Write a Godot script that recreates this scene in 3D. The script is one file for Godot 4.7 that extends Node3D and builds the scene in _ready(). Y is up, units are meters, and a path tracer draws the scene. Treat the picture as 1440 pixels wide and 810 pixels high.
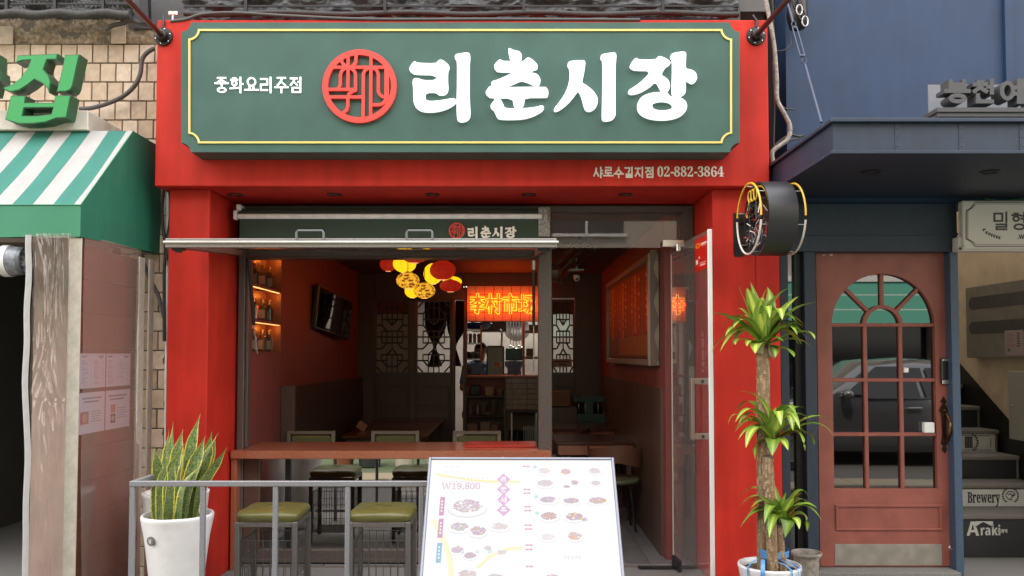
extends Node3D
# Units are metres, y up; the restaurant front faces +z (towards the street and the camera).

# ------------------------------------------------------------------ mesh builder
class G:
	var V := PackedVector3Array()
	var N := PackedVector3Array()
	var T := PackedVector2Array()
	var I := PackedInt32Array()

	func tri(a: Vector3, b: Vector3, c: Vector3) -> void:   # counter-clockwise seen from outside
		var n := (b - a).cross(c - a)
		if n.length_squared() < 1e-16:
			return
		tri_n(a, b, c, n.normalized(), n.normalized(), n.normalized())

	func tri_n(a: Vector3, b: Vector3, c: Vector3, na: Vector3, nb: Vector3, nc: Vector3, ta := Vector2.ZERO, tb := Vector2.ZERO, tc := Vector2.ZERO) -> void:
		var k := V.size()
		V.append(a); V.append(b); V.append(c)
		N.append(na); N.append(nb); N.append(nc)
		T.append(ta); T.append(tb); T.append(tc)
		I.append(k); I.append(k + 2); I.append(k + 1)

	func quad(a: Vector3, b: Vector3, c: Vector3, d: Vector3) -> void:   # uv: a (0,1), b (1,1), c (1,0), d (0,0)
		var n := (c - a).cross(d - b)
		if n.length_squared() < 1e-18:
			return
		n = n.normalized()
		var k := V.size()
		V.append(a); V.append(b); V.append(c); V.append(d)
		for i in 4: N.append(n)
		T.append(Vector2(0, 1)); T.append(Vector2(1, 1)); T.append(Vector2(1, 0)); T.append(Vector2(0, 0))
		for i in [0, 2, 1, 0, 3, 2]: I.append(k + i)

	# box of centre c and size s, edges chamfered by ch
	func box(c: Vector3, s: Vector3, ch := 0.0, B := Basis.IDENTITY) -> G:
		var h := s * 0.5
		ch = minf(ch, minf(h.x, minf(h.y, h.z)) * 0.9)
		var P := func(x: float, y: float, z: float) -> Vector3: return c + B * Vector3(x, y, z)
		var i := h - Vector3(ch, ch, ch)
		for sg: int in [-1, 1]:
			var s1 := float(sg)
			_q(P.call(s1 * h.x, -i.y, s1 * i.z), P.call(s1 * h.x, -i.y, -s1 * i.z), P.call(s1 * h.x, i.y, -s1 * i.z), P.call(s1 * h.x, i.y, s1 * i.z))
			_q(P.call(-i.x, s1 * h.y, s1 * i.z), P.call(i.x, s1 * h.y, s1 * i.z), P.call(i.x, s1 * h.y, -s1 * i.z), P.call(-i.x, s1 * h.y, -s1 * i.z))
			_q(P.call(-s1 * i.x, -i.y, s1 * h.z), P.call(s1 * i.x, -i.y, s1 * h.z), P.call(s1 * i.x, i.y, s1 * h.z), P.call(-s1 * i.x, i.y, s1 * h.z))
		if ch > 0.0:
			for a: int in [-1, 1]:
				for b: int in [-1, 1]:
					var fa := float(a)
					var fb := float(b)
					_qf(P.call(fa * h.x, fb * i.y, -i.z), P.call(fa * i.x, fb * h.y, -i.z), P.call(fa * i.x, fb * h.y, i.z), P.call(fa * h.x, fb * i.y, i.z), c)
					_qf(P.call(-i.x, fa * h.y, fb * i.z), P.call(-i.x, fa * i.y, fb * h.z), P.call(i.x, fa * i.y, fb * h.z), P.call(i.x, fa * h.y, fb * i.z), c)
					_qf(P.call(fb * i.x, -i.y, fa * h.z), P.call(fb * h.x, -i.y, fa * i.z), P.call(fb * h.x, i.y, fa * i.z), P.call(fb * i.x, i.y, fa * h.z), c)
					for e: int in [-1, 1]:
						var fe := float(e)
						var p1: Vector3 = P.call(fa * h.x, fb * i.y, fe * i.z)
						var p2: Vector3 = P.call(fa * i.x, fb * h.y, fe * i.z)
						var p3: Vector3 = P.call(fa * i.x, fb * i.y, fe * h.z)
						if (p2 - p1).cross(p3 - p1).dot(p1 - c) > 0.0: tri(p1, p2, p3)
						else: tri(p1, p3, p2)
		return self

	func _q(a: Vector3, b: Vector3, c: Vector3, d: Vector3) -> void:
		quad(a, b, c, d)

	func _qf(a: Vector3, b: Vector3, c: Vector3, d: Vector3, mid: Vector3) -> void:
		if (c - a).cross(d - b).dot(a + c - 2.0 * mid) > 0.0: quad(a, b, c, d)
		else: quad(d, c, b, a)

	# box between two corners
	func bb(a: Vector3, b: Vector3, ch := 0.0) -> G:
		return box((a + b) * 0.5, (b - a).abs(), ch)

	# rows of points -> smooth surface; outside on the right-hand side of row x column
	func sheet(rows: Array, close_row := false, flip := false) -> G:
		var nr := rows.size()
		var nc: int = rows[0].size()
		var k := V.size()
		for r in nr:
			for c in nc:
				var p: Vector3 = rows[r][c]
				var cu: Vector3 = rows[r][(c + 1) % nc if close_row else mini(c + 1, nc - 1)]
				var cd: Vector3 = rows[r][(c - 1 + nc) % nc if close_row else maxi(c - 1, 0)]
				var ru: Vector3 = rows[mini(r + 1, nr - 1)][c]
				var rd: Vector3 = rows[maxi(r - 1, 0)][c]
				var n := (cu - cd).cross(ru - rd)
				if n.length_squared() < 1e-18:   # a pole of the surface
					var m := Vector3.ZERO
					for q: Vector3 in rows[r]: m += q / float(nc)
					var away: Vector3 = m
					var other: Array = rows[r + 1] if r < nr - 1 and r == 0 else rows[maxi(r - 1, 0)]
					var m2 := Vector3.ZERO
					for q: Vector3 in other: m2 += q / float(nc)
					n = (away - m2) * (-1.0 if flip else 1.0)
				n = n.normalized() * (-1.0 if flip else 1.0)
				V.append(p); N.append(n)
				T.append(Vector2(float(c) / float(maxi(nc - 1, 1)), float(r) / float(maxi(nr - 1, 1))))
		for r in nr - 1:
			for c in (nc if close_row else nc - 1):
				var a := k + r * nc + c
				var b := k + r * nc + (c + 1) % nc
				var d := k + (r + 1) * nc + c
				var e := k + (r + 1) * nc + (c + 1) % nc
				if flip:
					for q in [a, b, e, a, e, d]: I.append(q)
				else:
					for q in [a, e, b, a, d, e]: I.append(q)
		return self

	func disc(c: Vector3, n: Vector3, r: float, seg := 16) -> G:
		var x := n.cross(Vector3.UP if absf(n.y) < 0.9 else Vector3.RIGHT).normalized()
		var y := n.cross(x).normalized()
		for i in seg:
			var a := TAU * i / seg
			var b := TAU * (i + 1) / seg
			tri(c, c + x * cos(a) * r + y * sin(a) * r, c + x * cos(b) * r + y * sin(b) * r)
		return self

	# tube along a path; r is one radius or one per point
	func tube(path: Array, r, seg := 8, caps := true) -> G:
		var rows := []
		var up := Vector3.UP
		var n := path.size()
		for i in n:
			var t: Vector3 = (path[mini(i + 1, n - 1)] - path[maxi(i - 1, 0)]).normalized()
			if i == 0 and absf(t.y) > 0.9: up = Vector3.RIGHT
			var x := up.cross(t)
			if x.length() < 1e-4: x = Vector3.FORWARD.cross(t)
			x = x.normalized()
			var y := t.cross(x)
			up = y
			var rr: float = r[i] if r is Array else r
			var row := []
			for s in seg:
				var a := TAU * s / seg
				row.append(path[i] + (x * cos(a) + y * sin(a)) * rr)
			rows.append(row)
		sheet(rows, true)
		if caps:
			var r0: float = r[0] if r is Array else r
			var r1: float = r[n - 1] if r is Array else r
			if r0 > 1e-4: _cap(rows[0], path[0], true)
			if r1 > 1e-4: _cap(rows[n - 1], path[n - 1], false)
		return self

	func _cap(row: Array, c: Vector3, first: bool) -> void:
		for s in row.size():
			if first: tri(c, row[(s + 1) % row.size()], row[s])
			else: tri(c, row[s], row[(s + 1) % row.size()])

	func bar(a: Vector3, b: Vector3, w: float, h := -1.0, ch := 0.0) -> G:   # square bar
		var z := (b - a).normalized()
		var x := Vector3.UP.cross(z) if absf(z.y) < 0.95 else Vector3.RIGHT
		x = x.normalized()
		var y := z.cross(x)
		return box((a + b) * 0.5, Vector3(w, h if h > 0.0 else w, a.distance_to(b)), ch, Basis(x, y, z))

	# profile of (radius, height) turned about the y axis through c
	func lathe(prof: Array, c: Vector3, seg := 24, B := Basis.IDENTITY) -> G:
		var rows := []
		for p: Vector2 in prof:
			var row := []
			for s in seg:
				var a := TAU * s / seg
				row.append(c + B * Vector3(cos(a) * p.x, p.y, -sin(a) * p.x))
			rows.append(row)
		return sheet(rows, true)

	# lathe with hard edges: every segment is a surface of its own
	func turned(prof: Array, c: Vector3, seg := 24, B := Basis.IDENTITY) -> G:
		for i in prof.size() - 1:
			lathe([prof[i], prof[i + 1]], c, seg, B)
		return self

	func ball(c: Vector3, r: Vector3, seg := 12, ring := 8) -> G:
		var rows := []
		for i in ring + 1:
			var t := PI * i / ring
			var row := []
			for s in seg:
				var a := TAU * s / seg
				row.append(c + Vector3(sin(t) * cos(a) * r.x, -cos(t) * r.y, -sin(t) * sin(a) * r.z))
			rows.append(row)
		return sheet(rows, true)

	# flat shape with thickness: polys in the plane of B.x and B.y at o, from z0 (back) to z1 (front); holes are clockwise
	func prism(polys: Array, o: Vector3, z0: float, z1: float, B := Basis.IDENTITY, back := true) -> G:
		var outer := []
		var holes := []
		for p: PackedVector2Array in polys:
			if p.size() < 3: continue
			if Geometry2D.is_polygon_clockwise(p): holes.append(p)
			else: outer.append(p)
		for p: PackedVector2Array in polys:
			var n := p.size()
			for i in n:
				var a := p[i]
				var b := p[(i + 1) % n]
				quad(_at(a, z0, o, B), _at(b, z0, o, B), _at(b, z1, o, B), _at(a, z1, o, B))
		for p: PackedVector2Array in outer:
			var q: PackedVector2Array = p.duplicate()
			for h: PackedVector2Array in holes:
				if Geometry2D.is_point_in_polygon(h[0], p):
					q = _bridge(q, h)
			var t := Geometry2D.triangulate_polygon(q)
			var tries := 0
			while t.is_empty() and tries < 6:   # nudge the corners apart until the cut holds
				tries += 1
				for i in q.size(): q[i] += Vector2(sin(i * 12.9 + tries), cos(i * 78.2 + tries)) * 3e-5 * tries
				t = Geometry2D.triangulate_polygon(q)
			if t.is_empty(): print("no face for a shape of ", q.size(), " corners")
			for i in range(0, t.size(), 3):
				var a := q[t[i]]
				var b := q[t[i + 1]]
				var c := q[t[i + 2]]
				if (b - a).cross(c - a) < 0.0:
					var w := b
					b = c
					c = w
				tri(_at(a, z1, o, B), _at(b, z1, o, B), _at(c, z1, o, B))
				if back: tri(_at(a, z0, o, B), _at(c, z0, o, B), _at(b, z0, o, B))
		return self

	func _at(p: Vector2, z: float, o: Vector3, B: Basis) -> Vector3:
		return o + B * Vector3(p.x, p.y, z)

	func _bridge(p: PackedVector2Array, h: PackedVector2Array) -> PackedVector2Array:
		var best := INF
		var bi := 0
		var bj := 0
		for i in p.size():
			for j in h.size():
				var d := p[i].distance_squared_to(h[j])
				if d < best and _free(p[i], h[j], p) and _free(p[i], h[j], h):
					best = d
					bi = i
					bj = j
		var q := PackedVector2Array()
		for i in bi + 1: q.append(p[i])
		for j in h.size(): q.append(h[(bj + j) % h.size()])
		var away := (h[bj] - p[bi]).orthogonal().normalized() * 1e-5
		q.append(h[bj] + away)
		q.append(p[bi] + away)
		for i in range(bi + 1, p.size()): q.append(p[i])
		return q

	func _free(a: Vector2, b: Vector2, p: PackedVector2Array) -> bool:   # the cut a-b crosses no edge of p
		for i in p.size():
			var c := p[i]
			var e := p[(i + 1) % p.size()]
			if minf(minf(a.distance_squared_to(c), a.distance_squared_to(e)), minf(b.distance_squared_to(c), b.distance_squared_to(e))) < 1e-8: continue
			if Geometry2D.segment_intersects_segment(a, b, c, e) != null: return false
		return true

	func lowest() -> Vector3:
		if V.is_empty(): return Vector3.ZERO
		var lo := V[0]
		var hi := V[0]
		for v in V:
			lo = lo.min(v)
			hi = hi.max(v)
		return Vector3((lo.x + hi.x) * 0.5, lo.y, (lo.z + hi.z) * 0.5)

	func mesh(origin: Vector3) -> ArrayMesh:
		var m := ArrayMesh.new()
		var v := V.duplicate()
		for i in v.size(): v[i] -= origin
		var a := []
		a.resize(Mesh.ARRAY_MAX)
		a[Mesh.ARRAY_VERTEX] = v
		a[Mesh.ARRAY_NORMAL] = N
		a[Mesh.ARRAY_TEX_UV] = T
		a[Mesh.ARRAY_INDEX] = I
		m.add_surface_from_arrays(Mesh.PRIMITIVE_TRIANGLES, a)
		return m

# ------------------------------------------------------------------ flat print: a picture that shapes are drawn on (posters, screens, labels)
class Pic:
	var im: Image
	var w: int
	var h: int
	func _init(ww: int, hh: int, c: Color) -> void:
		w = ww
		h = hh
		im = Image.create(w, h, false, Image.FORMAT_RGB8)
		im.fill(c)
	func rect(x: float, y: float, ww: float, hh: float, c: Color) -> void:
		im.fill_rect(Rect2i(roundi(x), roundi(y), maxi(1, roundi(ww)), maxi(1, roundi(hh))), c)
	func poly(p: PackedVector2Array, c: Color) -> void:
		fill([p], c)
	func fill(ps: Array, c: Color) -> void:   # even-odd
		var lo := INF
		var hi := -INF
		for p: PackedVector2Array in ps:
			for q in p:
				lo = minf(lo, q.y)
				hi = maxf(hi, q.y)
		for y in range(maxi(0, floori(lo)), mini(h, ceili(hi) + 1)):
			var xs: Array[float] = []
			var yy := y + 0.5
			for p: PackedVector2Array in ps:
				for i in p.size():
					var a := p[i]
					var b := p[(i + 1) % p.size()]
					if (a.y <= yy) != (b.y <= yy):
						xs.append(a.x + (yy - a.y) / (b.y - a.y) * (b.x - a.x))
			xs.sort()
			for i in range(0, xs.size() - 1, 2):
				var x0 := roundi(xs[i])
				var x1 := roundi(xs[i + 1])
				if x1 > x0: im.fill_rect(Rect2i(x0, y, x1 - x0, 1), c)
	func oval(x: float, y: float, rx: float, ry: float, c: Color) -> void:
		var p := PackedVector2Array()
		for i in 28: p.append(Vector2(x + cos(TAU * i / 28) * rx, y + sin(TAU * i / 28) * ry))
		fill([p], c)
	func texture() -> ImageTexture:
		return ImageTexture.create_from_image(im)

# ------------------------------------------------------------------ Korean lettering from strokes
const INITIALS := "GgNDdRMBbSsOJjCKTPH"
var jamo := {}

func make_jamo() -> void:
	var ring := PackedVector2Array()
	for i in 25: ring.append(Vector2(0.5 + 0.5 * cos(TAU * i / 24.0), 0.5 + 0.5 * sin(TAU * i / 24.0)))
	var small := PackedVector2Array()
	for i in 25: small.append(Vector2(0.5 + 0.36 * cos(TAU * i / 24.0), 0.7 + 0.3 * sin(TAU * i / 24.0)))
	jamo = {
		"G": [pl([0, 0, 1, 0, 0.97, 0.45, 0.75, 1])], "N": [pl([0, 0, 0, 1, 1, 1])], "D": [pl([1, 0, 0, 0, 0, 1, 1, 1])],
		"R": [pl([0, 0, 1, 0, 1, 0.5, 0, 0.5, 0, 1, 1, 1])], "M": [pl([0, 0, 1, 0, 1, 1, 0, 1, 0, 0])],
		"B": [pl([0, 0, 0, 1, 1, 1, 1, 0]), pl([0, 0.5, 1, 0.5])], "S": [pl([0.5, 0, 0.44, 0.4, 0, 1]), pl([0.46, 0.38, 1, 1])],
		"O": [ring], "J": [pl([0, 0, 1, 0]), pl([0.6, 0, 0.42, 0.5, 0, 1]), pl([0.44, 0.48, 1, 1])],
		"C": [pl([0.35, 0, 0.65, 0]), pl([0, 0.26, 1, 0.26]), pl([0.55, 0.26, 0.42, 0.6, 0, 1]), pl([0.46, 0.58, 1, 1])],
		"K": [pl([0, 0, 1, 0, 0.97, 0.45, 0.75, 1]), pl([0, 0.45, 0.95, 0.45])], "T": [pl([1, 0, 0, 0, 0, 1, 1, 1]), pl([0, 0.5, 0.95, 0.5])],
		"P": [pl([0, 0, 1, 0]), pl([0, 1, 1, 1]), pl([0.3, 0, 0.3, 1]), pl([0.7, 0, 0.7, 1])], "H": [pl([0.3, 0, 0.7, 0]), pl([0, 0.22, 1, 0.22]), small],
	}

func pl(a: Array) -> PackedVector2Array:
	var p := PackedVector2Array()
	for i in range(0, a.size(), 2): p.append(Vector2(a[i], a[i + 1]))
	return p

func put_jamo(out: Array, c: String, r: Rect2) -> void:
	var key := c.to_upper()
	for s: PackedVector2Array in jamo[key]:
		var q := PackedVector2Array()
		for v in s: q.append(r.position + v * r.size)
		out.append(q)

func syllable(code: int) -> Array:   # strokes in a unit square, y down
	var out := []
	var k := code - 0xAC00
	var cho := INITIALS[k / 588]
	var v := (k % 588) / 28
	var jong := k % 28
	var last: String = {1: "G", 4: "N", 7: "D", 8: "R", 16: "M", 17: "B", 19: "S", 21: "O", 22: "J"}.get(jong, "")
	var h := 0.56 if jong else 0.96
	var upright := v in [0, 1, 2, 3, 4, 5, 6, 7, 20]
	var mixed := v in [9, 10, 11, 14, 15, 16, 19]
	if upright:
		put_jamo(out, cho, Rect2(0.06, 0.1 * h, 0.5, h * 0.78))
		var x := 0.82
		out.append(pl([x, 0.0, x, h if jong else 1.0]))
		if v in [1, 5, 7]: out.append(pl([0.95, 0.0, 0.95, h if jong else 1.0]))
		var ys := [0.5 * h] if v in [0, 1, 4, 5] else ([0.34 * h, 0.64 * h] if v in [2, 6, 3, 7] else [])
		for y: float in ys:
			out.append(pl([x, y, x + 0.17, y]) if v in [0, 1, 2, 3] else pl([x - 0.17, y, x, y]))
	elif mixed:
		put_jamo(out, cho, Rect2(0.08, 0.04, 0.48, h * 0.5))
		out.append(pl([0.02, 0.76 * h, 0.66, 0.72 * h]))
		out.append(pl([0.32, 0.6 * h, 0.32, 0.74 * h]) if v in [9, 10, 11] else pl([0.34, 0.74 * h, 0.34, 0.95 * h]))
		out.append(pl([0.8, 0.0, 0.8, h if jong else 1.0]))
		if v == 9: out.append(pl([0.8, 0.45 * h, 0.97, 0.45 * h]))
		if v == 14: out.append(pl([0.64, 0.5 * h, 0.8, 0.5 * h]))
	else:
		var up := v in [8, 12]
		put_jamo(out, cho, Rect2(0.2, 0.02, 0.6, h * (0.56 if up else 0.52)))
		var y := h * (0.86 if up else 0.68)
		out.append(pl([0.0, y, 1.0, y]))
		if v == 8: out.append(pl([0.5, h * 0.6, 0.5, y]))
		if v == 12:
			out.append(pl([0.35, h * 0.58, 0.35, y])); out.append(pl([0.65, h * 0.58, 0.65, y]))
		if v == 13: out.append(pl([0.5, y, 0.5, h * 0.98 if jong else 1.0]))
		if v == 17:
			out.append(pl([0.35, y, 0.35, 1.0])); out.append(pl([0.65, y, 0.65, 1.0]))
	if last:
		put_jamo(out, last, Rect2(0.2, 0.69, 0.62, 0.29))
	return out

# strokes (y down) -> outlines, scaled to sx, sy, moved to at; y up unless down
func outlines(strokes: Array, sx: float, sy: float, at: Vector2, wide: float, down := false) -> Array:
	var bars := []   # every straight piece of every stroke
	for s: PackedVector2Array in strokes:
		var q := PackedVector2Array()
		for v in s: q.append(at + Vector2(v.x * sx, v.y * sy * (1.0 if down else -1.0)))
		for i in q.size() - 1:
			bars.append_array(Geometry2D.offset_polyline(PackedVector2Array([q[i], q[i + 1]]), wide * 0.5, Geometry2D.JOIN_MITER, Geometry2D.END_ROUND if q.size() > 8 else Geometry2D.END_SQUARE))
	var fat := []
	for p: PackedVector2Array in bars: fat.append_array(Geometry2D.offset_polygon(p, wide * 0.01))
	var outer := []
	for p: PackedVector2Array in bars:
		var cur := p
		var rest := []
		for q: PackedVector2Array in outer:
			var outs := []
			for piece: PackedVector2Array in Geometry2D.merge_polygons(cur, q):
				if not Geometry2D.is_polygon_clockwise(piece): outs.append(piece)
			if outs.size() == 1: cur = outs[0]
			else: rest.append(q)
		rest.append(cur)
		outer = rest
	var all := outer.duplicate()
	for o: PackedVector2Array in outer:   # what no bar covers inside an outline is a hole
		var left := [o]
		var todo := fat.duplicate()
		var going := true
		while going:
			going = false
			var later := []
			for p: PackedVector2Array in todo:
				var next := []
				var inside := false
				for h: PackedVector2Array in left:
					for q: PackedVector2Array in Geometry2D.clip_polygons(h, p):
						if Geometry2D.is_polygon_clockwise(q): inside = true
						else: next.append(q)
				if inside: later.append(p)
				else:
					left = next
					going = true
			going = going and not later.is_empty()
			todo = later
		for h: PackedVector2Array in left:
			if absf(area(h)) > wide * wide * 0.12:
				h.reverse()
				all.append(h)
	var tidy := []
	for p: PackedVector2Array in all:
		var q := PackedVector2Array()
		for v in p:
			if q.is_empty() or q[-1].distance_to(v) > wide * 0.06: q.append(v)
		while q.size() > 3 and q[-1].distance_to(q[0]) <= wide * 0.06: q.remove_at(q.size() - 1)
		if q.size() > 2: tidy.append(q)
	return tidy

# one outline list per letter of a line of Korean
func hangul(text: String, at: Vector2, size: Vector2, step: float, wide: float, down := false) -> Array:
	var letters := []
	var x := at.x
	for ch in text:
		if ch != " ":
			letters.append(outlines(syllable(ch.unicode_at(0)), size.x, size.y, Vector2(x, at.y), wide, down))
		x += step if ch != " " else step * 0.5
	return letters

# ------------------------------------------------------------------ naming things
var where := {}
var taken := {}

func numbered(called: String) -> String:
	var n: int = taken.get(called, 0)
	taken[called] = n + 1
	return called if n == 0 else "%s_%03d" % [called, n]

func tag(o: Node, label: String, category: String, group := "") -> Node:
	o.set_meta("label", label)
	o.set_meta("category", category)
	if group: o.set_meta("group", group)
	return o

func thing(called: String, label: String, category: String, at: Vector3, group := "") -> Node3D:
	var o := Node3D.new()
	o.name = numbered(called)
	add_child(o, true)
	o.position = at
	where[o] = at
	tag(o, label, category, group)
	return o

func obj(called: String, g: G, m: Material, parent: Node3D = self, label := "") -> MeshInstance3D:
	var o := MeshInstance3D.new()
	var at := g.lowest()
	o.mesh = g.mesh(at)
	o.material_override = m
	o.name = numbered(called) if parent == self else called
	parent.add_child(o, true)
	o.position = at - where.get(parent, Vector3.ZERO)
	where[o] = at
	if label: o.set_meta("label", label)
	return o

func inst(called: String, mesh: Mesh, m: Material, at: Vector3, parent: Node3D = self, B := Basis.IDENTITY) -> MeshInstance3D:
	var o := MeshInstance3D.new()
	o.mesh = mesh
	o.material_override = m
	o.name = numbered(called) if parent == self else called
	parent.add_child(o, true)
	o.transform = Transform3D(B, at - where.get(parent, Vector3.ZERO))
	where[o] = at
	return o

func single(called: String, g: G, m: Material, label: String, category: String, group := "") -> MeshInstance3D:
	var o := obj(called, g, m)
	tag(o, label, category, group)
	return o

func struct(called: String, g: G, m: Material) -> MeshInstance3D:
	var o := obj(called, g, m)
	o.set_meta("kind", "structure")
	return o

# a copy of a thing, moved so that its base stands at the given place
func dup(o: Node3D, at: Vector3, label: String, turn := 0.0) -> Node3D:
	var c: Node3D = o.duplicate()
	var base: String = o.name
	c.name = numbered(base)
	add_child(c, true)
	c.position = at
	c.rotation.y = turn
	where[c] = at
	if label: c.set_meta("label", label)
	return c

# ------------------------------------------------------------------ surveying: a sight line from the tripod meets the upright plane d metres in front
const F := 1150.0
const EYE := 1.55
const TILT := 0.038
const ROW := 456.3
func P(px: float, py: float, d: float) -> Vector3:
	var t := atan(TILT)
	var u := (px - 720.0) / F
	var v := (ROW - py) / F
	var k := d / (cos(t) - v * sin(t))
	return Vector3(u * k, EYE + (sin(t) + v * cos(t)) * k, -d)
func X(px: float, d: float, py := 400.0) -> float: return P(px, py, d).x
func Y(py: float, d: float) -> float: return P(720, py, d).y

# ------------------------------------------------------------------ materials
var M := {}
var noise_tex := {}

func lin(r: float, g: float, b: float) -> Color: return Color(r, g, b).linear_to_srgb()

func noise(key: String, freq: float, lo: float, hi: float, kind := FastNoiseLite.TYPE_SIMPLEX_SMOOTH, oct := 4, size := 256, normal := false, stretch := 1.0) -> Texture2D:
	if noise_tex.has(key): return noise_tex[key]
	var n := FastNoiseLite.new()
	n.noise_type = kind
	n.frequency = freq
	n.fractal_octaves = oct
	n.seed = key.hash() % 10000
	var t := NoiseTexture2D.new()
	t.noise = n
	t.width = size
	t.height = size
	t.seamless = true
	t.generate_mipmaps = false
	if normal:
		t.as_normal_map = true
		t.bump_strength = hi
	else:
		var gr := Gradient.new()
		gr.set_color(0, Color(lo, lo, lo))
		gr.set_color(1, Color(hi, hi, hi))
		t.color_ramp = gr
	noise_tex[key] = t
	return t

# paint and other plain surfaces: colour, roughness, mottling (texture over metres), relief in cm
func mat(key: String, c: Color, rough := 0.6, metal := 0.0, mottle := "", scale := 1.0, relief := 0.0) -> StandardMaterial3D:
	if M.has(key): return M[key]
	var m := StandardMaterial3D.new()
	m.resource_name = key
	m.albedo_color = c
	m.roughness = rough
	m.metallic = metal
	if mottle:
		m.albedo_texture = noise_tex[mottle]
		m.uv1_triplanar = true
		m.uv1_world_triplanar = true
		m.uv1_scale = Vector3.ONE * scale
		if relief != 0.0:
			m.heightmap_enabled = true
			m.heightmap_texture = noise_tex[mottle]
			m.heightmap_scale = relief
	M[key] = m
	return m

# rain streaks and dust over a paint, a second and coarser pattern
func weather(m: StandardMaterial3D, across: float, down: float) -> void:
	m.detail_enabled = true
	m.detail_blend_mode = BaseMaterial3D.BLEND_MODE_MUL
	m.detail_albedo = noise_tex["streak"]
	m.detail_uv_layer = BaseMaterial3D.DETAIL_UV_2
	m.uv2_triplanar = true
	m.uv2_world_triplanar = true
	m.uv2_scale = Vector3(across, down, across)

func glow(key: String, c: Color, e: float, albedo := Color(0.8, 0.8, 0.8)) -> StandardMaterial3D:
	if M.has(key): return M[key]
	var m := mat(key, albedo, 0.5)
	m.emission_enabled = true
	m.emission = c
	m.emission_energy_multiplier = e
	return m

func pane(key: String, tint: Color, alpha: float, rough := 0.0) -> StandardMaterial3D:
	if M.has(key): return M[key]
	var m := StandardMaterial3D.new()
	m.resource_name = key
	m.transparency = BaseMaterial3D.TRANSPARENCY_ALPHA
	m.albedo_color = Color(tint.r, tint.g, tint.b, alpha)
	m.roughness = rough
	m.metallic_specular = 0.5
	M[key] = m
	return m

func printed(key: String, t: Texture2D, rough := 0.6, e := 0.0) -> StandardMaterial3D:
	var m := StandardMaterial3D.new()
	m.resource_name = key
	m.roughness = rough
	m.albedo_texture = t
	m.texture_repeat = false
	if e > 0.0:
		m.albedo_color = Color(0.3, 0.3, 0.3)
		m.emission_enabled = true
		m.emission_texture = t
		m.emission = Color.BLACK
		m.emission_operator = BaseMaterial3D.EMISSION_OP_ADD
		m.emission_energy_multiplier = e
	return m

func make_materials() -> void:
	noise("fine", 0.08, 0.82, 1.0)
	noise("soft", 0.012, 0.86, 1.0)
	noise("dirty", 0.02, 0.55, 1.0, FastNoiseLite.TYPE_SIMPLEX_SMOOTH, 5)
	noise("grit", 0.25, 0.55, 1.0, FastNoiseLite.TYPE_SIMPLEX_SMOOTH, 3)
	noise("blotch", 0.03, 0.35, 1.0, FastNoiseLite.TYPE_CELLULAR, 4)
	mat("red", lin(0.56, 0.030, 0.018), 0.55, 0, "soft", 0.7).metallic_specular = 0.3
	mat("red_wall", lin(0.21, 0.052, 0.045), 0.5, 0, "soft", 0.7)
	mat("sign_green", lin(0.031, 0.094, 0.073), 0.5, 0, "soft", 0.9)
	mat("gold", lin(0.72, 0.55, 0.17), 0.35, 0.3)
	mat("sign_red", lin(0.62, 0.045, 0.03), 0.45)
	mat("lettering", lin(0.8, 0.76, 0.68), 0.5)
	glow("lit_white", Color(1, 1, 1), 0.6)
	mat("bronze", lin(0.115, 0.088, 0.075), 0.45, 0.2, "fine", 2.0)
	mat("alu", lin(0.50, 0.48, 0.46), 0.28, 0.9, "fine", 3.0)
	mat("steel_grey", lin(0.27, 0.27, 0.285), 0.42, 0.3, "fine", 4.0)
	mat("wood_counter", lin(0.36, 0.115, 0.058), 0.35, 0, "fine", 2.0)
	mat("dark_wood", lin(0.105, 0.060, 0.044), 0.4, 0, "fine", 2.0)
	mat("black_metal", lin(0.02, 0.018, 0.018), 0.4, 0.4)
	mat("navy_wall", lin(0.006, 0.031, 0.088), 0.6, 0, "soft", 0.8)
	mat("navy_frame", lin(0.024, 0.037, 0.062), 0.5, 0, "fine", 1.5)
	mat("canopy_paint", lin(0.023, 0.038, 0.068), 0.5, 0.0, "soft", 1.3)
	mat("door_paint", lin(0.28, 0.080, 0.058), 0.45, 0, "soft", 1.5)
	mat("white_paint", lin(0.72, 0.71, 0.69), 0.45)
	mat("concrete", lin(0.30, 0.285, 0.26), 0.9, 0, "grit", 2.0, 0.15)
	mat("asphalt", lin(0.15, 0.148, 0.145), 0.9, 0, "grit", 3.0, 0.3)
	mat("mortar", lin(0.46, 0.34, 0.22), 0.95, 0, "dirty", 4.0, 1.2)
	mat("grout", lin(0.27, 0.21, 0.155), 0.95, 0, "grit", 6.0)
	noise("streak", 0.011, 0.93, 1.02, FastNoiseLite.TYPE_SIMPLEX_SMOOTH, 5)
	for k: Array in [["red", 3.0, 0.35], ["navy_wall", 3.0, 0.4], ["canopy_paint", 4.0, 0.5], ["white_paint", 4.0, 0.8], ["navy_frame", 4.0, 0.6]]:
		weather(M[k[0]], k[1], k[2])
	pane("glass", Color(0.9, 0.95, 0.93), 0.03)
	pane("vinyl", Color(0.9, 0.88, 0.85), 0.12, 0.06)
	var g := mat("tinted_glass", lin(0.14, 0.14, 0.14), 0.015, 1.0)
	g.metallic_specular = 0.5
	mat("mirror_glass", lin(0.36, 0.35, 0.33), 0.01, 1.0)

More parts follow.
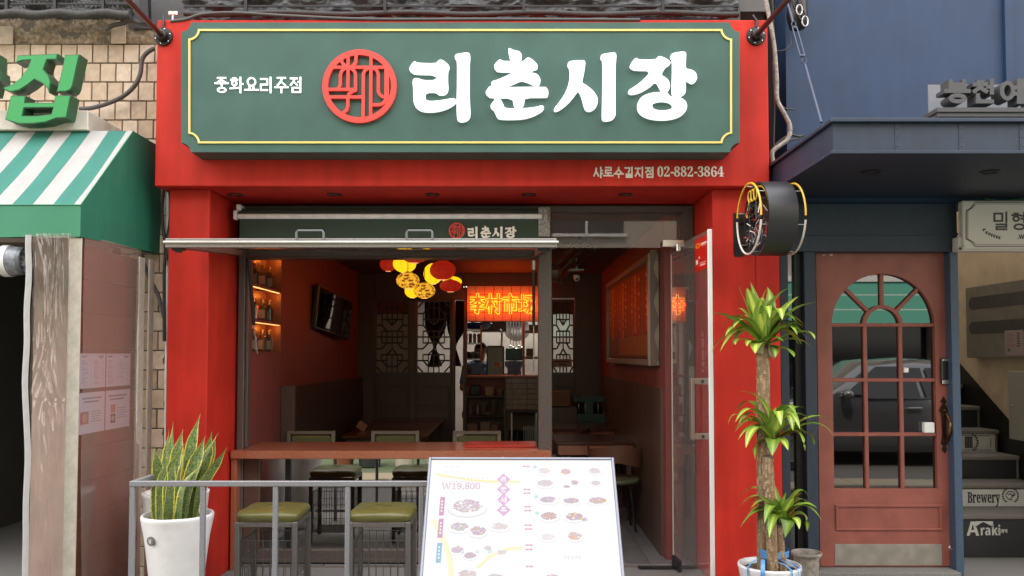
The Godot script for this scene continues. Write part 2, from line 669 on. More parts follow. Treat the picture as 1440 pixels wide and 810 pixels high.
# ------------------------------------------------------------------ the place
const FAS := 5.40    # face of the red fascia board
const PIL := 5.50    # face of the red pillars
const WIN := 6.05    # window and door line of the restaurant
const LEFTW := 5.75  # wall of the neighbour on the left
const NAVY := 5.65   # wall of the navy neighbour on the right
const BACK := 10.6   # wooden partition at the back of the dining room
const LX := -2.0     # left wall of the dining room
const RX := 1.16     # right wall of the dining room
const CEIL := 2.62
const NICHE0 := 6.3   # lit bottle niche in the left wall, near and far end
const NICHE1 := 7.08
var rng := RandomNumberGenerator.new()

func ccw(p: PackedVector2Array) -> PackedVector2Array:
	if Geometry2D.is_polygon_clockwise(p): p.reverse()
	return p

func cw(p: PackedVector2Array) -> PackedVector2Array:
	if not Geometry2D.is_polygon_clockwise(p): p.reverse()
	return p

# a traced outline (x, y pairs of a sketch with y down): scaled, shifted and turned y up, on the plane at d
func traced(a: Array, ox: float, oy: float, k: float, d: float) -> PackedVector2Array:
	var p := PackedVector2Array()
	for i in range(0, a.size(), 2):
		var w := P(ox + a[i] / k, oy + a[i + 1] / k, d)
		p.append(Vector2(w.x, w.y))
	return p

func smooth(p: PackedVector2Array, times := 1) -> PackedVector2Array:
	for t in times:
		var q := PackedVector2Array()
		for i in p.size():
			var a := p[i]
			var b := p[(i + 1) % p.size()]
			q.append(a.lerp(b, 0.25)); q.append(a.lerp(b, 0.75))
		p = q
	return p

func oval2(c: Vector2, rx: float, ry: float, seg := 32) -> PackedVector2Array:
	var p := PackedVector2Array()
	for i in seg: p.append(c + Vector2(cos(TAU * i / seg) * rx, sin(TAU * i / seg) * ry))
	return p

func _ready() -> void:
	rng.seed = 7
	# --- camera
	var cam := Camera3D.new()
	cam.name = "camera"
	cam.projection = Camera3D.PROJECTION_FRUSTUM
	cam.near = 0.05
	cam.far = 200.0
	cam.size = 2.0 * 0.05 * 405.0 / F
	cam.frustum_offset = Vector2(0, 0.05 * (ROW - 405.0) / F)
	cam.position = Vector3(0, EYE, 0)
	cam.rotation.x = atan(TILT)
	add_child(cam)
	# --- sky and exposure
	var we := WorldEnvironment.new()
	we.name = "daylight"
	var e := Environment.new()
	var sm := ProceduralSkyMaterial.new()
	sm.sky_top_color = Color(0.90, 0.90, 0.92)
	sm.sky_horizon_color = Color(1.0, 0.955, 0.89)
	sm.sky_curve = 0.2
	sm.ground_bottom_color = Color(0.32, 0.31, 0.30)
	sm.ground_horizon_color = Color(0.6, 0.6, 0.6)
	sm.sky_energy_multiplier = 1.7
	e.background_mode = Environment.BG_SKY
	e.sky = Sky.new()
	e.sky.sky_material = sm
	e.tonemap_mode = Environment.TONE_MAPPER_LINEAR
	e.tonemap_exposure = 1.8
	e.sdfgi_enabled = true
	e.ssao_enabled = true
	e.ssil_enabled = true
	we.environment = e
	add_child(we)
	# --- sun: high behind the row of houses, so that the shop fronts lie in open shade and the far side of the lane in the sun
	var sun := DirectionalLight3D.new()
	sun.name = "sun"
	sun.light_energy = 1.6
	sun.light_color = Color(1.0, 0.93, 0.82)
	sun.light_angular_distance = 0.5
	sun.shadow_enabled = true
	add_child(sun)
	sun.look_at_from_position(Vector3.ZERO, Vector3(0.25, -1.9, 1.0), Vector3.UP)

	make_jamo()
	make_materials()
	ground()
	restaurant_shell()
	left_neighbour()
	right_neighbour()
	opposite_side()
	shop_sign()
	front_fittings()
	dining_room()
	kitchen()
	street_things()
	plants()
	blade_sign()
	cables()

func ground() -> void:
	var g := G.new()
	g.bb(Vector3(-40, -0.4, 40), Vector3(40, -0.1, -4.0))
	struct("road", g, M.asphalt)
	g = G.new().bb(Vector3(-40, -0.35, -4.0), Vector3(40, 0.0, -14), 0.0)
	struct("pavement", g, M.concrete)
	g = G.new()
	for i in 40: g.bb(Vector3(-20 + i + 0.004, -0.3, -3.86), Vector3(-19 + i - 0.004, 0.004, -4.0), 0.012)
	struct("kerb", g, mat("kerb_stone", lin(0.36, 0.35, 0.33), 0.85, 0, "grit", 2.5, 0.1))
	g = G.new().bb(Vector3(1.2, -0.3, 20), Vector3(20, 0.0, -1.35))
	struct("opposite_pavement", g, mat("grey_paving", lin(0.15, 0.145, 0.14), 0.85, 0, "grit", 1.5, 0.1))
	g = G.new().bb(Vector3(-20, -0.3, 20), Vector3(1.199, 0.0, -1.35))
	struct("green_pavement", g, mat("green_paving", lin(0.14, 0.20, 0.12), 0.85, 0, "grit", 1.5, 0.1))
	g = G.new()
	for i in 40: g.bb(Vector3(-20 + i + 0.004, -0.3, -1.35), Vector3(-19 + i - 0.004, 0.006, -1.9), 0.012)
	struct("opposite_kerb", g, mat("pale_kerb", lin(0.42, 0.37, 0.28), 0.85, 0, "grit", 2.5, 0.1))

func restaurant_shell() -> void:
	var x0 := X(215, FAS)
	var x1 := X(1084, FAS)
	var top := Y(28, FAS)
	var low := Y(262, FAS)
	var b := thing("restaurant_building", "red painted restaurant front with open window, glass door and dark red dining room", "building", Vector3(-0.3, 0, -PIL))
	# pillars
	var pl0 := X(236, PIL)
	var pl1 := X(293, PIL)
	obj("pillar", G.new().bb(Vector3(pl0, 0, -PIL), Vector3(pl1, low, -6.2), 0.006), M.red, b, "left red pillar beside the tall white planter")
	var pr0 := X(1003, PIL)
	var pr1 := X(1063, PIL)
	var pr2 := X(1097, PIL)
	obj("pillar", G.new().bb(Vector3(pr0, 0, -PIL), Vector3(pr1 - 0.001, low, -6.2), 0.005), M.red, b, "right red pillar behind the corn plant")
	obj("pillar_panel", G.new().bb(Vector3(pr1 + 0.001, 0, -PIL - 0.004), Vector3(pr2, low - 0.001, -6.2), 0.005), M.red, b)
	# fascia box and soffit
	obj("fascia", G.new().bb(Vector3(x0, low, -FAS), Vector3(x1, top, -FAS - 0.32), 0.006), M.red, b)
	obj("soffit", G.new().bb(Vector3(pl0, low + 0.006, -FAS - 0.33), Vector3(pr2, low + 0.1, -6.35)), M.red, b)
	for px: float in [330.0, 470.0, 608.0, 744.0, 880.0]:
		var c := P(px, 273, 5.67)
		c.y = low
		var dl := obj("downlight", G.new().turned([Vector2(0.052, 0.006), Vector2(0.052, -0.006), Vector2(0.038, -0.008), Vector2(0.036, 0.004)], c, 20), M.black_metal, b)
		obj("lens", G.new().turned([Vector2(0.036, 0.003), Vector2(0.001, 0.0)], c, 16), mat("lens_grey", lin(0.35, 0.35, 0.35), 0.15, 0.3), dl)
	# upper storeys
	obj("upper_wall", G.new().bb(Vector3(-2.6, low + 0.11, -6.36), Vector3(1.95, 6.2, -6.6)), mat("render_grey", lin(0.2, 0.19, 0.18), 0.8, 0, "soft", 1.0), b)
	obj("upper_wall", G.new().bb(Vector3(-2.6, top + 0.25, -5.85), Vector3(1.95, 6.2, -6.355)), M.render_grey, b)
	obj("roof", G.new().bb(Vector3(-2.6, 6.2, -5.85), Vector3(1.95, 6.35, -14.2)), M.render_grey, b)
	# dining room: walls with thickness, ceiling, floor
	obj("left_room_wall", G.new().bb(Vector3(LX - 0.2, 0, -6.2), Vector3(LX, CEIL, -NICHE0)), M.red_wall, b)
	obj("left_room_wall", G.new().bb(Vector3(LX - 0.2, 0, -NICHE0 - 0.001), Vector3(LX, 1.57, -NICHE1)), M.red_wall, b)
	obj("left_room_wall", G.new().bb(Vector3(LX - 0.2, 2.41, -NICHE0 - 0.001), Vector3(LX, CEIL, -NICHE1)), M.red_wall, b)
	obj("left_room_wall", G.new().bb(Vector3(LX - 0.2, 1.571, -NICHE0 - 0.001), Vector3(LX - 0.13, 2.409, -NICHE1)), M.red_wall, b)
	obj("left_room_wall", G.new().bb(Vector3(LX - 0.2, 0, -NICHE1 - 0.001), Vector3(LX, CEIL, -13.6)), M.red_wall, b)
	obj("right_room_wall", G.new().bb(Vector3(RX, 0, -6.2), Vector3(RX + 0.2, CEIL, -13.6)), M.red_wall, b)
	obj("rear_wall", G.new().bb(Vector3(LX - 0.2, 0, -13.6), Vector3(RX + 0.2, CEIL, -13.8)), mat("kitchen_white", lin(0.55, 0.54, 0.52), 0.4, 0, "soft", 1.0), b)
	obj("ceiling", G.new().bb(Vector3(LX - 0.2, CEIL, -6.2), Vector3(RX + 0.2, CEIL + 0.12, -13.8)), mat("ceiling_dark", lin(0.085, 0.07, 0.064), 0.7, 0, "fine", 1.0), b)
	var t := G.new().box(Vector3.ZERO, Vector3(0.594, 0.03, 0.594), 0.003).mesh(Vector3(0, -0.015, 0))
	for k in 2: mat("floor_tile%d" % k, lin(0.16 + 0.02 * k, 0.152 + 0.02 * k, 0.148 + 0.018 * k), 0.32, 0, "soft", 1.2 + k)
	var fl := obj("floor_bed", G.new().bb(Vector3(LX, 0.001, -WIN), Vector3(RX + 0.2, 0.006, -13.6)), M.grout, b)
	for i in 6:
		for j in 8:
			inst("floor_tile", t, M["floor_tile%d" % ((i * 3 + j) % 2)], Vector3(LX + 0.32 + i * 0.6, -0.012, -WIN - 0.31 - j * 0.6), fl)
	# side cheeks next to the window line
	obj("dado", G.new().bb(Vector3(RX - 0.02, 0, -6.3), Vector3(RX, Y(542, 6.9) , -BACK)), M.dark_wood, b)


# a thin board between four corners (counter-clockwise seen from its face)
func slab(g: G, a: Vector3, b: Vector3, c: Vector3, d: Vector3, th: float) -> G:
	var n := (c - a).cross(d - b).normalized() * th
	g.quad(a, b, c, d)
	g.quad(d - n, c - n, b - n, a - n)
	for e: Array in [[a, b], [b, c], [c, d], [d, a]]:
		g.quad(e[0] - n, e[1] - n, e[1], e[0])
	return g

func words(text: String, at: Vector3, height: float, m: Material, parent: Node3D, called := "lettering", face := "Droid Serif", bold := false, depth := 0.004, B := Basis.IDENTITY, align := HORIZONTAL_ALIGNMENT_LEFT) -> MeshInstance3D:
	var t := TextMesh.new()
	var f := SystemFont.new()
	f.font_names = PackedStringArray([face])
	if bold: f.font_weight = 700
	t.font = f
	t.text = text
	t.font_size = 64
	t.pixel_size = height / 64.0 / 0.72
	t.depth = depth
	t.curve_step = 1.0
	t.horizontal_alignment = align
	t.vertical_alignment = VERTICAL_ALIGNMENT_CENTER
	return inst(called, t, m, at, parent, B)

# wall-mounted text of several syllables as one mesh on the plane at d (pixels of the survey sketch)
func korean(text: String, px: float, py: float, w: float, h: float, step: float, wide: float, d: float, depth: float) -> Array:
	var out := []
	for letter: Array in hangul(text, Vector2(px, py), Vector2(w, h), step, wide, true):
		var ps := []
		for p: PackedVector2Array in letter:
			var q := PackedVector2Array()
			for v in p:
				var s := P(v.x, v.y, d)
				q.append(Vector2(s.x, s.y))
			q.reverse()
			ps.append(q)
		out.append(G.new().prism(ps, Vector3(0, 0, -d), 0.0, depth))
	return out

func tent(x: float) -> float: return absf(fposmod(x, 1.0) - 0.5) * 2.0

func left_neighbour() -> void:
	var b := thing("tiled_building", "neighbouring wall of cream tiles with crumbling mortar band above the striped awning", "building", Vector3(-3.2, 0, -LEFTW))
	var z := -LEFTW - 0.012
	var open_x := -2.76
	obj("wall", G.new().bb(Vector3(-9, 2.35, z), Vector3(-2.345, 7.3, z - 0.3)), M.grout, b)
	obj("wall", G.new().bb(Vector3(open_x, 0, z), Vector3(-2.345, 2.349, z - 0.3)), M.grout, b)
	obj("wall", G.new().bb(Vector3(-9, 0, z), Vector3(-4.6, 2.349, z - 0.3)), M.grout, b)
	obj("dark_room", G.new().bb(Vector3(-4.6, 0, z - 2.5), Vector3(open_x, 2.6, z - 2.6)).bb(Vector3(open_x, 0, z - 0.31), Vector3(open_x + 0.1, 2.6, z - 2.6)).bb(Vector3(-4.7, 0, z - 0.31), Vector3(-4.6, 2.6, z - 2.6)).bb(Vector3(-4.6, 2.5, z - 0.31), Vector3(open_x, 2.6, z - 2.6)), mat("dark_room", lin(0.13, 0.12, 0.11), 0.8), b)
	var band_low := Y(62, LEFTW)
	var band_top := Y(30, LEFTW)
	# torn mortar band, lumpy
	var n := FastNoiseLite.new()
	n.seed = 3
	n.frequency = 3.0
	n.fractal_octaves = 4
	var rows := []
	for j in 15:
		var row := []
		for i in 220:
			var x := -4.75 + 2.4 * i / 219.0
			var y := lerpf(band_low + 0.004, band_top + 0.2, j / 14.0)
			var lump := n.get_noise_2d(x, y * 1.5) * 0.022 + maxf(0.0, n.get_noise_2d(x * 4.0 + 9.0, y * 4.0)) * 0.012 + (sin(x * 260.0) * 0.0025 if fmod(absf(x), 0.37) > 0.25 else 0.0)
			row.append(Vector3(x, y, z + 0.004 + lump))
		rows.append(row)
	obj("mortar_band", G.new().sheet(rows), M.mortar, b)
	# tiles
	var tones := [[0.55, 0.42, 0.295], [0.59, 0.46, 0.335], [0.50, 0.38, 0.265], [0.62, 0.50, 0.375]]
	for k in 4: mat("cream_tile%d" % k, lin(tones[k][0], tones[k][1], tones[k][2]), 0.3, 0, "soft", 3.0 + k)
	var pw := 0.111
	var ph := 0.1365
	var tm := G.new().box(Vector3.ZERO, Vector3(pw - 0.009, ph - 0.009, 0.014), 0.003).mesh(Vector3.ZERO)
	var r := 0
	var y := band_low - ph * 0.5
	while y > 0.0:
		var x := -2.345 - pw * (0.5 if r % 2 == 0 else 0.98) + 0.02
		var far := -4.6 if y > 2.85 else -2.78
		while x > far:
			var B := Basis.from_euler(Vector3(rng.randf_range(-0.012, 0.012), rng.randf_range(-0.012, 0.012), rng.randf_range(-0.008, 0.008)))
			inst("tile", tm, M["cream_tile%d" % rng.randi_range(0, 3)], Vector3(x, y, z + 0.004 + rng.randf_range(-0.001, 0.0015)), b, B)
			x -= pw
		y -= ph
		r += 1
	inst("tile", tm, M.cream_tile1, P(167, 49, LEFTW - 0.01), b)
	inst("tile", tm, M.cream_tile3, P(8, 50, LEFTW - 0.01), b)
	# rusty chips on the tiles near the red pillar
	for k in 9:
		var c := P(232 + rng.randf_range(-3, 2), 410 + k * 33 + rng.randf_range(-8, 8), LEFTW - 0.012)
		var q := PackedVector2Array()
		for i in 9: q.append(Vector2(cos(TAU * i / 9) * rng.randf_range(0.006, 0.016), sin(TAU * i / 9) * rng.randf_range(0.015, 0.04)))
		obj("rust_stain", G.new().prism([ccw(q)], Vector3(c.x, c.y, z), 0.0105, 0.0128), mat("rust", lin(0.22, 0.11, 0.045), 0.9, 0, "grit", 5.0), b)

	# light box below the green letters
	single("sign_box", G.new().bb(P(-60, 183, 5.28), P(124, 155, 5.28) + Vector3(0, 0, -0.46), 0.006), mat("cream_box", lin(0.55, 0.51, 0.44), 0.4, 0, "soft", 2.0), "cream metal box under the green letters above the striped awning", "sign box")
	# green channel letter and the end of the one before it
	var d := 5.18
	var k := 6.231
	var L := thing("green_letters", "green channel letters on the cream tiles above the striped awning", "sign", P(65, 175, d))
	var shapes := [
		[[155, 112, 508, 97, 500, 150, 415, 152, 385, 235, 430, 290, 448, 350, 430, 440, 415, 400, 375, 360, 305, 325, 250, 370, 170, 420, 100, 435, 50, 420, 25, 395, 100, 370, 180, 310, 240, 230, 270, 155, 200, 160, 140, 178]],
		[[570, 107, 700, 103, 670, 240, 640, 380, 620, 415, 580, 432, 495, 432, 525, 320, 550, 210]],
		[[95, 465, 230, 465, 222, 525, 472, 525, 485, 463, 625, 462, 600, 590, 585, 660, 500, 665, 400, 700, 300, 712, 180, 715, 100, 695, 45, 672, 70, 580], [215, 575, 465, 572, 450, 625, 330, 640, 200, 640]],
		[[-160, 100, -20, 95, -30, 230, 5, 250, 10, 330, -35, 345, -60, 450, -190, 450]],
	]
	var lit := glow("green_face", lin(0.05, 0.46, 0.13), 0.05, lin(0.016, 0.22, 0.052))
	for s: Array in shapes:
		var ps := []
		var inner := []
		for i in s.size():
			var p := traced(s[i], 0, 60, k, d)
			ps.append(ccw(p) if i == 0 else cw(p))
			for q in Geometry2D.offset_polygon(ps[i], -0.006 if i == 0 else 0.006):
				inner.append(ccw(q) if i == 0 else cw(q))
		var body := obj("letter", G.new().prism(ps, Vector3(0, 0, -d), -0.10, 0.0), mat("green_side", lin(0.022, 0.10, 0.045), 0.35, 0, "fine", 4.0), L)
		obj("letter_face", G.new().prism(inner, Vector3(0, 0, -d), 0.0005, 0.005), lit, body)
	var st := G.new()
	for px: float in [30.0, 85.0, 105.0]: st.bar(P(px, 150, 5.27), P(px, 158, 5.4), 0.012)
	obj("stand", st, M.black_metal, L)

	# striped awning
	var sx := -2.488
	var dr := 5.32
	var df := 4.69
	var yr := Y(184, dr)
	var yf := Y(288, df)
	var yv := Y(333, df)
	var yb := Y(357, LEFTW)
	var aw := thing("striped_awning", "green and white striped canvas awning of the neighbouring shop", "awning", Vector3(-3.4, 2.2, -5.2))
	var cloth_w := mat("awning_white", lin(0.42, 0.405, 0.38), 0.75, 0, "fine", 6.0)
	var cloth_g := mat("awning_green", lin(0.024, 0.185, 0.138), 0.75, 0, "fine", 6.0)
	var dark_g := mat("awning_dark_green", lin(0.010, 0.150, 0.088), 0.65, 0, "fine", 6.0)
	for m: StandardMaterial3D in [cloth_w, cloth_g, dark_g]:
		weather(m, 3.0, 1.0)
		m.backlight_enabled = true
		m.backlight = Color(0.12, 0.12, 0.12)
	var edge := sx
	for i in 13:
		var w := 0.043 if i == 0 else 0.1185
		var a := edge - w
		var rows2 := []
		for j in 13:
			var v := j / 12.0
			var row := []
			for c in 4:
				var x := lerpf(a + 0.0004, edge - 0.0004, c / 3.0)
				row.append(Vector3(x, lerpf(yf, yr, v) - 0.014 * sin(PI * v) - 0.005 * sin(PI * v) * sin(x * 17.0 + v * 4.0), -lerpf(df, dr, v)))
			rows2.append(row)
		obj("stripe", G.new().sheet(rows2), cloth_w if i % 2 == 0 else cloth_g, aw)
		edge = a
	var vg := mat("valance_green", lin(0.045, 0.235, 0.13), 0.7, 0, "fine", 8.0)
	rows = []
	for j in 7:
		var row := []
		for i in 90:
			var x := lerpf(edge, sx, i / 89.0)
			row.append(Vector3(x, lerpf(yv, yf - 0.002, j / 6.0) + (0.003 * sin(x * 9.0) if j == 0 else 0.0), -df + 0.005 * sin(x * 13.0 + 1.0) * (1.0 - j / 6.0)))
		rows.append(row)
	obj("valance", G.new().sheet(rows), vg, aw)
	obj("hem", G.new().tube([Vector3(edge, yf - 0.001, -df + 0.001), Vector3(sx, yf - 0.001, -df + 0.001), Vector3(sx, yr, -dr)], 0.004, 6), vg, aw)
	var side := [Vector2(df + 0.002, yv), Vector2(df + 0.002, yf), Vector2(dr, yr - 0.003), Vector2(LEFTW - 0.005, yr - 0.003), Vector2(LEFTW - 0.005, yb)]
	var sp := PackedVector2Array()
	for v: Vector2 in side: sp.append(Vector2(v.x, v.y))
	obj("side_panel", G.new().prism([ccw(sp)], Vector3(sx, 0, 0), -0.001, 0.003, Basis(Vector3(0, 0, -1), Vector3.UP, Vector3(1, 0, 0))), dark_g, aw)
	obj("top_panel", G.new().bb(Vector3(edge, yr - 0.002, -dr - 0.002), Vector3(sx - 0.002, yr - 0.008, -LEFTW + 0.005)), dark_g, aw)
	var fr := G.new()
	fr.bar(Vector3(sx - 0.03, yv + 0.01, -df - 0.02), Vector3(edge, yv + 0.01, -df - 0.02), 0.025)
	fr.bar(Vector3(sx - 0.03, yv + 0.01, -df - 0.02), Vector3(sx - 0.03, yb, -LEFTW + 0.03), 0.025)
	fr.bar(Vector3(sx - 0.03, yr - 0.03, -dr), Vector3(edge, yr - 0.03, -dr), 0.025)
	obj("frame", fr, M.alu, aw)

	# clear vinyl enclosure under the awning
	var cv := thing("vinyl_curtain", "crumpled clear vinyl curtain with a white zip edge under the striped awning", "curtain", Vector3(-2.6, 0, -df))
	var fn := FastNoiseLite.new()
	fn.seed = 11
	fn.frequency = 1.0
	fn.noise_type = FastNoiseLite.TYPE_SIMPLEX_SMOOTH
	fn.fractal_octaves = 1
	rows = []
	var cx0 := X(46, df)
	var cx1 := X(99, df)
	for j in 261:
		var yy := lerpf(0.05, yv + 0.02, j / 260.0)
		var row := []
		for i in 64:
			var u := i / 63.0
			var xx := lerpf(cx0, cx1, u)
			var wob := fn.get_noise_2d(xx * 5.0, yy * 1.6)
			var w2 := fn.get_noise_2d(xx * 3.0 + 20.0, yy * 0.8)
			var h := 0.020 * tent(xx * 11.0 + yy * (1.9 if yy > 1.3 else 0.5) + w2 * 1.2) + 0.013 * tent(xx * 21.0 - yy * 0.7 + wob * 1.4) + 0.007 * tent(xx * 8.0 + yy * 4.2 + w2 * 2.0) + 0.004 * tent(xx * 44.0 + yy * 2.0 + wob * 2.0)
			row.append(Vector3(xx + fn.get_noise_2d(yy * 2.0, 5.0) * 0.010 * (1.0 - u), yy, -df + 0.004 + (h - 0.02) * 0.95 * sin(PI * clampf(u, 0.04, 0.96))))
		rows.append(row)
	obj("crumpled_sheet", G.new().sheet(rows), pane("crumpled_vinyl", Color(0.62, 0.55, 0.50), 0.16, 0.02), cv)
	rows = []
	for j in 120:
		var yy := lerpf(0.02, yv + 0.01, j / 119.0)
		var xx := X(43, df) + sin(yy * 3.1) * 0.006 + fn.get_noise_2d(yy * 2.0, 5.0) * 0.010 + (1.2 - yy) * 0.012
		rows.append([Vector3(xx - 0.017, yy, -df + 0.012), Vector3(xx, yy, -df + 0.018 + sin(yy * 400.0) * 0.001), Vector3(xx + 0.019, yy, -df + 0.012)])
	obj("zip_strip", G.new().sheet(rows), mat("zip_white", lin(0.62, 0.61, 0.60), 0.5, 0, "grit", 14.0), cv)
	var pvc := mat("pvc_strip", lin(0.42, 0.385, 0.32), 0.3, 0, "soft", 4.0)
	obj("border_strip", G.new().bb(P(97, 400, df + 0.02) * Vector3(1, 0, 1), Vector3(X(115, df + 0.02), yv - 0.004, -df - 0.012), 0.006), pvc, cv)
	obj("border_strip", G.new().bb(Vector3(-2.487, 0, -5.41), Vector3(-2.474, yb - 0.06, -5.5), 0.005), pvc, cv)
	obj("border_strip", G.new().bb(Vector3(-2.483, 0, -5.56), Vector3(-2.474, yb - 0.06, -5.64), 0.004), pvc, cv)
	rows = []
	for j in 60:
		var yy := lerpf(0.02, yv + 0.02, j / 59.0)
		var row := []
		for i in 26:
			var zz := lerpf(df + 0.05, 5.45, i / 25.0)
			row.append(Vector3(-2.478 + fn.get_noise_2d(zz * 2.0, yy * 0.7) * 0.014, yy, -zz))
		rows.append(row)
	obj("side_sheet", G.new().sheet(rows), pane("side_vinyl", Color(0.62, 0.55, 0.5), 0.32, 0.12), cv)

	single("added_tint_board", G.new().bb(Vector3(-3.045, 0, -5.2), Vector3(-2.565, 2.3, -5.23), 0.003), mat("refracted_wall_brown", lin(0.36, 0.25, 0.205), 0.5, 0, "soft", 1.0), "brown board added behind the crumpled vinyl for the refracted wall colour", "board")  # added board; supplies the brown side wall seen refracted in the film
	# rolled-up vinyl at the far left, one storey of rope rings at its end
	var ry := Y(367, 4.76)
	var rv := thing("vinyl_roll", "rolled-up grey vinyl sheet tied with a white band under the awning", "vinyl roll", Vector3(-3.2, ry - 0.09, -4.76))
	var RB := Basis(Vector3(0, 1, 0), Vector3(1, 0, 0), Vector3(0, 0, -1))
	var rx := X(36, 4.76)
	obj("roll", G.new().turned([Vector2(0.088, -1.2), Vector2(0.090, -0.09), Vector2(0.082, -0.02)], Vector3(rx, ry, -4.76), 28, RB), mat("roll_vinyl", lin(0.30, 0.32, 0.36), 0.15, 0, "dirty", 5.0), rv)
	for i in 5:
		var r0 := 0.082 - i * 0.016
		obj("layer", G.new().turned([Vector2(r0, -0.02 - i * 0.004), Vector2(r0 - 0.003, 0.0 - i * 0.006), Vector2(r0 - 0.012, -0.01 - i * 0.006), Vector2(r0 - 0.0158, -0.024 - i * 0.004)], Vector3(rx, ry, -4.76), 28, RB), mat("layer_vinyl%d" % (i % 2), lin(0.10 + 0.14 * (i % 2), 0.11 + 0.14 * (i % 2), 0.12 + 0.16 * (i % 2)), 0.2), rv)
	obj("band", G.new().turned([Vector2(0.0905, -0.125), Vector2(0.0935, -0.12), Vector2(0.0935, -0.085), Vector2(0.0905, -0.08)], Vector3(rx, ry, -4.76), 28, RB), M.white_paint, rv)

	# brown panelled side wall with notices
	var wall := thing("brown_side_wall", "red brown board wall seen through clear vinyl beside the tiles", "wall", Vector3(-2.55, 0, -5.1))
	for i in 11:
		mat("brown_board%d" % (i % 3), lin(0.150 + 0.012 * (i % 3), 0.062 + 0.004 * (i % 3), 0.05), 0.35, 0, "soft", 1.0 + i % 3)
		obj("board", G.new().bb(Vector3(-2.56, i * 0.2 + 0.001, -4.74), Vector3(-2.53, i * 0.2 + 0.199, -5.5), 0.002), M["brown_board%d" % (i % 3)], wall)
	var spots := [[113, 149, 497, 547, "typed menu notice, upper left of four sheets behind clear vinyl"], [150, 184, 497, 547, "typed menu notice, upper right of four sheets behind clear vinyl"], [113, 149, 553, 612, "notice with a pink picture, lower left of four sheets behind clear vinyl"], [150, 184, 553, 612, "notice with two small pictures, lower right of four sheets behind clear vinyl"]]
	for i in 4:
		var s: Array = spots[i]
		var X0 := -2.5285
		var d0: float = -X0 * F / (720.0 - s[0])
		var d1: float = -X0 * F / (720.0 - s[1])
		var dm: float = -X0 * F / (720.0 - 113.0)
		var yt := Y(s[2], dm)
		var yl := Y(s[3], dm)
		var pic := Pic.new(128, 180, Color(0.72, 0.66, 0.70))
		var ink := Color(0.36, 0.33, 0.38)
		if i < 2:
			pic.rect(6, 8, 116, 1, ink)
			pic.rect(92, 14, 26, 4, ink); pic.rect(96, 22, 18, 3, ink); pic.rect(8, 14, 22, 5, ink)
			for col in 2:
				for q in 24:
					if rng.randf() < 0.8: pic.rect(8 + col * 60, 36 + q * 5.6, rng.randf_range(14, 38), 1.4, ink)
					if rng.randf() < 0.5: pic.rect(52 + col * 60, 36 + q * 5.6, 6, 1.4, ink)
		else:
			for q in 2: pic.rect(14 + q * 8, 22 + q * 16, 98 - q * 24, 7, ink.lerp(pic.im.get_pixel(2, 2), 0.35))
			for q in 5: pic.rect(58, 84 + q * 11, rng.randf_range(40, 60), 2.5, ink.lerp(pic.im.get_pixel(2, 2), 0.4))
			if i == 2:
				pic.rect(6, 84, 40, 54, Color(0.62, 0.36, 0.33)); pic.oval(26, 112, 13, 19, Color(0.68, 0.47, 0.43))
			else:
				pic.rect(26, 66, 24, 38, Color(0.66, 0.45, 0.45)); pic.rect(26, 110, 24, 42, Color(0.32, 0.28, 0.28)); pic.oval(38, 130, 9, 13, Color(0.62, 0.55, 0.53))
		var g := G.new()
		g.quad(Vector3(X0, yl, -d0 - 0.003), Vector3(X0, yl, -d1), Vector3(X0, yt, -d1), Vector3(X0, yt, -d0 - 0.003))
		g.quad(Vector3(X0 - 0.001, yt, -d0 - 0.003), Vector3(X0 - 0.001, yt, -d1), Vector3(X0 - 0.001, yl, -d1), Vector3(X0 - 0.001, yl, -d0 - 0.003))
		single("notice", g, printed("notice_print%d" % i, pic.texture(), 0.5), s[4], "notice", "notices behind the vinyl")

	# dark shade net rolled over the fronts
	var nets := [[-80.0, 188.0, 5.58, "dark shade net above the cream tile wall"], [263.0, 1036.0, 5.62, "long dark shade net hanging just above the red sign board"]]
	for nn: Array in nets:
		var nt := thing("shade_net", nn[3], "net", P((nn[0] + nn[1]) * 0.5, 30, nn[2]), "shade nets over the shop fronts")
		var dd: float = nn[2]
		var a: float = nn[0]
		var c: float = nn[1]
		rows = []
		for j in 24:
			var row := []
			var py := lerpf(27.0, -30.0, j / 23.0)
			for i in 300:
				var px := lerpf(a, c, i / 299.0) - (j * 0.7 if a > 0.0 and i == 0 else 0.0)
				var q := P(px, py, dd)
				q.z += sin(j * 1.9 + sin(i * 0.9) * 0.9) * 0.010 + fn.get_noise_2d(q.x * 4.0, q.y * 9.0) * 0.05
				row.append(q)
			rows.append(row)
		obj("mesh_cloth", G.new().sheet(rows), mat("net_cloth", lin(0.12, 0.118, 0.12), 0.45, 0, "blotch", 9.0), nt)
		var path := []
		for i in 40:
			var q := P(lerpf(a, c, i / 39.0), 29.0 - (5.0 if a < 0.0 else 6.0) + sin(i * 0.7) * 1.5, dd)
			q.z += 0.05
			path.append(q)
		obj("hem_roll", G.new().tube(path, 0.030 if a < 0.0 else 0.018, 10), mat("net_hem", lin(0.055, 0.05, 0.047), 0.7, 0, "dirty", 6.0), nt)
		for py: float in ([13.0] if a > 0.0 else [10.0]):
			obj("rail", G.new().bar(P(a, py, dd) + Vector3(0, 0, 0.05), P(c, py, dd) + Vector3(0, 0, 0.05), 0.012), M.black_metal, nt)
		for i in 4:
			var px := lerpf(a, c, (i + 0.45) / 4.0)
			obj("post", G.new().bar(P(px, 24, dd) + Vector3(0, 0, 0.06), P(px, -30, dd) + Vector3(0, 0, 0.06), 0.02), M.black_metal, nt)
	single("net_post", G.new().bar(P(205, 34, 5.6), P(203, -40, 5.6), 0.06, 0.05), M.black_metal, "black upright post between the two dark shade nets", "post")
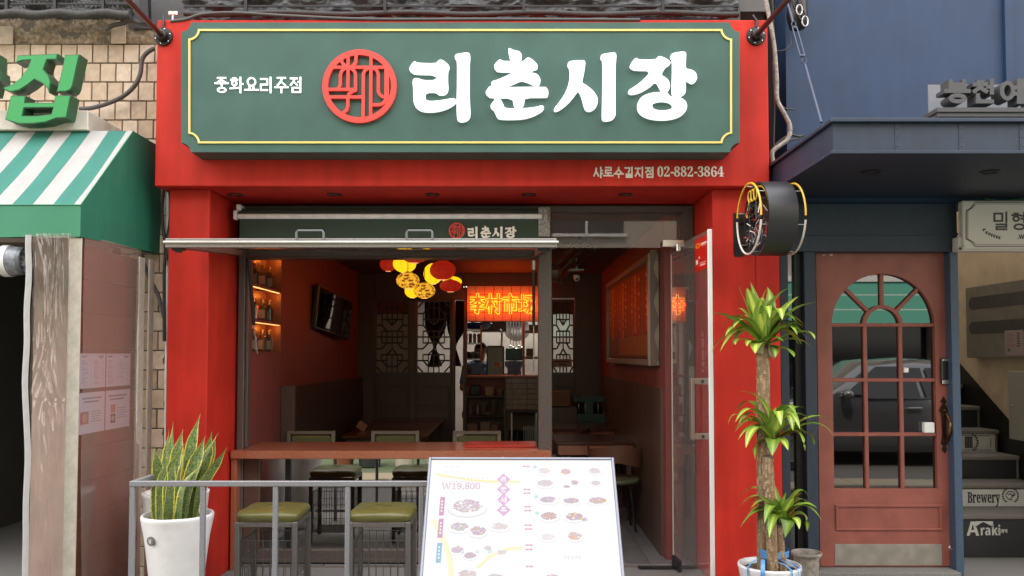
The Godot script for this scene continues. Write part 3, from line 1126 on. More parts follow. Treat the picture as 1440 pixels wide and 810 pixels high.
	single("dark_backing", G.new().bb(P(188, 40, 5.74), P(1040, -60, 5.74) + Vector3(0, 0, -0.02)), mat("backing_grey", lin(0.09, 0.088, 0.09), 0.7, 0, "soft", 2.0), "dark grey sheet on the wall behind the shade nets", "panel")

func right_neighbour() -> void:
	var z := -NAVY
	var b := thing("navy_building", "navy painted neighbouring house with canopy, red brown door and stair entrance", "building", Vector3(4, 0, z))
	var wx := X(1106, NAVY, 150)
	obj("wall", G.new().bb(Vector3(wx, Y(287, NAVY), z), Vector3(9, 7.3, z - 0.3)), M.navy_wall, b)
	obj("wall", G.new().bb(Vector3(5.0, 0, z), Vector3(9, Y(287, NAVY) - 0.001, z - 0.3)), M.navy_wall, b)
	obj("wall", G.new().bb(Vector3(4.471, 0, z), Vector3(4.999, Y(287, NAVY) - 0.001, z - 0.3)), M.navy_wall, b)
	obj("dark_gap", G.new().bb(Vector3(1.86, 0, z - 0.2), Vector3(wx - 0.001, 7.3, z - 0.3)), M.black_metal, b)  # black strip carries the shade of the recess in its colour
	obj("wall_rib", G.new().bb(P(1413, 160, NAVY), P(1421, -30, NAVY) + Vector3(0, 0, 0.03), 0.003), M.navy_wall, b)
	obj("wall_rib", G.new().bb(P(1425, 160, NAVY), P(1450, -30, NAVY) + Vector3(0, 0, 0.02), 0.003), M.navy_wall, b)
	# frame round the door
	var dd := 5.62
	var hy0 := Y(354, dd)
	var jx := [X(1099, dd, 600), X(1111, dd, 600), X(1134, dd, 600), X(1150, dd, 600), X(1341, dd, 600), X(1352, dd, 600)]
	obj("header", G.new().bb(Vector3(jx[0], hy0, -dd), Vector3(jx[5], Y(286, dd), z - 0.25), 0.004), M.navy_frame, b)
	obj("header_fillet", G.new().bb(Vector3(jx[2], Y(331, dd), -dd + 0.012), Vector3(jx[5], Y(328, dd), -dd + 0.001)), M.navy_frame, b)
	obj("post", G.new().bb(Vector3(jx[0], 0, -dd), Vector3(jx[1], hy0 - 0.001, z - 0.25), 0.003), M.navy_frame, b)
	obj("post", G.new().bb(Vector3(jx[2], 0, -dd), Vector3(jx[3], hy0 - 0.001, z - 0.25), 0.003), M.navy_frame, b)
	obj("post", G.new().bb(Vector3(jx[4], 0, -dd), Vector3(jx[5], hy0 - 0.001, z - 0.25), 0.003), mat("navy_bright", lin(0.05, 0.085, 0.14), 0.4, 0, "fine", 2.0), b)
	var win := obj("side_window", G.new().bb(Vector3(jx[1] + 0.001, 0, z - 0.06), Vector3(jx[2] - 0.001, hy0 - 0.001, z - 0.07)), M.tinted_glass, b)
	obj("window_frame", G.new().bb(Vector3(jx[2] - 0.048, 0, z - 0.03), Vector3(jx[2] - 0.002, hy0 - 0.002, z - 0.059)), M.black_metal, win)
	obj("sill", G.new().bb(Vector3(jx[2], 0.0, -dd + 0.06), Vector3(jx[4], Y(798, 5.7), z - 0.2), 0.005), M.concrete, b)
	# behind the door: dark room
	obj("inner_wall", G.new().bb(Vector3(1.9, 0, z - 2.0), Vector3(3.15, 2.6, z - 2.1)), M.dark_room, b)

	brown_door()
	canopy()
	stair_entrance(jx[5])

func brown_door() -> void:
	var d := 5.70
	var D := thing("brown_door", "red brown door with arched glazing, brass handle and steel kick plate", "door", P(1244, 797, d))
	var q := func(px: float, py: float) -> Vector2:
		var w := P(px, py, d)
		return Vector2(w.x, w.y)
	var c0: Vector2 = q.call(1242.0, 457.0)
	var w := 0.358
	var xl := c0.x - w
	var xr := c0.x + w
	var yb: float = q.call(1242.0, 687.0).y
	var rect := PackedVector2Array()
	for v: Vector2 in [Vector2(q.call(1151.0, 600.0).x, q.call(1242.0, 796.5).y), Vector2(q.call(1339.5, 600.0).x, q.call(1242.0, 796.5).y), Vector2(q.call(1339.5, 600.0).x, q.call(1242.0, 355.5).y), Vector2(q.call(1151.0, 600.0).x, q.call(1242.0, 355.5).y)]:
		rect.append(v)
	var hole := PackedVector2Array([Vector2(xl, yb), Vector2(xr, yb)])
	for i in 33: hole.append(c0 + Vector2(cos(PI * i / 32.0), sin(PI * i / 32.0)) * w)
	var o := Vector3(0, 0, -d)
	obj("leaf", G.new().prism([ccw(rect), cw(hole)], o, -0.045, 0.0), M.door_paint, D)
	# glazing bars
	var bw := 0.025
	var bars := [[Vector2(xl, c0.y), Vector2(xr, c0.y)]]
	var ys := [c0.y, q.call(1242.0, 534.5).y, q.call(1242.0, 611.0).y, yb]
	for k: int in [1, 2]: bars.append([Vector2(xl, ys[k]), Vector2(xr, ys[k])])
	var vx := [c0.x - w * 0.345, c0.x + w * 0.345]
	for x: float in vx: bars.append([Vector2(x, yb), Vector2(x, c0.y)])
	var ri := 0.128
	for a: float in [PI * 0.5, PI * 0.25, PI * 0.75]:
		bars.append([c0 + Vector2(cos(a), sin(a)) * ri, c0 + Vector2(cos(a), sin(a)) * w])
	for i in bars.size():
		var a: Vector2 = bars[i][0]
		var e: Vector2 = bars[i][1]
		obj("glazing_bar", G.new().bar(Vector3(a.x, a.y, -d - 0.017 - 0.0006 * i), Vector3(e.x, e.y, -d - 0.017 - 0.0006 * i), bw, 0.026, 0.004), M.door_paint, D)
	var arc := PackedVector2Array()
	for i in 21: arc.append(c0 + Vector2(cos(PI * i / 20.0), sin(PI * i / 20.0)) * ri)
	obj("glazing_bar", G.new().prism(Geometry2D.offset_polyline(arc, bw * 0.5, Geometry2D.JOIN_MITER, Geometry2D.END_BUTT), o, -0.034, -0.0035), M.door_paint, D)
	# panes
	var gx := [xl, vx[0], vx[1], xr]
	for r in 3:
		for c in 3:
			obj("pane", G.new().box(Vector3((gx[c] + gx[c + 1]) * 0.5, (ys[r] + ys[r + 1]) * 0.5, -d - 0.034), Vector3(gx[c + 1] - gx[c], absf(ys[r + 1] - ys[r]), 0.005), 0.0, Basis.from_euler(Vector3(rng.randf_range(-0.006, 0.006), rng.randf_range(-0.008, 0.008), 0))), M.tinted_glass, D)
	for i in 4:
		var p := PackedVector2Array()
		for j in 9: p.append(c0 + Vector2(cos(PI * (i + j / 8.0) / 4.0), sin(PI * (i + j / 8.0) / 4.0)) * w)
		for j in 9: p.append(c0 + Vector2(cos(PI * (i + 1 - j / 8.0) / 4.0), sin(PI * (i + 1 - j / 8.0) / 4.0)) * ri)
		obj("pane", G.new().prism([ccw(p)], o, -0.036, -0.031), M.tinted_glass, D)
	var half := PackedVector2Array([c0 + Vector2(-ri, 0), c0 + Vector2(ri, 0)])
	for j in range(1, 16): half.append(c0 + Vector2(cos(PI * j / 16.0), sin(PI * j / 16.0)) * ri)
	obj("pane", G.new().prism([ccw(half)], o, -0.036, -0.031), M.tinted_glass, D)
	# moulded panel, kick plate with screws
	var m0 := P(1175, 746, d)
	var m1 := P(1324, 709, d)
	var g := G.new()
	for e: Array in [[m0.x, m0.y, m1.x, m0.y + 0.02], [m0.x, m1.y - 0.02, m1.x, m1.y], [m0.x, m0.y + 0.021, m0.x + 0.02, m1.y - 0.021], [m1.x - 0.02, m0.y + 0.021, m1.x, m1.y - 0.021]]:
		g.bb(Vector3(e[0], e[1], -d + 0.0005), Vector3(e[2], e[3], -d + 0.012), 0.004)
	obj("moulding", g, M.door_paint, D)
	var k0 := P(1174, 795, d)
	var k1 := P(1324, 765, d)
	var kp := obj("kick_plate", G.new().bb(Vector3(k0.x, k0.y, -d + 0.0005), Vector3(k1.x, k1.y, -d + 0.003), 0.001), mat("brushed_steel", lin(0.46, 0.42, 0.36), 0.38, 0.75, "soft", 2.0), D)
	for i in 6:
		for s: int in [0, 1]:
			var x := lerpf(k0.x + 0.012, k1.x - 0.012, i / 5.0)
			obj("screw", G.new().turned([Vector2(0.005, 0), Vector2(0.004, 0.002), Vector2(0.0005, 0.0028)], Vector3(x, (k0.y + 0.01) if s == 0 else (k1.y - 0.01), -d + 0.003), 8, Basis(Vector3.RIGHT, Vector3(0, 0, 1), Vector3(0, -1, 0))), M.alu, kp)
	# handle: cut backplate with finials and a bowed grip
	var h0 := P(1327, 598, d)
	var plate := []
	for s: Array in [[0.0, 0.20], [0.010, 0.18], [0.024, 0.165], [0.008, 0.15], [0.022, 0.125], [0.034, 0.10], [0.020, 0.085], [0.016, 0.04], [0.013, -0.05], [0.017, -0.10], [0.026, -0.125], [0.008, -0.145], [0.02, -0.165], [0.0, -0.195]]: plate.append(s)
	var pp := PackedVector2Array()
	for s: Array in plate: pp.append(Vector2(h0.x + s[0], h0.y + s[1]))
	for i in range(plate.size() - 2, 0, -1): pp.append(Vector2(h0.x - plate[i][0], h0.y + plate[i][1]))
	var brass := mat("aged_brass", lin(0.26, 0.12, 0.045), 0.3, 0.85, "dirty", 9.0)
	var hp := obj("handle_plate", G.new().prism([ccw(pp)], o, 0.0005, 0.006), mat("dark_brass", lin(0.07, 0.035, 0.02), 0.4, 0.7, "dirty", 8.0), D)
	var path := []
	var rad := []
	for i in 15:
		var t := i / 14.0
		path.append(Vector3(h0.x + 0.016 + sin(t * TAU) * 0.006, h0.y + 0.085 - 0.2 * t, -d + 0.006 + sin(PI * t) * 0.05))
		rad.append(0.007 + 0.006 * sin(PI * t) + 0.002 * sin(t * 20.0))
	obj("grip", G.new().tube(path, rad, 10), brass, hp)
	obj("thumb_latch", G.new().ball(Vector3(h0.x, h0.y + 0.105, -d + 0.016), Vector3(0.011, 0.009, 0.014)), brass, hp)
	# keypad, switch box, stopper knob, marks
	var kb := obj("keypad_lock", G.new().bb(P(1322, 540, d) , P(1337, 504, d) + Vector3(0, 0, 0.028), 0.005), mat("black_plastic", lin(0.012, 0.012, 0.013), 0.18), D)
	obj("lock_cap", G.new().bb(P(1322.5, 508, d) + Vector3(0, 0, 0.005), P(1336.5, 504.6, d) + Vector3(0, 0, 0.031), 0.003), M.alu, kb)
	obj("lock_cap", G.new().bb(P(1322.5, 540, d) + Vector3(0, 0, 0.005), P(1336.5, 534, d) + Vector3(0, 0, 0.031), 0.003), M.alu, kb)
	obj("bell_box", G.new().bb(P(1299, 609, d) + Vector3(0, 0, -0.03), P(1313.5, 594, d) + Vector3(0, 0, 0.012), 0.006), M.white_paint, D)
	obj("small_box", G.new().bb(P(1272, 524, d) + Vector3(0, 0, -0.03), P(1279, 517, d) + Vector3(0, 0, -0.01), 0.004), M.white_paint, D)
	obj("stopper_knob", G.new().lathe([Vector2(0.022, 0), Vector2(0.022, 0.006), Vector2(0.012, 0.012), Vector2(0.014, 0.03), Vector2(0.010, 0.038), Vector2(0.0005, 0.04)], P(1338, 771, d), 14, Basis(Vector3.RIGHT, Vector3(0, 0, 1), Vector3(0, -1, 0))), M.alu, D)
	obj("paint_chip", G.new().prism([oval2(q.call(1158.5, 358.5), 0.008, 0.003, 8), oval2(q.call(1169.0, 358.5), 0.011, 0.005, 7)], o, 0.0003, 0.0012), M.white_paint, D)

func canopy() -> void:
	var df := 4.38
	var yl := Y(216, df)
	var y1 := Y(211, df)
	var y2 := Y(171, df)
	var yt := Y(165.5, df)
	var x0 := X(1169, df, 190)
	var x1 := 8.5
	var c := thing("entrance_canopy", "slate blue steel canopy with two dark downlights over the brown door", "canopy", Vector3(4, yl, -5.0))
	obj("top_flange", G.new().bb(Vector3(x0, y2, -df), Vector3(x1, yt, -df - 0.12), 0.003).bb(Vector3(x0, y2, -df - 0.121), Vector3(x0 + 0.12, yt, -NAVY + 0.001), 0.003), M.canopy_paint, c)
	obj("bottom_flange", G.new().bb(Vector3(x0, yl, -df), Vector3(x1, y1, -df - 0.12), 0.003).bb(Vector3(x0, yl, -df - 0.121), Vector3(x0 + 0.12, y1, -NAVY + 0.001), 0.003), M.canopy_paint, c)
	obj("front_web", G.new().bb(Vector3(x0 + 0.022, y1 + 0.001, -df - 0.03), Vector3(x1, y2 - 0.001, -df - 0.042)), M.canopy_paint, c)
	obj("side_web", G.new().bb(Vector3(x0 + 0.022, y1 + 0.001, -df - 0.043), Vector3(x0 + 0.034, y2 - 0.001, -NAVY + 0.001)), M.canopy_paint, c)
	obj("soffit_sheet", G.new().bb(Vector3(x0 + 0.121, yl + 0.006, -df - 0.121), Vector3(x1, yl + 0.016, -NAVY + 0.001)), M.navy_frame, c)
	obj("roof_sheet", G.new().bb(Vector3(x0 + 0.121, y2 - 0.02, -df - 0.121), Vector3(x1, y2 - 0.002, -NAVY + 0.001)), M.navy_frame, c)
	for px: float in [1262.0, 1352.0, 1437.0]:   # sheet joints and rivets of the front
		var q := P(px, 190, df + 0.03)
		obj("joint_strip", G.new().bb(Vector3(q.x - 0.014, y1 + 0.002, -df - 0.0295), Vector3(q.x + 0.014, y2 - 0.002, -df - 0.0265), 0.001), M.canopy_paint, c)
		for k in 3: obj("rivet", G.new().ball(Vector3(q.x, lerpf(y1 + 0.03, y2 - 0.03, k / 2.0), -df - 0.0265), Vector3(0.005, 0.005, 0.003), 8, 6), M.canopy_paint, c)
	for px: float in [1225.0, 1391.0]:
		var p := P(px, 242, 4.84)
		p.y = yl + 0.006
		var dl := obj("downlight", G.new().turned([Vector2(0.058, 0.003), Vector2(0.058, -0.006), Vector2(0.044, -0.008), Vector2(0.042, 0.003)], p, 20), M.black_metal, c)
		obj("lens", G.new().turned([Vector2(0.042, 0.001), Vector2(0.001, 0.0)], p, 16), M.lens_grey, dl)
	# lettering on top of the canopy, on a plinth in front of a pale acrylic plate
	var s := thing("canopy_letters", "grey three-dimensional Korean letters on a plinth above the slate blue canopy", "sign", P(1390, 163, 4.55))
	obj("plinth", G.new().bb(P(1319, 164.5, 4.52), P(1520, 152, 4.52) + Vector3(0, 0, -0.16), 0.003), mat("sign_grey", lin(0.07, 0.07, 0.072), 0.5, 0, "fine", 3.0), s)
	obj("plinth_cap", G.new().bb(P(1318, 157.5, 4.51), P(1520, 151.0, 4.51) + Vector3(0, 0, -0.17), 0.002), M.sign_grey, s)
	obj("back_plate", G.new().bb(P(1306, 165, 4.74), P(1520, 119, 4.74) + Vector3(0, 0, -0.006)), mat("pale_acrylic", lin(0.20, 0.21, 0.235), 0.35, 0, "soft", 1.0), s)
	for g: G in korean("봉천예술", 1319, 121, 31, 29, 37.5, 5.6, 4.60, 0.09):
		obj("letter", g, M.sign_grey, s)
	# tie rod with turnbuckle
	var t := thing("tie_rod", "blue grey tie rod with turnbuckle holding the left end of the canopy", "rod", P(1155, 176, 4.7))
	var steel := mat("rod_paint", lin(0.045, 0.06, 0.095), 0.45, 0.2)
	var a := P(1155, 172, 4.75)
	var f := P(1098, -30, 5.6)
	var at := func(u: float) -> Vector3: return a.lerp(f, u)
	obj("rod", G.new().tube([a, at.call(0.36)], 0.008, 8), steel, t)
	obj("rod", G.new().tube([at.call(0.66), f], 0.008, 8), steel, t)
	var side := Vector3(0.014, 0.003, 0)
	var tb := G.new()
	for sg: float in [-1.0, 1.0]: tb.tube([at.call(0.42) + side * sg, at.call(0.62) + side * sg], 0.005, 6)
	for u: float in [0.42, 0.62]: tb.ball(at.call(u), Vector3(0.018, 0.011, 0.01), 10, 6)
	obj("turnbuckle", tb, steel, t)
	for u: float in [0.385, 0.645]:
		var ring := []
		for i in 13: ring.append(at.call(u) + Vector3(cos(TAU * i / 12.0) * 0.014, sin(TAU * i / 12.0) * 0.02, 0))
		obj("eye", G.new().tube(ring, 0.004, 6, false), steel, t)

func stair_entrance(x0: float) -> void:
	var RWX := 4.27
	var w := thing("stair_hall", "dim beige stair hall open to the street beside the brown door", "wall", Vector3(3.6, 0, -6.2))
	var beige := mat("hall_beige", lin(0.56, 0.46, 0.33), 0.7, 0, "soft", 1.2)
	obj("side_wall", G.new().bb(Vector3(RWX, 0, -5.7), Vector3(RWX + 0.2, 3.0, -9.0)), beige, w)  # kept low so that sky light spills into the hall
	obj("side_wall", G.new().bb(Vector3(x0 - 0.12, 0, -5.91), Vector3(x0 - 0.02, 7.0, -9.0)), beige, w)  # unseen upper part raised to keep direct sun out
	obj("hall_ceiling_strip", G.new().bb(Vector3(x0 - 0.019, 2.75, -5.96), Vector3(RWX - 0.001, 2.85, -6.1)), M.dark_room, w)  # cut short; the open shaft behind it is added for sky light
	obj("end_wall", G.new().bb(Vector3(x0 - 0.12, 0, -9.0), Vector3(RWX + 0.2, 7.0, -9.1)), beige, w)  # its unseen height is added to block the sun
	var ink := PackedVector2Array()   # dark painted skirting that climbs with the stairs
	for v: Array in [[6.2, 0.0], [8.95, 0.0], [8.95, 2.2], [7.76, 1.45], [7.065, 1.01], [6.2, 0.47]]: ink.append(Vector2(v[0], v[1]))
	obj("dark_skirting", G.new().prism([ccw(ink)], Vector3(RWX, 0, 0), -0.006, -0.0005, Basis(Vector3(0, 0, -1), Vector3(0, 1, 0), Vector3(1, 0, 0))), M.black_metal, w)
	# stairs
	var st := thing("staircase", "stone steps with printed risers climbing inside the stair hall", "stairs", Vector3(3.6, 0, -6.34))
	var stone := mat("step_stone", lin(0.26, 0.235, 0.20), 0.55, 0, "grit", 3.0)
	var dark := mat("riser_black", lin(0.018, 0.018, 0.02), 0.4)
	var pale := mat("riser_white", lin(0.50, 0.49, 0.45), 0.5)
	var sx := x0 - 0.019
	var ex := 4.25
	for i in 6:
		var zz := -6.34 - 0.28 * i
		var yy := 0.33 + 0.19 * i
		obj("tread", G.new().bb(Vector3(sx, yy - 0.035, zz + 0.02), Vector3(ex, yy, zz - 0.28), 0.006), stone, st)
		var rs := obj("riser", G.new().bb(Vector3(sx, yy - 0.19 if i else 0.0, zz - 0.002), Vector3(ex - 0.012, yy - 0.036, zz - 0.1)), pale if i in [1, 3] else dark, st)
		var face := zz
		var my := yy - 0.11
		if i == 0:
			words("A", Vector3(X(1352, 6.34), my - 0.002, face), 0.105, pale, rs, "lettering", "Droid Sans", true)
			words("raki", Vector3(X(1370.5, 6.34), my - 0.014, face), 0.075, pale, rs, "lettering", "Droid Sans", true, 0.004, Basis.from_scale(Vector3(0.82, 1, 1)))
			var mt := PackedVector2Array()
			for v: Array in [[1371, 741], [1397, 741], [1396, 733], [1371, 733]]: mt.append(Vector2(P(v[0], v[1], 6.34).x, P(v[0], v[1], 6.34).y))
			obj("emblem", G.new().prism([ccw(mt)], Vector3(0, 0, face), 0.0, 0.002), pale, rs)
			var hill := PackedVector2Array()
			for v: Array in [[1371, 741], [1380, 735], [1383, 734], [1387, 736], [1397, 741]]: hill.append(Vector2(P(v[0], v[1], 6.34).x, P(v[0], v[1], 6.34).y))
			obj("emblem", G.new().prism([ccw(hill)], Vector3(0, 0, face), 0.002, 0.003), dark, rs)
			for g: G in korean("아라키", 1403, 744.5, 4, 4.5, 4.8, 0.9, 6.34, 0.002): obj("lettering", g, pale, rs)
		elif i == 1:
			words("Brewery", Vector3(X(1354, 6.62), my + 0.0, face), 0.088, dark, rs, "lettering", "Droid Serif", true, 0.004, Basis.from_scale(Vector3(0.50, 1, 1)))
			obj("border_line", G.new().bb(Vector3(sx, yy - 0.043, face), Vector3(ex - 0.02, yy - 0.039, face + 0.002)).bb(Vector3(sx, yy - 0.185, face), Vector3(ex - 0.02, yy - 0.181, face + 0.002)), dark, rs)
			wreath(P(1421, 697, 6.62), 0.062, dark, rs, true)
		elif i == 3:
			var bx := P(1362, 622, 7.18)
			for k in 5: obj("emblem", G.new().bb(Vector3(bx.x - 0.032 + k * 0.014, bx.y - 0.05, face), Vector3(bx.x - 0.022 + k * 0.014, bx.y + 0.05, face + 0.002)), dark, rs)
			wreath(Vector3(bx.x - 0.005, bx.y, 0.0), 0.085, dark, rs, false)
			obj("border_line", G.new().bb(Vector3(sx, yy - 0.052, face), Vector3(ex - 0.07, yy - 0.048, face + 0.002)).bb(Vector3(sx, yy - 0.176, face), Vector3(ex - 0.07, yy - 0.172, face + 0.002)).bb(Vector3(ex - 0.069, yy - 0.15, face), Vector3(ex - 0.065, yy - 0.075, face + 0.002)), dark, rs)
			obj("plastic_cover", G.new().bb(Vector3(ex - 0.03, yy - 0.186, face + 0.001), Vector3(ex - 0.012, yy - 0.04, face + 0.004)), stone, rs)
		if i in [2, 4]:
			obj("edge_strip", G.new().bb(Vector3(ex - 0.02, yy - 0.19, zz - 0.001), Vector3(ex - 0.001, yy - 0.036, zz + 0.003)), stone, rs)
	# meter cabinets on the side wall
	var cab := thing("meter_cabinet", "grey metal meter cabinet with two dark slots on the stair hall wall", "cabinet", Vector3(4.2, 1.5, -7.2))
	var cx := RWX - 0.09
	var gm := mat("cabinet_grey", lin(0.155, 0.145, 0.115), 0.5, 0, "soft", 2.0)
	var da: float = cx * F / (1440.0 + 60 - 720.0)
	var db: float = cx * F / (1359.0 - 720.0)
	var y0 := Y(503, db)
	var y1 := Y(405, db)
	obj("case", G.new().bb(Vector3(cx, y0, -da), Vector3(RWX - 0.001, y1, -db), 0.004), gm, cab)
	for yy: float in [Y(428, db), Y(462, db)]:
		var slot := PackedVector2Array()
		for i in 9: slot.append(Vector2(db - 0.11 + cos(PI * i / 8.0 - PI / 2) * 0.055, yy + sin(PI * i / 8.0 - PI / 2) * 0.055))
		slot.append(Vector2(da + 0.1, yy + 0.055)); slot.append(Vector2(da + 0.1, yy - 0.055))
		obj("slot", G.new().prism([ccw(slot)], Vector3(cx, 0, 0), -0.003, -0.0005, Basis(Vector3(0, 0, -1), Vector3(0, 1, 0), Vector3(1, 0, 0))), mat("slot_glass", lin(0.03, 0.03, 0.03), 0.1), cab)
	var paper := Pic.new(64, 72, Color(0.55, 0.49, 0.48))
	for k in 8: paper.rect(8, 10 + k * 5, rng.randf_range(18, 30), 1, Color(0.4, 0.25, 0.25))
	for k in 6: paper.rect(42, 8 + k * 7, 10, 4, Color(0.25, 0.23, 0.25))
	paper.oval(14, 56, 5, 5, Color(0.3, 0.3, 0.32))
	var pa: float = cx * F / (1440.0 - 720.0)
	var pb: float = cx * F / (1413.5 - 720.0)
	var pg := G.new()
	pg.quad(Vector3(cx - 0.004, Y(500, pb), -pb), Vector3(cx - 0.004, Y(500, pb), -pa), Vector3(cx - 0.004, Y(465, pb), -pa), Vector3(cx - 0.004, Y(465, pb), -pb))
	single("paper_notice", pg, printed("paper_print", paper.texture()), "small printed paper taped on the grey meter cabinet", "notice")
	var fb := thing("fuse_box", "plain grey fuse box low on the stair hall wall", "fuse box", Vector3(4.2, 0.8, -6.7))
	var fa: float = 4.15 * F / (1480.0 - 720.0)
	var fc: float = 4.15 * F / (1416.0 - 720.0)
	obj("case", G.new().bb(Vector3(4.15, Y(617, fc), -fa), Vector3(RWX - 0.007, Y(522, fc), -fc), 0.004), mat("box_grey", lin(0.26, 0.25, 0.22), 0.5), fb)
	obj("lock", G.new().ball(Vector3(4.148, Y(570, fc), -fc + 0.05), Vector3(0.006, 0.012, 0.012)), M.alu, fb)
	single("junction_box", G.new().bb(Vector3(4.1, Y(425, 6.4), -6.05), Vector3(RWX - 0.001, Y(352, 6.4), -6.42), 0.006), gm, "small grey box above the meter cabinet at the edge of the stair hall", "junction box")

	# hanging shop sign
	var d := 5.5
	var sg := thing("hanging_sign", "cream framed shop sign with wheat wreath over the stair hall", "sign", P(1420, 350, d))
	obj("board", G.new().bb(P(1355, 350, d), P(1530, 282, d) + Vector3(0, 0, -0.06), 0.006), mat("sign_cream", lin(0.56, 0.53, 0.48), 0.45), sg)
	obj("bracket", G.new().bb(P(1348, 353, d + 0.03), P(1530, 347, d + 0.03) + Vector3(0, 0, -0.08), 0.003).bb(P(1348, 352, d + 0.03), P(1354, 333, d + 0.03) + Vector3(0, 0, -0.08), 0.003), M.sign_cream, sg)
	var inkm := mat("sign_ink", lin(0.06, 0.05, 0.055), 0.5)
	for off: float in [0.0, 2.4]:
		var line := PackedVector2Array()
		for v: Array in [[1530, 284.5 + off], [1371 + off * 0.6, 284.5 + off], [1366 + off, 292], [1358.5 + off, 296.5], [1358.5 + off, 336], [1366 + off, 340], [1371 + off * 0.6, 346.5 - off], [1530, 346.5 - off]]:
			line.append(Vector2(P(v[0], v[1], d).x, P(v[0], v[1], d).y))
		obj("border_line", G.new().prism(Geometry2D.offset_polyline(line, 0.0028 - off * 0.0006), Vector3(0, 0, -d), 0.0003, 0.002), inkm, sg)
	for g: G in korean("밀형제", 1397, 299, 22, 24, 25, 2.7, d, 0.002): obj("letter", g, inkm, sg)
	words(".W", P(1430, 333, d) , 0.03, inkm, sg, "lettering", "Droid Sans", true, 0.003)
	for i in 7:
		var u := i / 6.0
		var c := P(lerpf(1383, 1404, u), 322 + 12.0 * pow(u, 0.6), d)
		for s2: float in [-1.0, 1.0]:
			var lf := PackedVector2Array()
			var ang := -0.9 + u * 0.75 + s2 * 0.7
			for k in 10:
				var e := Vector2(cos(TAU * k / 10.0) * 0.0095, sin(TAU * k / 10.0) * 0.0042) + Vector2(0.007, 0)
				lf.append(Vector2(c.x, c.y) + e.rotated(ang))
			obj("wheat_grain", G.new().prism([ccw(lf)], Vector3(0, 0, -d), 0.0003, 0.002), inkm, sg)
	var cab2 := []
	for i in 12: cab2.append(P(1385 + i * 9, 279 + sin(i * 0.5) * 3.5, 5.56))
	single("green_wire", G.new().tube(cab2, 0.006, 6), mat("green_plastic", lin(0.03, 0.16, 0.06), 0.4), "thin green wire sagging above the cream hanging sign", "wire")

func wreath(c: Vector3, r: float, m: Material, parent: Node3D, emblem: bool) -> void:
	var z := where[parent].z as float
	var g := G.new()
	for side: float in [-1.0, 1.0]:
		if not emblem and side < 0.0: continue
		for i in 8:
			var a := (-0.30 + 0.62 * i / 7.0) * PI
			var p := Vector2(c.x + side * cos(a) * r, c.y + sin(a) * r * 0.95)
			var lf := PackedVector2Array()
			for k in 8: lf.append(p + Vector2(cos(TAU * k / 8.0) * r * 0.17, sin(TAU * k / 8.0) * r * 0.085).rotated(side * (a + 0.6)))
			g.prism([ccw(lf)], Vector3(0, 0, 0), 0.0, 0.002)
	if emblem:
		for e: Array in [[[-0.6, 0.1, -0.2, 0.55, 0.3, 0.5, 0.62, 0.15, 0.3, -0.1, 0.0, -0.35]], [[-0.55, -0.1, -0.2, -0.5, 0.2, -0.55]], [[-0.25, 0.1, 0.05, 0.25, 0.2, 0.0, 0.45, 0.1]]]:
			var line := PackedVector2Array()
			for k in range(0, e[0].size(), 2): line.append(Vector2(c.x + e[0][k] * r, c.y + e[0][k + 1] * r))
			g.prism(Geometry2D.offset_polyline(line, r * 0.055), Vector3.ZERO, 0.0, 0.002)
	var zf := 0.0
	# the riser's face: its front is the largest z of its mesh
	var mi := parent as MeshInstance3D
	zf = z + mi.mesh.get_aabb().end.z
	for i in g.V.size(): g.V[i].z += zf + 0.0003
	obj("emblem", g, m, parent)

# rectangle with hollowed (concave) corners, from survey pixels on the plane at d
func notched(x0: float, y0: float, x1: float, y1: float, r: float, d: float) -> PackedVector2Array:
	return notch_ring(x0, y0, x1, y1, r, d, 0.01)[0]

func notch_ring(x0: float, y0: float, x1: float, y1: float, r: float, d: float, w: float) -> Array:
	var corners := [[x0, y1, -90.0, 0.0], [x1, y1, 180.0, 270.0], [x1, y0, 90.0, 180.0], [x0, y0, 0.0, 90.0]]
	var p := PackedVector2Array()
	for k in 4:
		var c: Array = corners[k]
		for i in 9:
			var a := deg_to_rad(lerpf(c[2], c[3], i / 8.0))
			p.append(Vector2(P(c[0] + cos(a) * r, c[1] + sin(a) * r, d).x, P(c[0] + cos(a) * r, c[1] + sin(a) * r, d).y))
	var outer := ccw(p)
	var inner: Array = Geometry2D.offset_polygon(outer, -w, Geometry2D.JOIN_MITER)
	return [outer, cw(inner[0])]

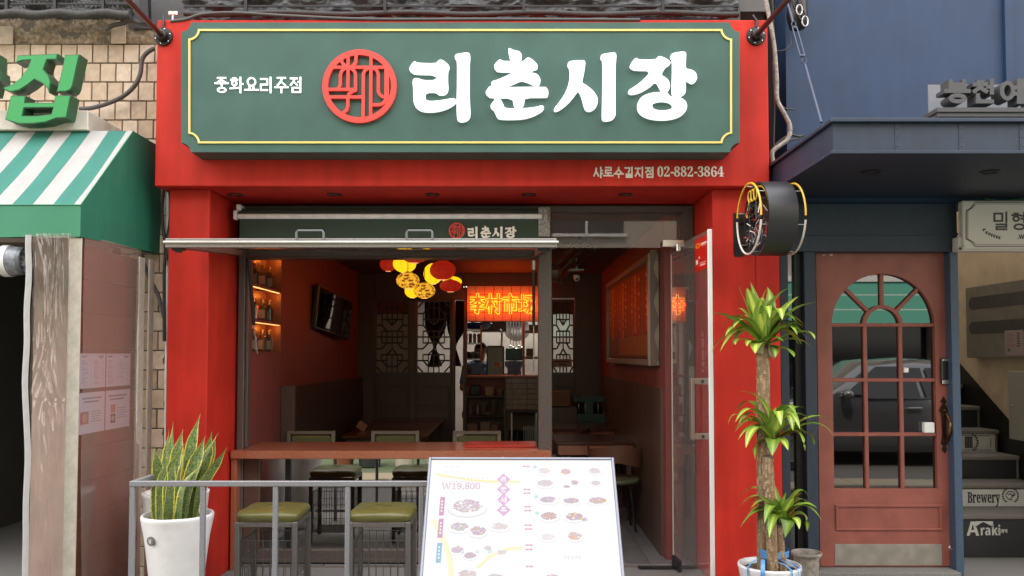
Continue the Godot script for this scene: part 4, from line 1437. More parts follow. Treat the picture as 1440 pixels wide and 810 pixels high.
const BIG := {
	"ri": [[42, 258, 60, 225, 82, 197, 98, 193, 122, 208, 298, 212, 310, 190, 335, 175, 360, 182, 400, 212, 420, 235, 418, 262, 407, 275, 405, 380, 410, 440, 405, 475, 385, 498, 345, 506, 312, 500, 297, 478, 192, 480, 192, 540, 205, 560, 235, 568, 300, 565, 380, 553, 455, 540, 475, 545, 485, 565, 478, 585, 440, 615, 380, 643, 310, 662, 230, 668, 165, 662, 120, 640, 92, 605, 82, 560, 80, 450, 74, 390, 80, 362, 98, 350, 130, 353, 185, 373, 297, 370, 297, 312, 90, 308, 60, 290, 44, 272], [472, 150, 478, 130, 500, 120, 560, 112, 595, 109, 614, 120, 618, 150, 611, 240, 611, 500, 615, 600, 620, 690, 612, 725, 585, 752, 540, 762, 508, 755, 493, 735, 490, 600, 494, 400, 494, 180, 478, 165]],
	"chun": [[978, 72, 990, 66, 1030, 88, 1078, 96, 1102, 120, 1106, 148, 1098, 172, 1085, 192, 1125, 190, 1140, 168, 1165, 155, 1195, 167, 1240, 208, 1256, 232, 1253, 258, 1235, 264, 1208, 272, 1178, 301, 1225, 302, 1258, 318, 1280, 355, 1281, 385, 1268, 415, 1250, 423, 1225, 417, 1180, 392, 1125, 374, 1090, 371, 1040, 395, 970, 422, 900, 433, 850, 428, 822, 412, 817, 392, 830, 378, 880, 365, 960, 330, 1042, 285, 880, 285, 858, 268, 843, 240, 850, 220, 885, 180, 905, 174, 925, 190, 1012, 190, 995, 165, 985, 130], [762, 488, 775, 462, 800, 430, 818, 421, 845, 438, 1320, 432, 1343, 445, 1357, 480, 1352, 520, 1340, 527, 1128, 527, 1130, 580, 1120, 610, 1085, 630, 1050, 627, 1028, 605, 1018, 530, 815, 532, 785, 515], [810, 610, 825, 585, 855, 545, 875, 536, 905, 552, 925, 585, 940, 628, 980, 637, 1080, 636, 1180, 632, 1250, 620, 1295, 607, 1314, 620, 1312, 645, 1280, 672, 1210, 708, 1120, 733, 1000, 738, 890, 735, 868, 710, 845, 652, 815, 632]],
	"si": [[1538, 215, 1550, 195, 1590, 185, 1670, 182, 1695, 183, 1706, 200, 1700, 260, 1685, 340, 1672, 395, 1720, 420, 1780, 470, 1815, 520, 1824, 560, 1815, 610, 1785, 645, 1745, 663, 1715, 655, 1695, 625, 1675, 540, 1642, 458, 1600, 520, 1540, 590, 1470, 645, 1425, 664, 1408, 652, 1415, 630, 1470, 565, 1525, 475, 1552, 390, 1560, 320, 1558, 262, 1542, 238], [1850, 150, 1856, 130, 1885, 120, 1950, 110, 1980, 108, 1996, 122, 1998, 150, 1990, 240, 1988, 500, 1992, 690, 1982, 722, 1950, 746, 1900, 754, 1872, 748, 1863, 725, 1866, 600, 1870, 400, 1870, 180, 1856, 168]],
	"jang": [[2126, 236, 2140, 205, 2170, 168, 2188, 158, 2208, 176, 2375, 176, 2385, 152, 2405, 142, 2440, 152, 2490, 178, 2510, 200, 2505, 220, 2465, 243, 2440, 285, 2422, 322, 2465, 345, 2498, 380, 2506, 425, 2495, 465, 2470, 481, 2445, 481, 2425, 470, 2400, 420, 2373, 378, 2310, 435, 2220, 485, 2150, 501, 2120, 495, 2112, 478, 2120, 460, 2180, 425, 2260, 360, 2335, 272, 2170, 270, 2142, 255], [2512, 140, 2520, 122, 2550, 110, 2620, 100, 2650, 103, 2658, 120, 2653, 200, 2653, 262, 2700, 268, 2740, 288, 2760, 325, 2760, 355, 2745, 385, 2720, 399, 2695, 390, 2653, 358, 2654, 480, 2640, 505, 2600, 519, 2555, 518, 2530, 503, 2526, 470, 2530, 300, 2530, 172, 2516, 158], [2198, 612, 2206, 570, 2232, 532, 2280, 503, 2350, 486, 2420, 482, 2450, 488, 2480, 488, 2496, 508, 2500, 521, 2560, 524, 2620, 540, 2655, 572, 2668, 612, 2658, 655, 2630, 690, 2580, 720, 2510, 738, 2433, 744, 2350, 738, 2285, 722, 2232, 692, 2204, 655, -1, 2334, 612, 2342, 590, 2370, 574, 2405, 567, 2433, 566, 2465, 568, 2500, 577, 2526, 594, 2532, 612, 2526, 632, 2500, 648, 2465, 655, 2433, 656, 2400, 655, 2365, 648, 2342, 632]],
}
# the four traced syllables, sketch pixels mapped by px = ox + x * k
func big_letters(ox: float, oy: float, k: float, d: float, rounds := 1) -> Array:
	var out := []
	for key: String in BIG:
		var ps := []
		for part: Array in BIG[key]:
			var cut := part.find(-1)
			var main: Array = part if cut < 0 else part.slice(0, cut)
			ps.append(ccw(smooth(traced(main, ox, oy, 1.0 / k, d), rounds)))
			if cut >= 0: ps.append(cw(smooth(traced(part.slice(cut + 1), ox, oy, 1.0 / k, d), rounds)))
		out.append(ps)
	return out

# the round emblem of strokes; c and r on the plane at d, in metres
func emblem(c: Vector2, r: float, thick := 1.0) -> Array:
	var s := [
		[150, 233, 640, 233], [100, 441, 372, 441], [105, 512, 432, 512], [288, 125, 288, 440], [500, 122, 500, 700], [500, 238, 470, 246, 445, 262, 432, 290, 430, 320, 430, 700],
		[640, 225, 640, 545], [222, 150, 228, 180, 244, 205, 275, 225], [361, 105, 360, 175, 350, 202, 322, 226], [288, 236, 250, 248, 226, 275, 217, 305, 217, 395, 205, 425, 185, 441],
		[288, 236, 325, 248, 350, 275, 358, 305, 358, 448, 330, 462, 300, 480, 288, 512, 288, 600, 276, 635, 245, 660], [500, 238, 540, 248, 562, 275, 569, 305, 569, 455, 580, 485, 602, 505, 640, 518],
		[640, 530, 625, 560, 600, 580, 570, 586, 515, 586], [655, 225, 655, 545],
	]
	var all := [oval2(c, r, r, 64)]
	var parts := []
	for a: Array in s:
		var q := PackedVector2Array()
		for i in range(0, a.size(), 2): q.append(c + Vector2(a[i] - 395.0, 410.0 - a[i + 1]) * r / 345.0)
		for p in Geometry2D.offset_polyline(q, 15.0 * thick * r / 345.0, Geometry2D.JOIN_MITER, Geometry2D.END_BUTT): parts.append(p)
	# what the bars leave open of the inner disc
	var holes := [ccw(oval2(c, r * 0.845, r * 0.845, 64))]
	for b: PackedVector2Array in parts:
		var next := []
		for h: PackedVector2Array in holes:
			for q in Geometry2D.clip_polygons(h, b):
				if not Geometry2D.is_polygon_clockwise(q): next.append(q)
		holes = next
	for h: PackedVector2Array in holes:
		if absf(area(h)) > r * r * 0.0006: all.append(cw(h))
	return all

func area(p: PackedVector2Array) -> float:
	var a := 0.0
	for i in p.size(): a += p[i].cross(p[(i + 1) % p.size()])
	return a * 0.5

func shop_sign() -> void:
	var d := 5.19
	var s := thing("shop_sign", "long green sign board with gold trim, red round emblem and large white lit letters", "sign", P(647, 214, d) + Vector3(0, 0, -0.2))
	var o := Vector3(0, 0, -d)
	var top_y := 31.5
	obj("panel", G.new().prism([ccw(notched(255, top_y, 1040, 214, 13, d))], o, -0.205, 0.0), M.sign_green, s)
	obj("gold_trim", G.new().prism(notch_ring(265.5, 41.5, 1029, 202, 13.5, d, 0.0125), o, 0.0005, 0.009), M.gold, s)
	for ps: Array in big_letters(570.0, 60.0, 1.0 / 6.752, d):
		obj("letter", G.new().prism(ps, o, 0.0005, 0.03), M.lit_white, s)
	for g: G in korean("중화요리주점", 303.0, 109.5, 18.0, 20.8, 21.0, 1.95, d, 0.008):
		obj("small_letter", g, M.lit_white, s)
	var c := P(506.5, 122.8, d)
	obj("emblem", G.new().prism(emblem(Vector2(c.x, c.y), 0.238), o, 0.0005, 0.026), M.sign_red, s)
	# branch name and telephone number on the red board below
	var t := thing("branch_lettering", "cream branch name and telephone number at the lower right of the red board", "lettering", P(921, 250, FAS))
	for g: G in korean("샤로수길지점", 834.5, 235.5, 12.6, 14.0, 14.6, 2.1, FAS, 0.004):
		obj("letter", g, M.lettering, t)
	words("02-882-3864", P(924, 241.5, FAS) + Vector3(0, 0, 0.002), 0.068, M.lettering, t, "number", "Droid Serif", true, 0.004, Basis.from_scale(Vector3(0.83, 1.0, 1.0)))

func front_fittings() -> void:
	# window and door frame
	var f := thing("shop_front_frame", "bronze metal frame of the wide window opening and the glass entrance", "frame", Vector3(-0.4, 0, -WIN))
	var w0 := -2.03
	var m0 := X(757, WIN)
	var m1 := X(776, WIN)
	var jr0 := X(962, WIN)
	var jr1 := 1.351
	var top := Y(289, WIN)
	var jl := X(348, WIN)
	obj("jamb", G.new().bb(Vector3(w0, 0, -WIN), Vector3(jl - 0.02, top, -WIN - 0.14), 0.004).bb(Vector3(jl - 0.019, 0.87, -WIN - 0.03), Vector3(jl, top, -WIN - 0.1), 0.003), M.bronze, f)
	obj("mullion", G.new().bb(Vector3(m0, 0, -WIN), Vector3(m1, top - 0.051, -WIN - 0.14), 0.004), M.bronze, f)
	obj("jamb", G.new().bb(Vector3(jr0, 0, -WIN), Vector3(jr1, top, -WIN - 0.14), 0.004), M.bronze, f)
	obj("head", G.new().bb(Vector3(jl - 0.018, top - 0.05, -WIN), Vector3(jr0 - 0.001, top, -WIN - 0.14), 0.004), M.bronze, f)
	obj("window_head", G.new().bb(Vector3(jl - 0.018, Y(363, WIN), -WIN + 0.002), Vector3(m0 - 0.001, Y(352, WIN), -WIN - 0.13), 0.004), M.bronze, f)
	obj("upper_panel", G.new().bb(Vector3(jl - 0.018, Y(352, WIN) + 0.001, -WIN - 0.05), Vector3(m0 - 0.001, top - 0.051, -WIN - 0.07)), M.bronze, f)
	obj("transom_pane", G.new().bb(Vector3(m1 + 0.001, Y(347, WIN), -WIN - 0.06), Vector3(jr0 - 0.001, top - 0.051, -WIN - 0.061)), M.glass, f)
	obj("side_pane", G.new().bb(Vector3(X(946, WIN), 0.01, -WIN - 0.06), Vector3(jr0 - 0.001, Y(347, WIN) - 0.004, -WIN - 0.061)), M.glass, f)
	# glazing below the counter
	obj("base_rail", G.new().bb(Vector3(jl - 0.018, 0.03, -WIN - 0.01), Vector3(m0 - 0.001, 0.125, -WIN - 0.1), 0.004), M.bronze, f)
	obj("low_pane", G.new().bb(Vector3(jl + 0.1, 0.126, -WIN - 0.05), Vector3(m0 - 0.001, 0.80, -WIN - 0.055)), M.mirror_glass, f)
	obj("low_panel", G.new().bb(Vector3(jl - 0.018, 0.126, -WIN - 0.02), Vector3(jl + 0.099, 0.80, -WIN - 0.06), 0.004), M.dark_wood, f)
	obj("low_post", G.new().bb(Vector3(X(402, WIN), 0.126, -WIN - 0.03), Vector3(X(409, WIN), 0.80, -WIN - 0.049), 0.002), M.black_metal, f)

	# flip-up sash
	var dn := 4.70
	var n0 := X(232, dn, 341)
	var n1 := X(783, dn, 341)
	var near_y := Y(341.5, dn)
	var far_y := Y(357, WIN)
	var s := thing("flip_up_window", "wide metal-framed window sash swung up over the counter", "window", Vector3(-0.87, near_y, -5.4))
	obj("rail", G.new().bb(Vector3(n0, near_y - 0.027, -dn), Vector3(n1, near_y + 0.026, -dn - 0.05), 0.003), mat("sash_alu", lin(0.30, 0.27, 0.25), 0.35, 0.5, "fine", 3.0), s)
	obj("rail_lip", G.new().bb(Vector3(n0 - 0.01, near_y - 0.004, -dn + 0.0005), Vector3(n1 + 0.012, near_y + 0.010, -dn + 0.012), 0.003), mat("bright_alu", lin(0.55, 0.53, 0.5), 0.2, 0.9), s)
	for side: Array in [[n0, -1.985], [n1 - 0.05, 0.155]]:
		obj("rail", G.new().bar(Vector3(side[0] + 0.025, near_y, -dn - 0.052), Vector3(side[1] + 0.025, far_y, -WIN + 0.01), 0.05, 0.045, 0.003), M.bronze, s)
	obj("rail", G.new().bb(Vector3(-1.975, far_y - 0.022, -WIN + 0.004), Vector3(0.19, far_y + 0.022, -WIN + 0.05), 0.003), M.bronze, s)
	var g := G.new()
	slab(g, Vector3(n0 + 0.05, near_y, -dn - 0.051), Vector3(n1 - 0.05, near_y, -dn - 0.051), Vector3(0.15, far_y, -WIN + 0.051), Vector3(-1.93, far_y, -WIN + 0.051), 0.005)
	obj("pane", g, M.glass, s)
	for px: Array in [[417.0, 455.0], [572.0, 608.0]]:
		var path := []
		for v: Array in [[px[0], 337.0], [px[0], 327.0], [px[0] + 2.0, 324.5], [px[1] - 2.0, 324.5], [px[1], 327.0], [px[1], 337.0]]:
			path.append(P(v[0], v[1], dn - 0.02))
		obj("handle", G.new().tube(path, 0.007, 8), mat("handle_grey", lin(0.13, 0.14, 0.14), 0.35, 0.6), s)
	for a: Array in [[P(350, 364, 5.85), P(357, 457, 5.97), P(362, 498, 6.02)], [P(750.5, 366, 5.85), P(750.5, 458, 5.97), P(750.5, 522, 6.02)]]:
		var st := obj("gas_strut", G.new().tube([a[0], a[1]], 0.012, 10), M.black_metal, s)
		obj("piston_rod", G.new().tube([a[1], a[2]], 0.005, 8), M.alu, st)
		obj("strut_end", G.new().tube([a[0], a[0].lerp(a[1], 0.14)], 0.0145, 10), M.alu if a[0].x > -0.5 else M.black_metal, st)
	for px: float in [250.0, 765.0]:
		obj("catch", G.new().bb(P(px - 9, 352, dn + 0.03), P(px + 9, 347.5, dn + 0.03) + Vector3(0, 0, -0.03), 0.002).bb(P(px - 4, 355, dn + 0.035), P(px + 5, 352, dn + 0.035) + Vector3(0, 0, -0.015), 0.001), M.black_metal, s)

	# retractable awning above the window
	var da := 5.83
	var a0 := X(334, da, 305)
	var a1 := X(765, da, 305)
	var aw := thing("retractable_awning", "dark green retractable awning with white front bar, emblem and white letters", "awning", Vector3(-0.9, 2.3, -da))
	var green := mat("valance_cloth", lin(0.034, 0.058, 0.038), 0.75, 0, "fine", 8.0)
	obj("roller", G.new().turned([Vector2(0.001, 0), Vector2(0.05, 0), Vector2(0.05, a1 - a0 - 0.02), Vector2(0.001, a1 - a0 - 0.02)], Vector3(a0 + 0.01, Y(301, da), -da - 0.06), 24, Basis(Vector3(0, 1, 0), Vector3(1, 0, 0), Vector3(0, 0, -1))), green, aw)
	var rows := []
	for j in 12:
		var row := []
		for i in 60:
			var u := i / 59.0
			var px := lerpf(a0 + 0.02, a1 - 0.03, u)
			var yy := lerpf(Y(352, da), Y(307, da), j / 11.0)
			row.append(Vector3(px, yy, -da + 0.004 + sin(u * 23.0) * 0.004 * (1.0 - j / 11.0)))
		rows.append(row)
	var va := obj("valance", G.new().sheet(rows), green, aw)
	obj("front_bar", G.new().bb(Vector3(a0, Y(308, da), -da + 0.02), Vector3(a1 - 0.01, Y(301, da), -da - 0.03), 0.008), M.white_paint, aw)
	obj("end_bracket", G.new().bb(Vector3(a0 - 0.026, Y(309, da), -da + 0.02), Vector3(a0 - 0.001, Y(296, da), -da - 0.03), 0.005).bb(Vector3(a0 - 0.012, Y(296, da) + 0.001, -da), Vector3(a0 + 0.02, Y(287, da), -da - 0.1), 0.004), M.white_paint, aw)
	obj("end_bracket", G.new().bb(Vector3(a1 - 0.04, Y(333, da), -da + 0.01), Vector3(a1 + 0.045, Y(291, da), -da - 0.03), 0.006).bb(Vector3(a1 - 0.005, Y(312, da), -da + 0.012), Vector3(a1 + 0.03, Y(294, da), -da + 0.04), 0.008), mat("bracket_white", lin(0.42, 0.39, 0.36), 0.4, 0, "dirty", 6.0), aw)
	var loop := []
	for i in 13: loop.append(Vector3(a1 + 0.012 + cos(TAU * i / 12.0) * 0.008, Y(309, da) + sin(TAU * i / 12.0) * 0.022, -da + 0.05))
	obj("hook", G.new().tube(loop, 0.004, 6, false), M.alu, aw)
	var k2 := 0.172 / 6.752
	for ps: Array in big_letters(657.0 - (576.0 - 570.0) * 0.172, 317.5 - 10.0 * 0.172 , k2, da - 0.012):
		obj("letter", G.new().prism(ps, Vector3(0, 0, -da + 0.012), 0.0, 0.003), M.lettering, va)
	var ec := P(642.5, 324.5, da - 0.012)
	obj("emblem", G.new().prism(emblem(Vector2(ec.x, ec.y), 0.058, 1.1), Vector3(0, 0, -da + 0.012), 0.0, 0.003), M.sign_red, va)

	# counter
	var c := thing("counter", "reddish brown wooden counter along the open window", "counter", Vector3(-0.9, 0, -6.2))
	var gl := M.wood_counter as StandardMaterial3D
	gl.clearcoat_enabled = true
	gl.clearcoat = 0.6
	gl.clearcoat_roughness = 0.12
	var cy := 0.862
	obj("top", G.new().bb(Vector3(-2.033, cy - 0.058, -5.93), Vector3(0.285, cy, -WIN + 0.001), 0.004), gl, c)
	obj("top", G.new().bb(Vector3(-1.995, cy - 0.058, -WIN), Vector3(m0 - 0.002, cy - 0.0006, -6.55), 0.003), gl, c)
	obj("end_panel", G.new().bb(Vector3(-2.033, 0, -5.95), Vector3(-1.995, cy - 0.059, -WIN + 0.001), 0.003), gl, c)
	single("red_reflection_slab", G.new().bb(Vector3(-0.36, cy, -6.16), Vector3(m0 - 0.01, cy + 0.012, -6.5), 0.004), mat("reflection_red", lin(0.45, 0.035, 0.025), 0.2), "flat red slab added on the counter as a red reflection beside the metal post", "reflection_slab")  # added slab; its red stands in for a reflection on the counter

	# glass door standing open towards the street
	var h := Vector3(1.184, 0, -6.07)
	var fr := Vector3(1.250, 0, -5.14)
	var along := (fr - h).normalized()
	var out := along.cross(Vector3.UP)   # towards the passer-by on the left of the leaf
	var dy := Y(347, WIN)
	var D := thing("glass_door", "frameless glass door standing open towards the street beside the right red pillar", "door", h)
	var B := Basis(along, Vector3.UP, along.cross(Vector3.UP))
	var len_ := h.distance_to(fr)
	var at := func(u: float, y: float, off: float) -> Vector3: return h + along * u + Vector3.UP * y + out * off
	obj("pane", G.new().box(at.call(len_ * 0.5, dy * 0.5, 0.0), Vector3(len_ - 0.03, dy - 0.02, 0.001), 0.0, B), M.glass, D)
	obj("edge_strip", G.new().box(at.call(len_ - 0.006, dy * 0.5, 0.0), Vector3(0.018, dy - 0.02, 0.028), 0.003, B), mat("edge_white", lin(0.62, 0.60, 0.57), 0.3), D)
	obj("edge_strip", G.new().box(at.call(0.008, dy * 0.5, 0.0), Vector3(0.01, dy - 0.12, 0.008), 0.001, B), mat("hinge_edge", lin(0.45, 0.40, 0.34), 0.3), D)
	obj("patch_fitting", G.new().bb(P(932, 347, WIN), P(975, 337, WIN) + Vector3(0, 0, -0.03), 0.003).box(at.call(0.12, dy - 0.03, 0.0), Vector3(0.2, 0.055, 0.03), 0.003, B), M.bright_alu, D)
	obj("patch_fitting", G.new().box(at.call(0.10, 0.05, 0.0), Vector3(0.17, 0.08, 0.03), 0.003, B), M.black_metal, D)
	var hm := mat("handle_bronze", lin(0.20, 0.145, 0.115), 0.4, 0.4)
	var hy0 := 1.55 - 118.0 * 5.3 / F
	var hy1 := 1.55 - 32.0 * 5.3 / F
	var hg := G.new()
	for sd: float in [-0.065, 0.065]: hg.box(at.call(0.74, (hy0 + hy1) * 0.5, sd), Vector3(0.03, hy1 - hy0, 0.022), 0.003, B)
	for yy: float in [hy0 + 0.02, hy1 - 0.02]: hg.box(at.call(0.74, yy, 0.0), Vector3(0.03, 0.04, 0.107), 0.003, B)
	obj("handle", hg, hm, D)
	for yy: float in [hy0 + 0.02, hy1 - 0.02]:
		obj("bolt", G.new().box(at.call(0.758, yy, 0.0), Vector3(0.006, 0.02, 0.02), 0.003, B), M.black_metal, D)
	var pic := Pic.new(64, 180, Color(0.72, 0.07, 0.05))
	pic.oval(16, 40, 12, 16, Color(0.95, 0.5, 0.1)); pic.oval(16, 40, 5, 8, Color(0.72, 0.07, 0.05))
	pic.rect(32, 34, 28, 10, Color(0.9, 0.8, 0.75)); pic.rect(34, 48, 20, 3, Color(0.9, 0.7, 0.6))
	pic.rect(6, 118, 10, 26, Color(0.9, 0.85, 0.8)); pic.rect(20, 104, 6, 12, Color(0.9, 0.85, 0.8)); pic.rect(26, 140, 32, 4, Color(0.9, 0.7, 0.6)); pic.rect(26, 150, 26, 8, Color(0.9, 0.75, 0.7))
	var sg := G.new()
	var sy0 := Y(379, 5.3)
	var sy1 := Y(333, 5.3)
	sg.quad(at.call(0.62, sy0, 0.004), at.call(0.89, sy0, 0.004), at.call(0.89, sy1 , 0.004), at.call(0.62, sy1, 0.004))
	obj("sticker", sg, printed("sticker_print", pic.texture(), 0.4), D, "red sticker with orange ring near the upper free corner")
	single("floor_hinge", G.new().bb(Vector3(0.92, 0.0065, -5.98), Vector3(1.34, 0.010, -6.12)), mat("hinge_plate", lin(0.05, 0.05, 0.055), 0.3, 0.7), "dark steel floor hinge plate under the glass door", "plate")
	# swan-neck lamp arms on the red board
	for a: Array in [[P(230, 52, FAS), P(172, -8, 4.55), "left black lamp arm and round wall plate on the red board"], [P(1063, 51, FAS), P(1118, -12, 4.5), "right black lamp arm and round wall plate on the red board"]]:
		var L := thing("lamp_arm", a[2], "lamp arm", a[0], "lamp arms at the ends of the red board")
		var ZB := Basis(Vector3.RIGHT, Vector3(0, 0, 1), Vector3(0, -1, 0))
		var iron := mat("cast_iron", lin(0.028, 0.026, 0.026), 0.35, 0.5, "fine", 8.0)
		var fl := obj("wall_plate", G.new().turned([Vector2(0.064, 0.001), Vector2(0.062, 0.012), Vector2(0.04, 0.014), Vector2(0.036, 0.05), Vector2(0.025, 0.056), Vector2(0.001, 0.058)], a[0], 24, ZB), iron, L)
		for i in 6: obj("screw", G.new().ball(a[0] + Vector3(cos(TAU * i / 6.0 + 0.3) * 0.05, sin(TAU * i / 6.0 + 0.3) * 0.05, 0.014), Vector3(0.006, 0.006, 0.004), 8, 6), M.bright_alu, fl)
		var n: Vector3 = a[0] + Vector3(0, 0, 0.045)
		var e: Vector3 = a[1]
		var far: Vector3 = e + (e - n) * 0.9
		obj("arm", G.new().tube([n, e, far], 0.017, 10), mat("arm_iron", lin(0.05, 0.022, 0.02), 0.35, 0.4), L)
		var sh: Vector3 = far + Vector3(0, 0.02, 0.0)
		obj("lamp_shade", G.new().lathe([Vector2(0.03, 0.1), Vector2(0.06, 0.09), Vector2(0.13, 0.0), Vector2(0.127, -0.004), Vector2(0.05, 0.07)], sh, 24, Basis(Vector3.RIGHT, 0.7)), iron, L)
		obj("clip", G.new().tube([a[0] + Vector3(0.0, 0.055, 0.01), a[0] + Vector3(0.004, 0.10, 0.012), a[0] + Vector3(-0.012, 0.15, -0.02)], 0.008, 6), iron, L)

# ------------------------------------------------------------------ inside the restaurant
func bulb(at: Vector3, c: Color, e: float, r: float, called: String) -> void:
	var l := OmniLight3D.new()
	l.name = numbered(called)
	l.light_color = c
	l.light_energy = e
	l.light_size = r
	l.omni_range = 12.0
	l.omni_attenuation = 2.0
	l.shadow_enabled = true
	add_child(l, true)
	l.position = at

# the shop's four-character name as strokes in unit squares, y down
func name_strokes() -> Array:
	return [
		[pl([0.08, 0.2, 0.92, 0.2]), pl([0.5, 0, 0.5, 0.46]), pl([0.46, 0.22, 0.3, 0.38, 0.08, 0.48]), pl([0.54, 0.22, 0.7, 0.38, 0.92, 0.48]), pl([0.25, 0.55, 0.72, 0.55, 0.5, 0.68]), pl([0.5, 0.66, 0.5, 1, 0.38, 0.95]), pl([0.1, 0.76, 0.9, 0.76])],
		[pl([0, 0.28, 0.46, 0.28]), pl([0.23, 0, 0.23, 1]), pl([0.2, 0.32, 0.02, 0.72]), pl([0.26, 0.4, 0.44, 0.6]), pl([0.5, 0.28, 1, 0.28]), pl([0.8, 0, 0.8, 1, 0.66, 0.93]), pl([0.57, 0.48, 0.67, 0.66])],
		[pl([0.46, 0, 0.54, 0.14]), pl([0.05, 0.2, 0.95, 0.2]), pl([0.5, 0.22, 0.5, 1]), pl([0.18, 0.86, 0.18, 0.42, 0.82, 0.42, 0.82, 0.82, 0.7, 0.8])],
		[pl([0, 0.35, 0.38, 0.35]), pl([0.19, 0.05, 0.19, 0.82]), pl([0, 0.86, 0.4, 0.72]), pl([0.46, 0.1, 0.9, 0.1, 0.56, 0.44, 0.98, 0.44, 0.9, 1, 0.78, 0.94]), pl([0.7, 0.46, 0.44, 0.92]), pl([0.84, 0.46, 0.6, 1])],
	]

func bottle(label: String) -> Node3D:
	var t := thing("bottle", label, "bottle", Vector3.ZERO, "bottles in the lit wall niche")
	var body := obj("body", G.new().box(Vector3(0, 0.06, 0), Vector3(0.062, 0.12, 0.055), 0.01), mat("bottle_glass", lin(0.10, 0.07, 0.045), 0.08, 0.0), t)
	obj("label", G.new().box(Vector3(0, 0.055, 0.028), Vector3(0.05, 0.07, 0.0015)), mat("bottle_label", lin(0.32, 0.27, 0.18), 0.5), body)
	obj("neck", G.new().lathe([Vector2(0.026, 0.119), Vector2(0.016, 0.13), Vector2(0.014, 0.145)], Vector3.ZERO, 12), M.bottle_glass, t)
	obj("cap", G.new().turned([Vector2(0.015, 0.142), Vector2(0.0165, 0.146), Vector2(0.0165, 0.178), Vector2(0.013, 0.181), Vector2(0.0005, 0.182)], Vector3.ZERO, 12), mat("copper_cap", lin(0.55, 0.27, 0.09), 0.25, 0.8), t)
	return t

func lattice(x0: float, x1: float, y0: float, y1: float, z: float, parent: Node3D) -> void:
	var w := (x1 - x0) / 6.0
	var h := (y1 - y0) / 12.0
	var g := G.new()
	var th := 0.014
	var L := [
		[0, 1, 1, 0], [5, 0, 6, 1], [2, 1, 4, 1], [1, 2, 2, 1], [4, 1, 5, 2], [0, 2, 1, 2], [5, 2, 6, 2], [1, 2, 1, 4], [5, 2, 5, 4], [2, 0, 2, 3], [4, 0, 4, 3], [3, 0, 3, 4], [1, 3, 5, 3], [2, 3, 3, 4], [4, 3, 3, 4],
		[0, 4, 1, 4], [5, 4, 6, 4], [1, 4, 2, 5], [5, 4, 4, 5], [1, 5, 5, 5], [1, 5, 1, 7], [5, 5, 5, 7], [2, 5, 2, 7], [4, 5, 4, 7], [3, 5, 3, 8], [0, 6, 6, 6], [1, 7, 5, 7], [0, 8, 1, 8], [5, 8, 6, 8],
		[1, 8, 2, 7], [5, 8, 4, 7], [2, 9, 3, 8], [4, 9, 3, 8], [1, 9, 5, 9], [1, 9, 1, 10], [5, 9, 5, 10], [2, 9, 2, 12], [4, 9, 4, 12], [3, 9, 3, 12], [0, 10, 2, 10], [4, 10, 6, 10], [1, 10, 2, 11], [5, 10, 4, 11], [2, 11, 4, 11], [0, 11, 1, 12], [6, 11, 5, 12],
	]
	for i in L.size():
		var a: Array = L[i]
		g.bar(Vector3(x0 + a[0] * w, y1 - a[1] * h, z + 0.0002 * i), Vector3(x0 + a[2] * w, y1 - a[3] * h, z + 0.0002 * i), th, 0.02)
	obj("lattice", g, mat("lattice_wood", lin(0.03, 0.016, 0.011), 0.45), parent)

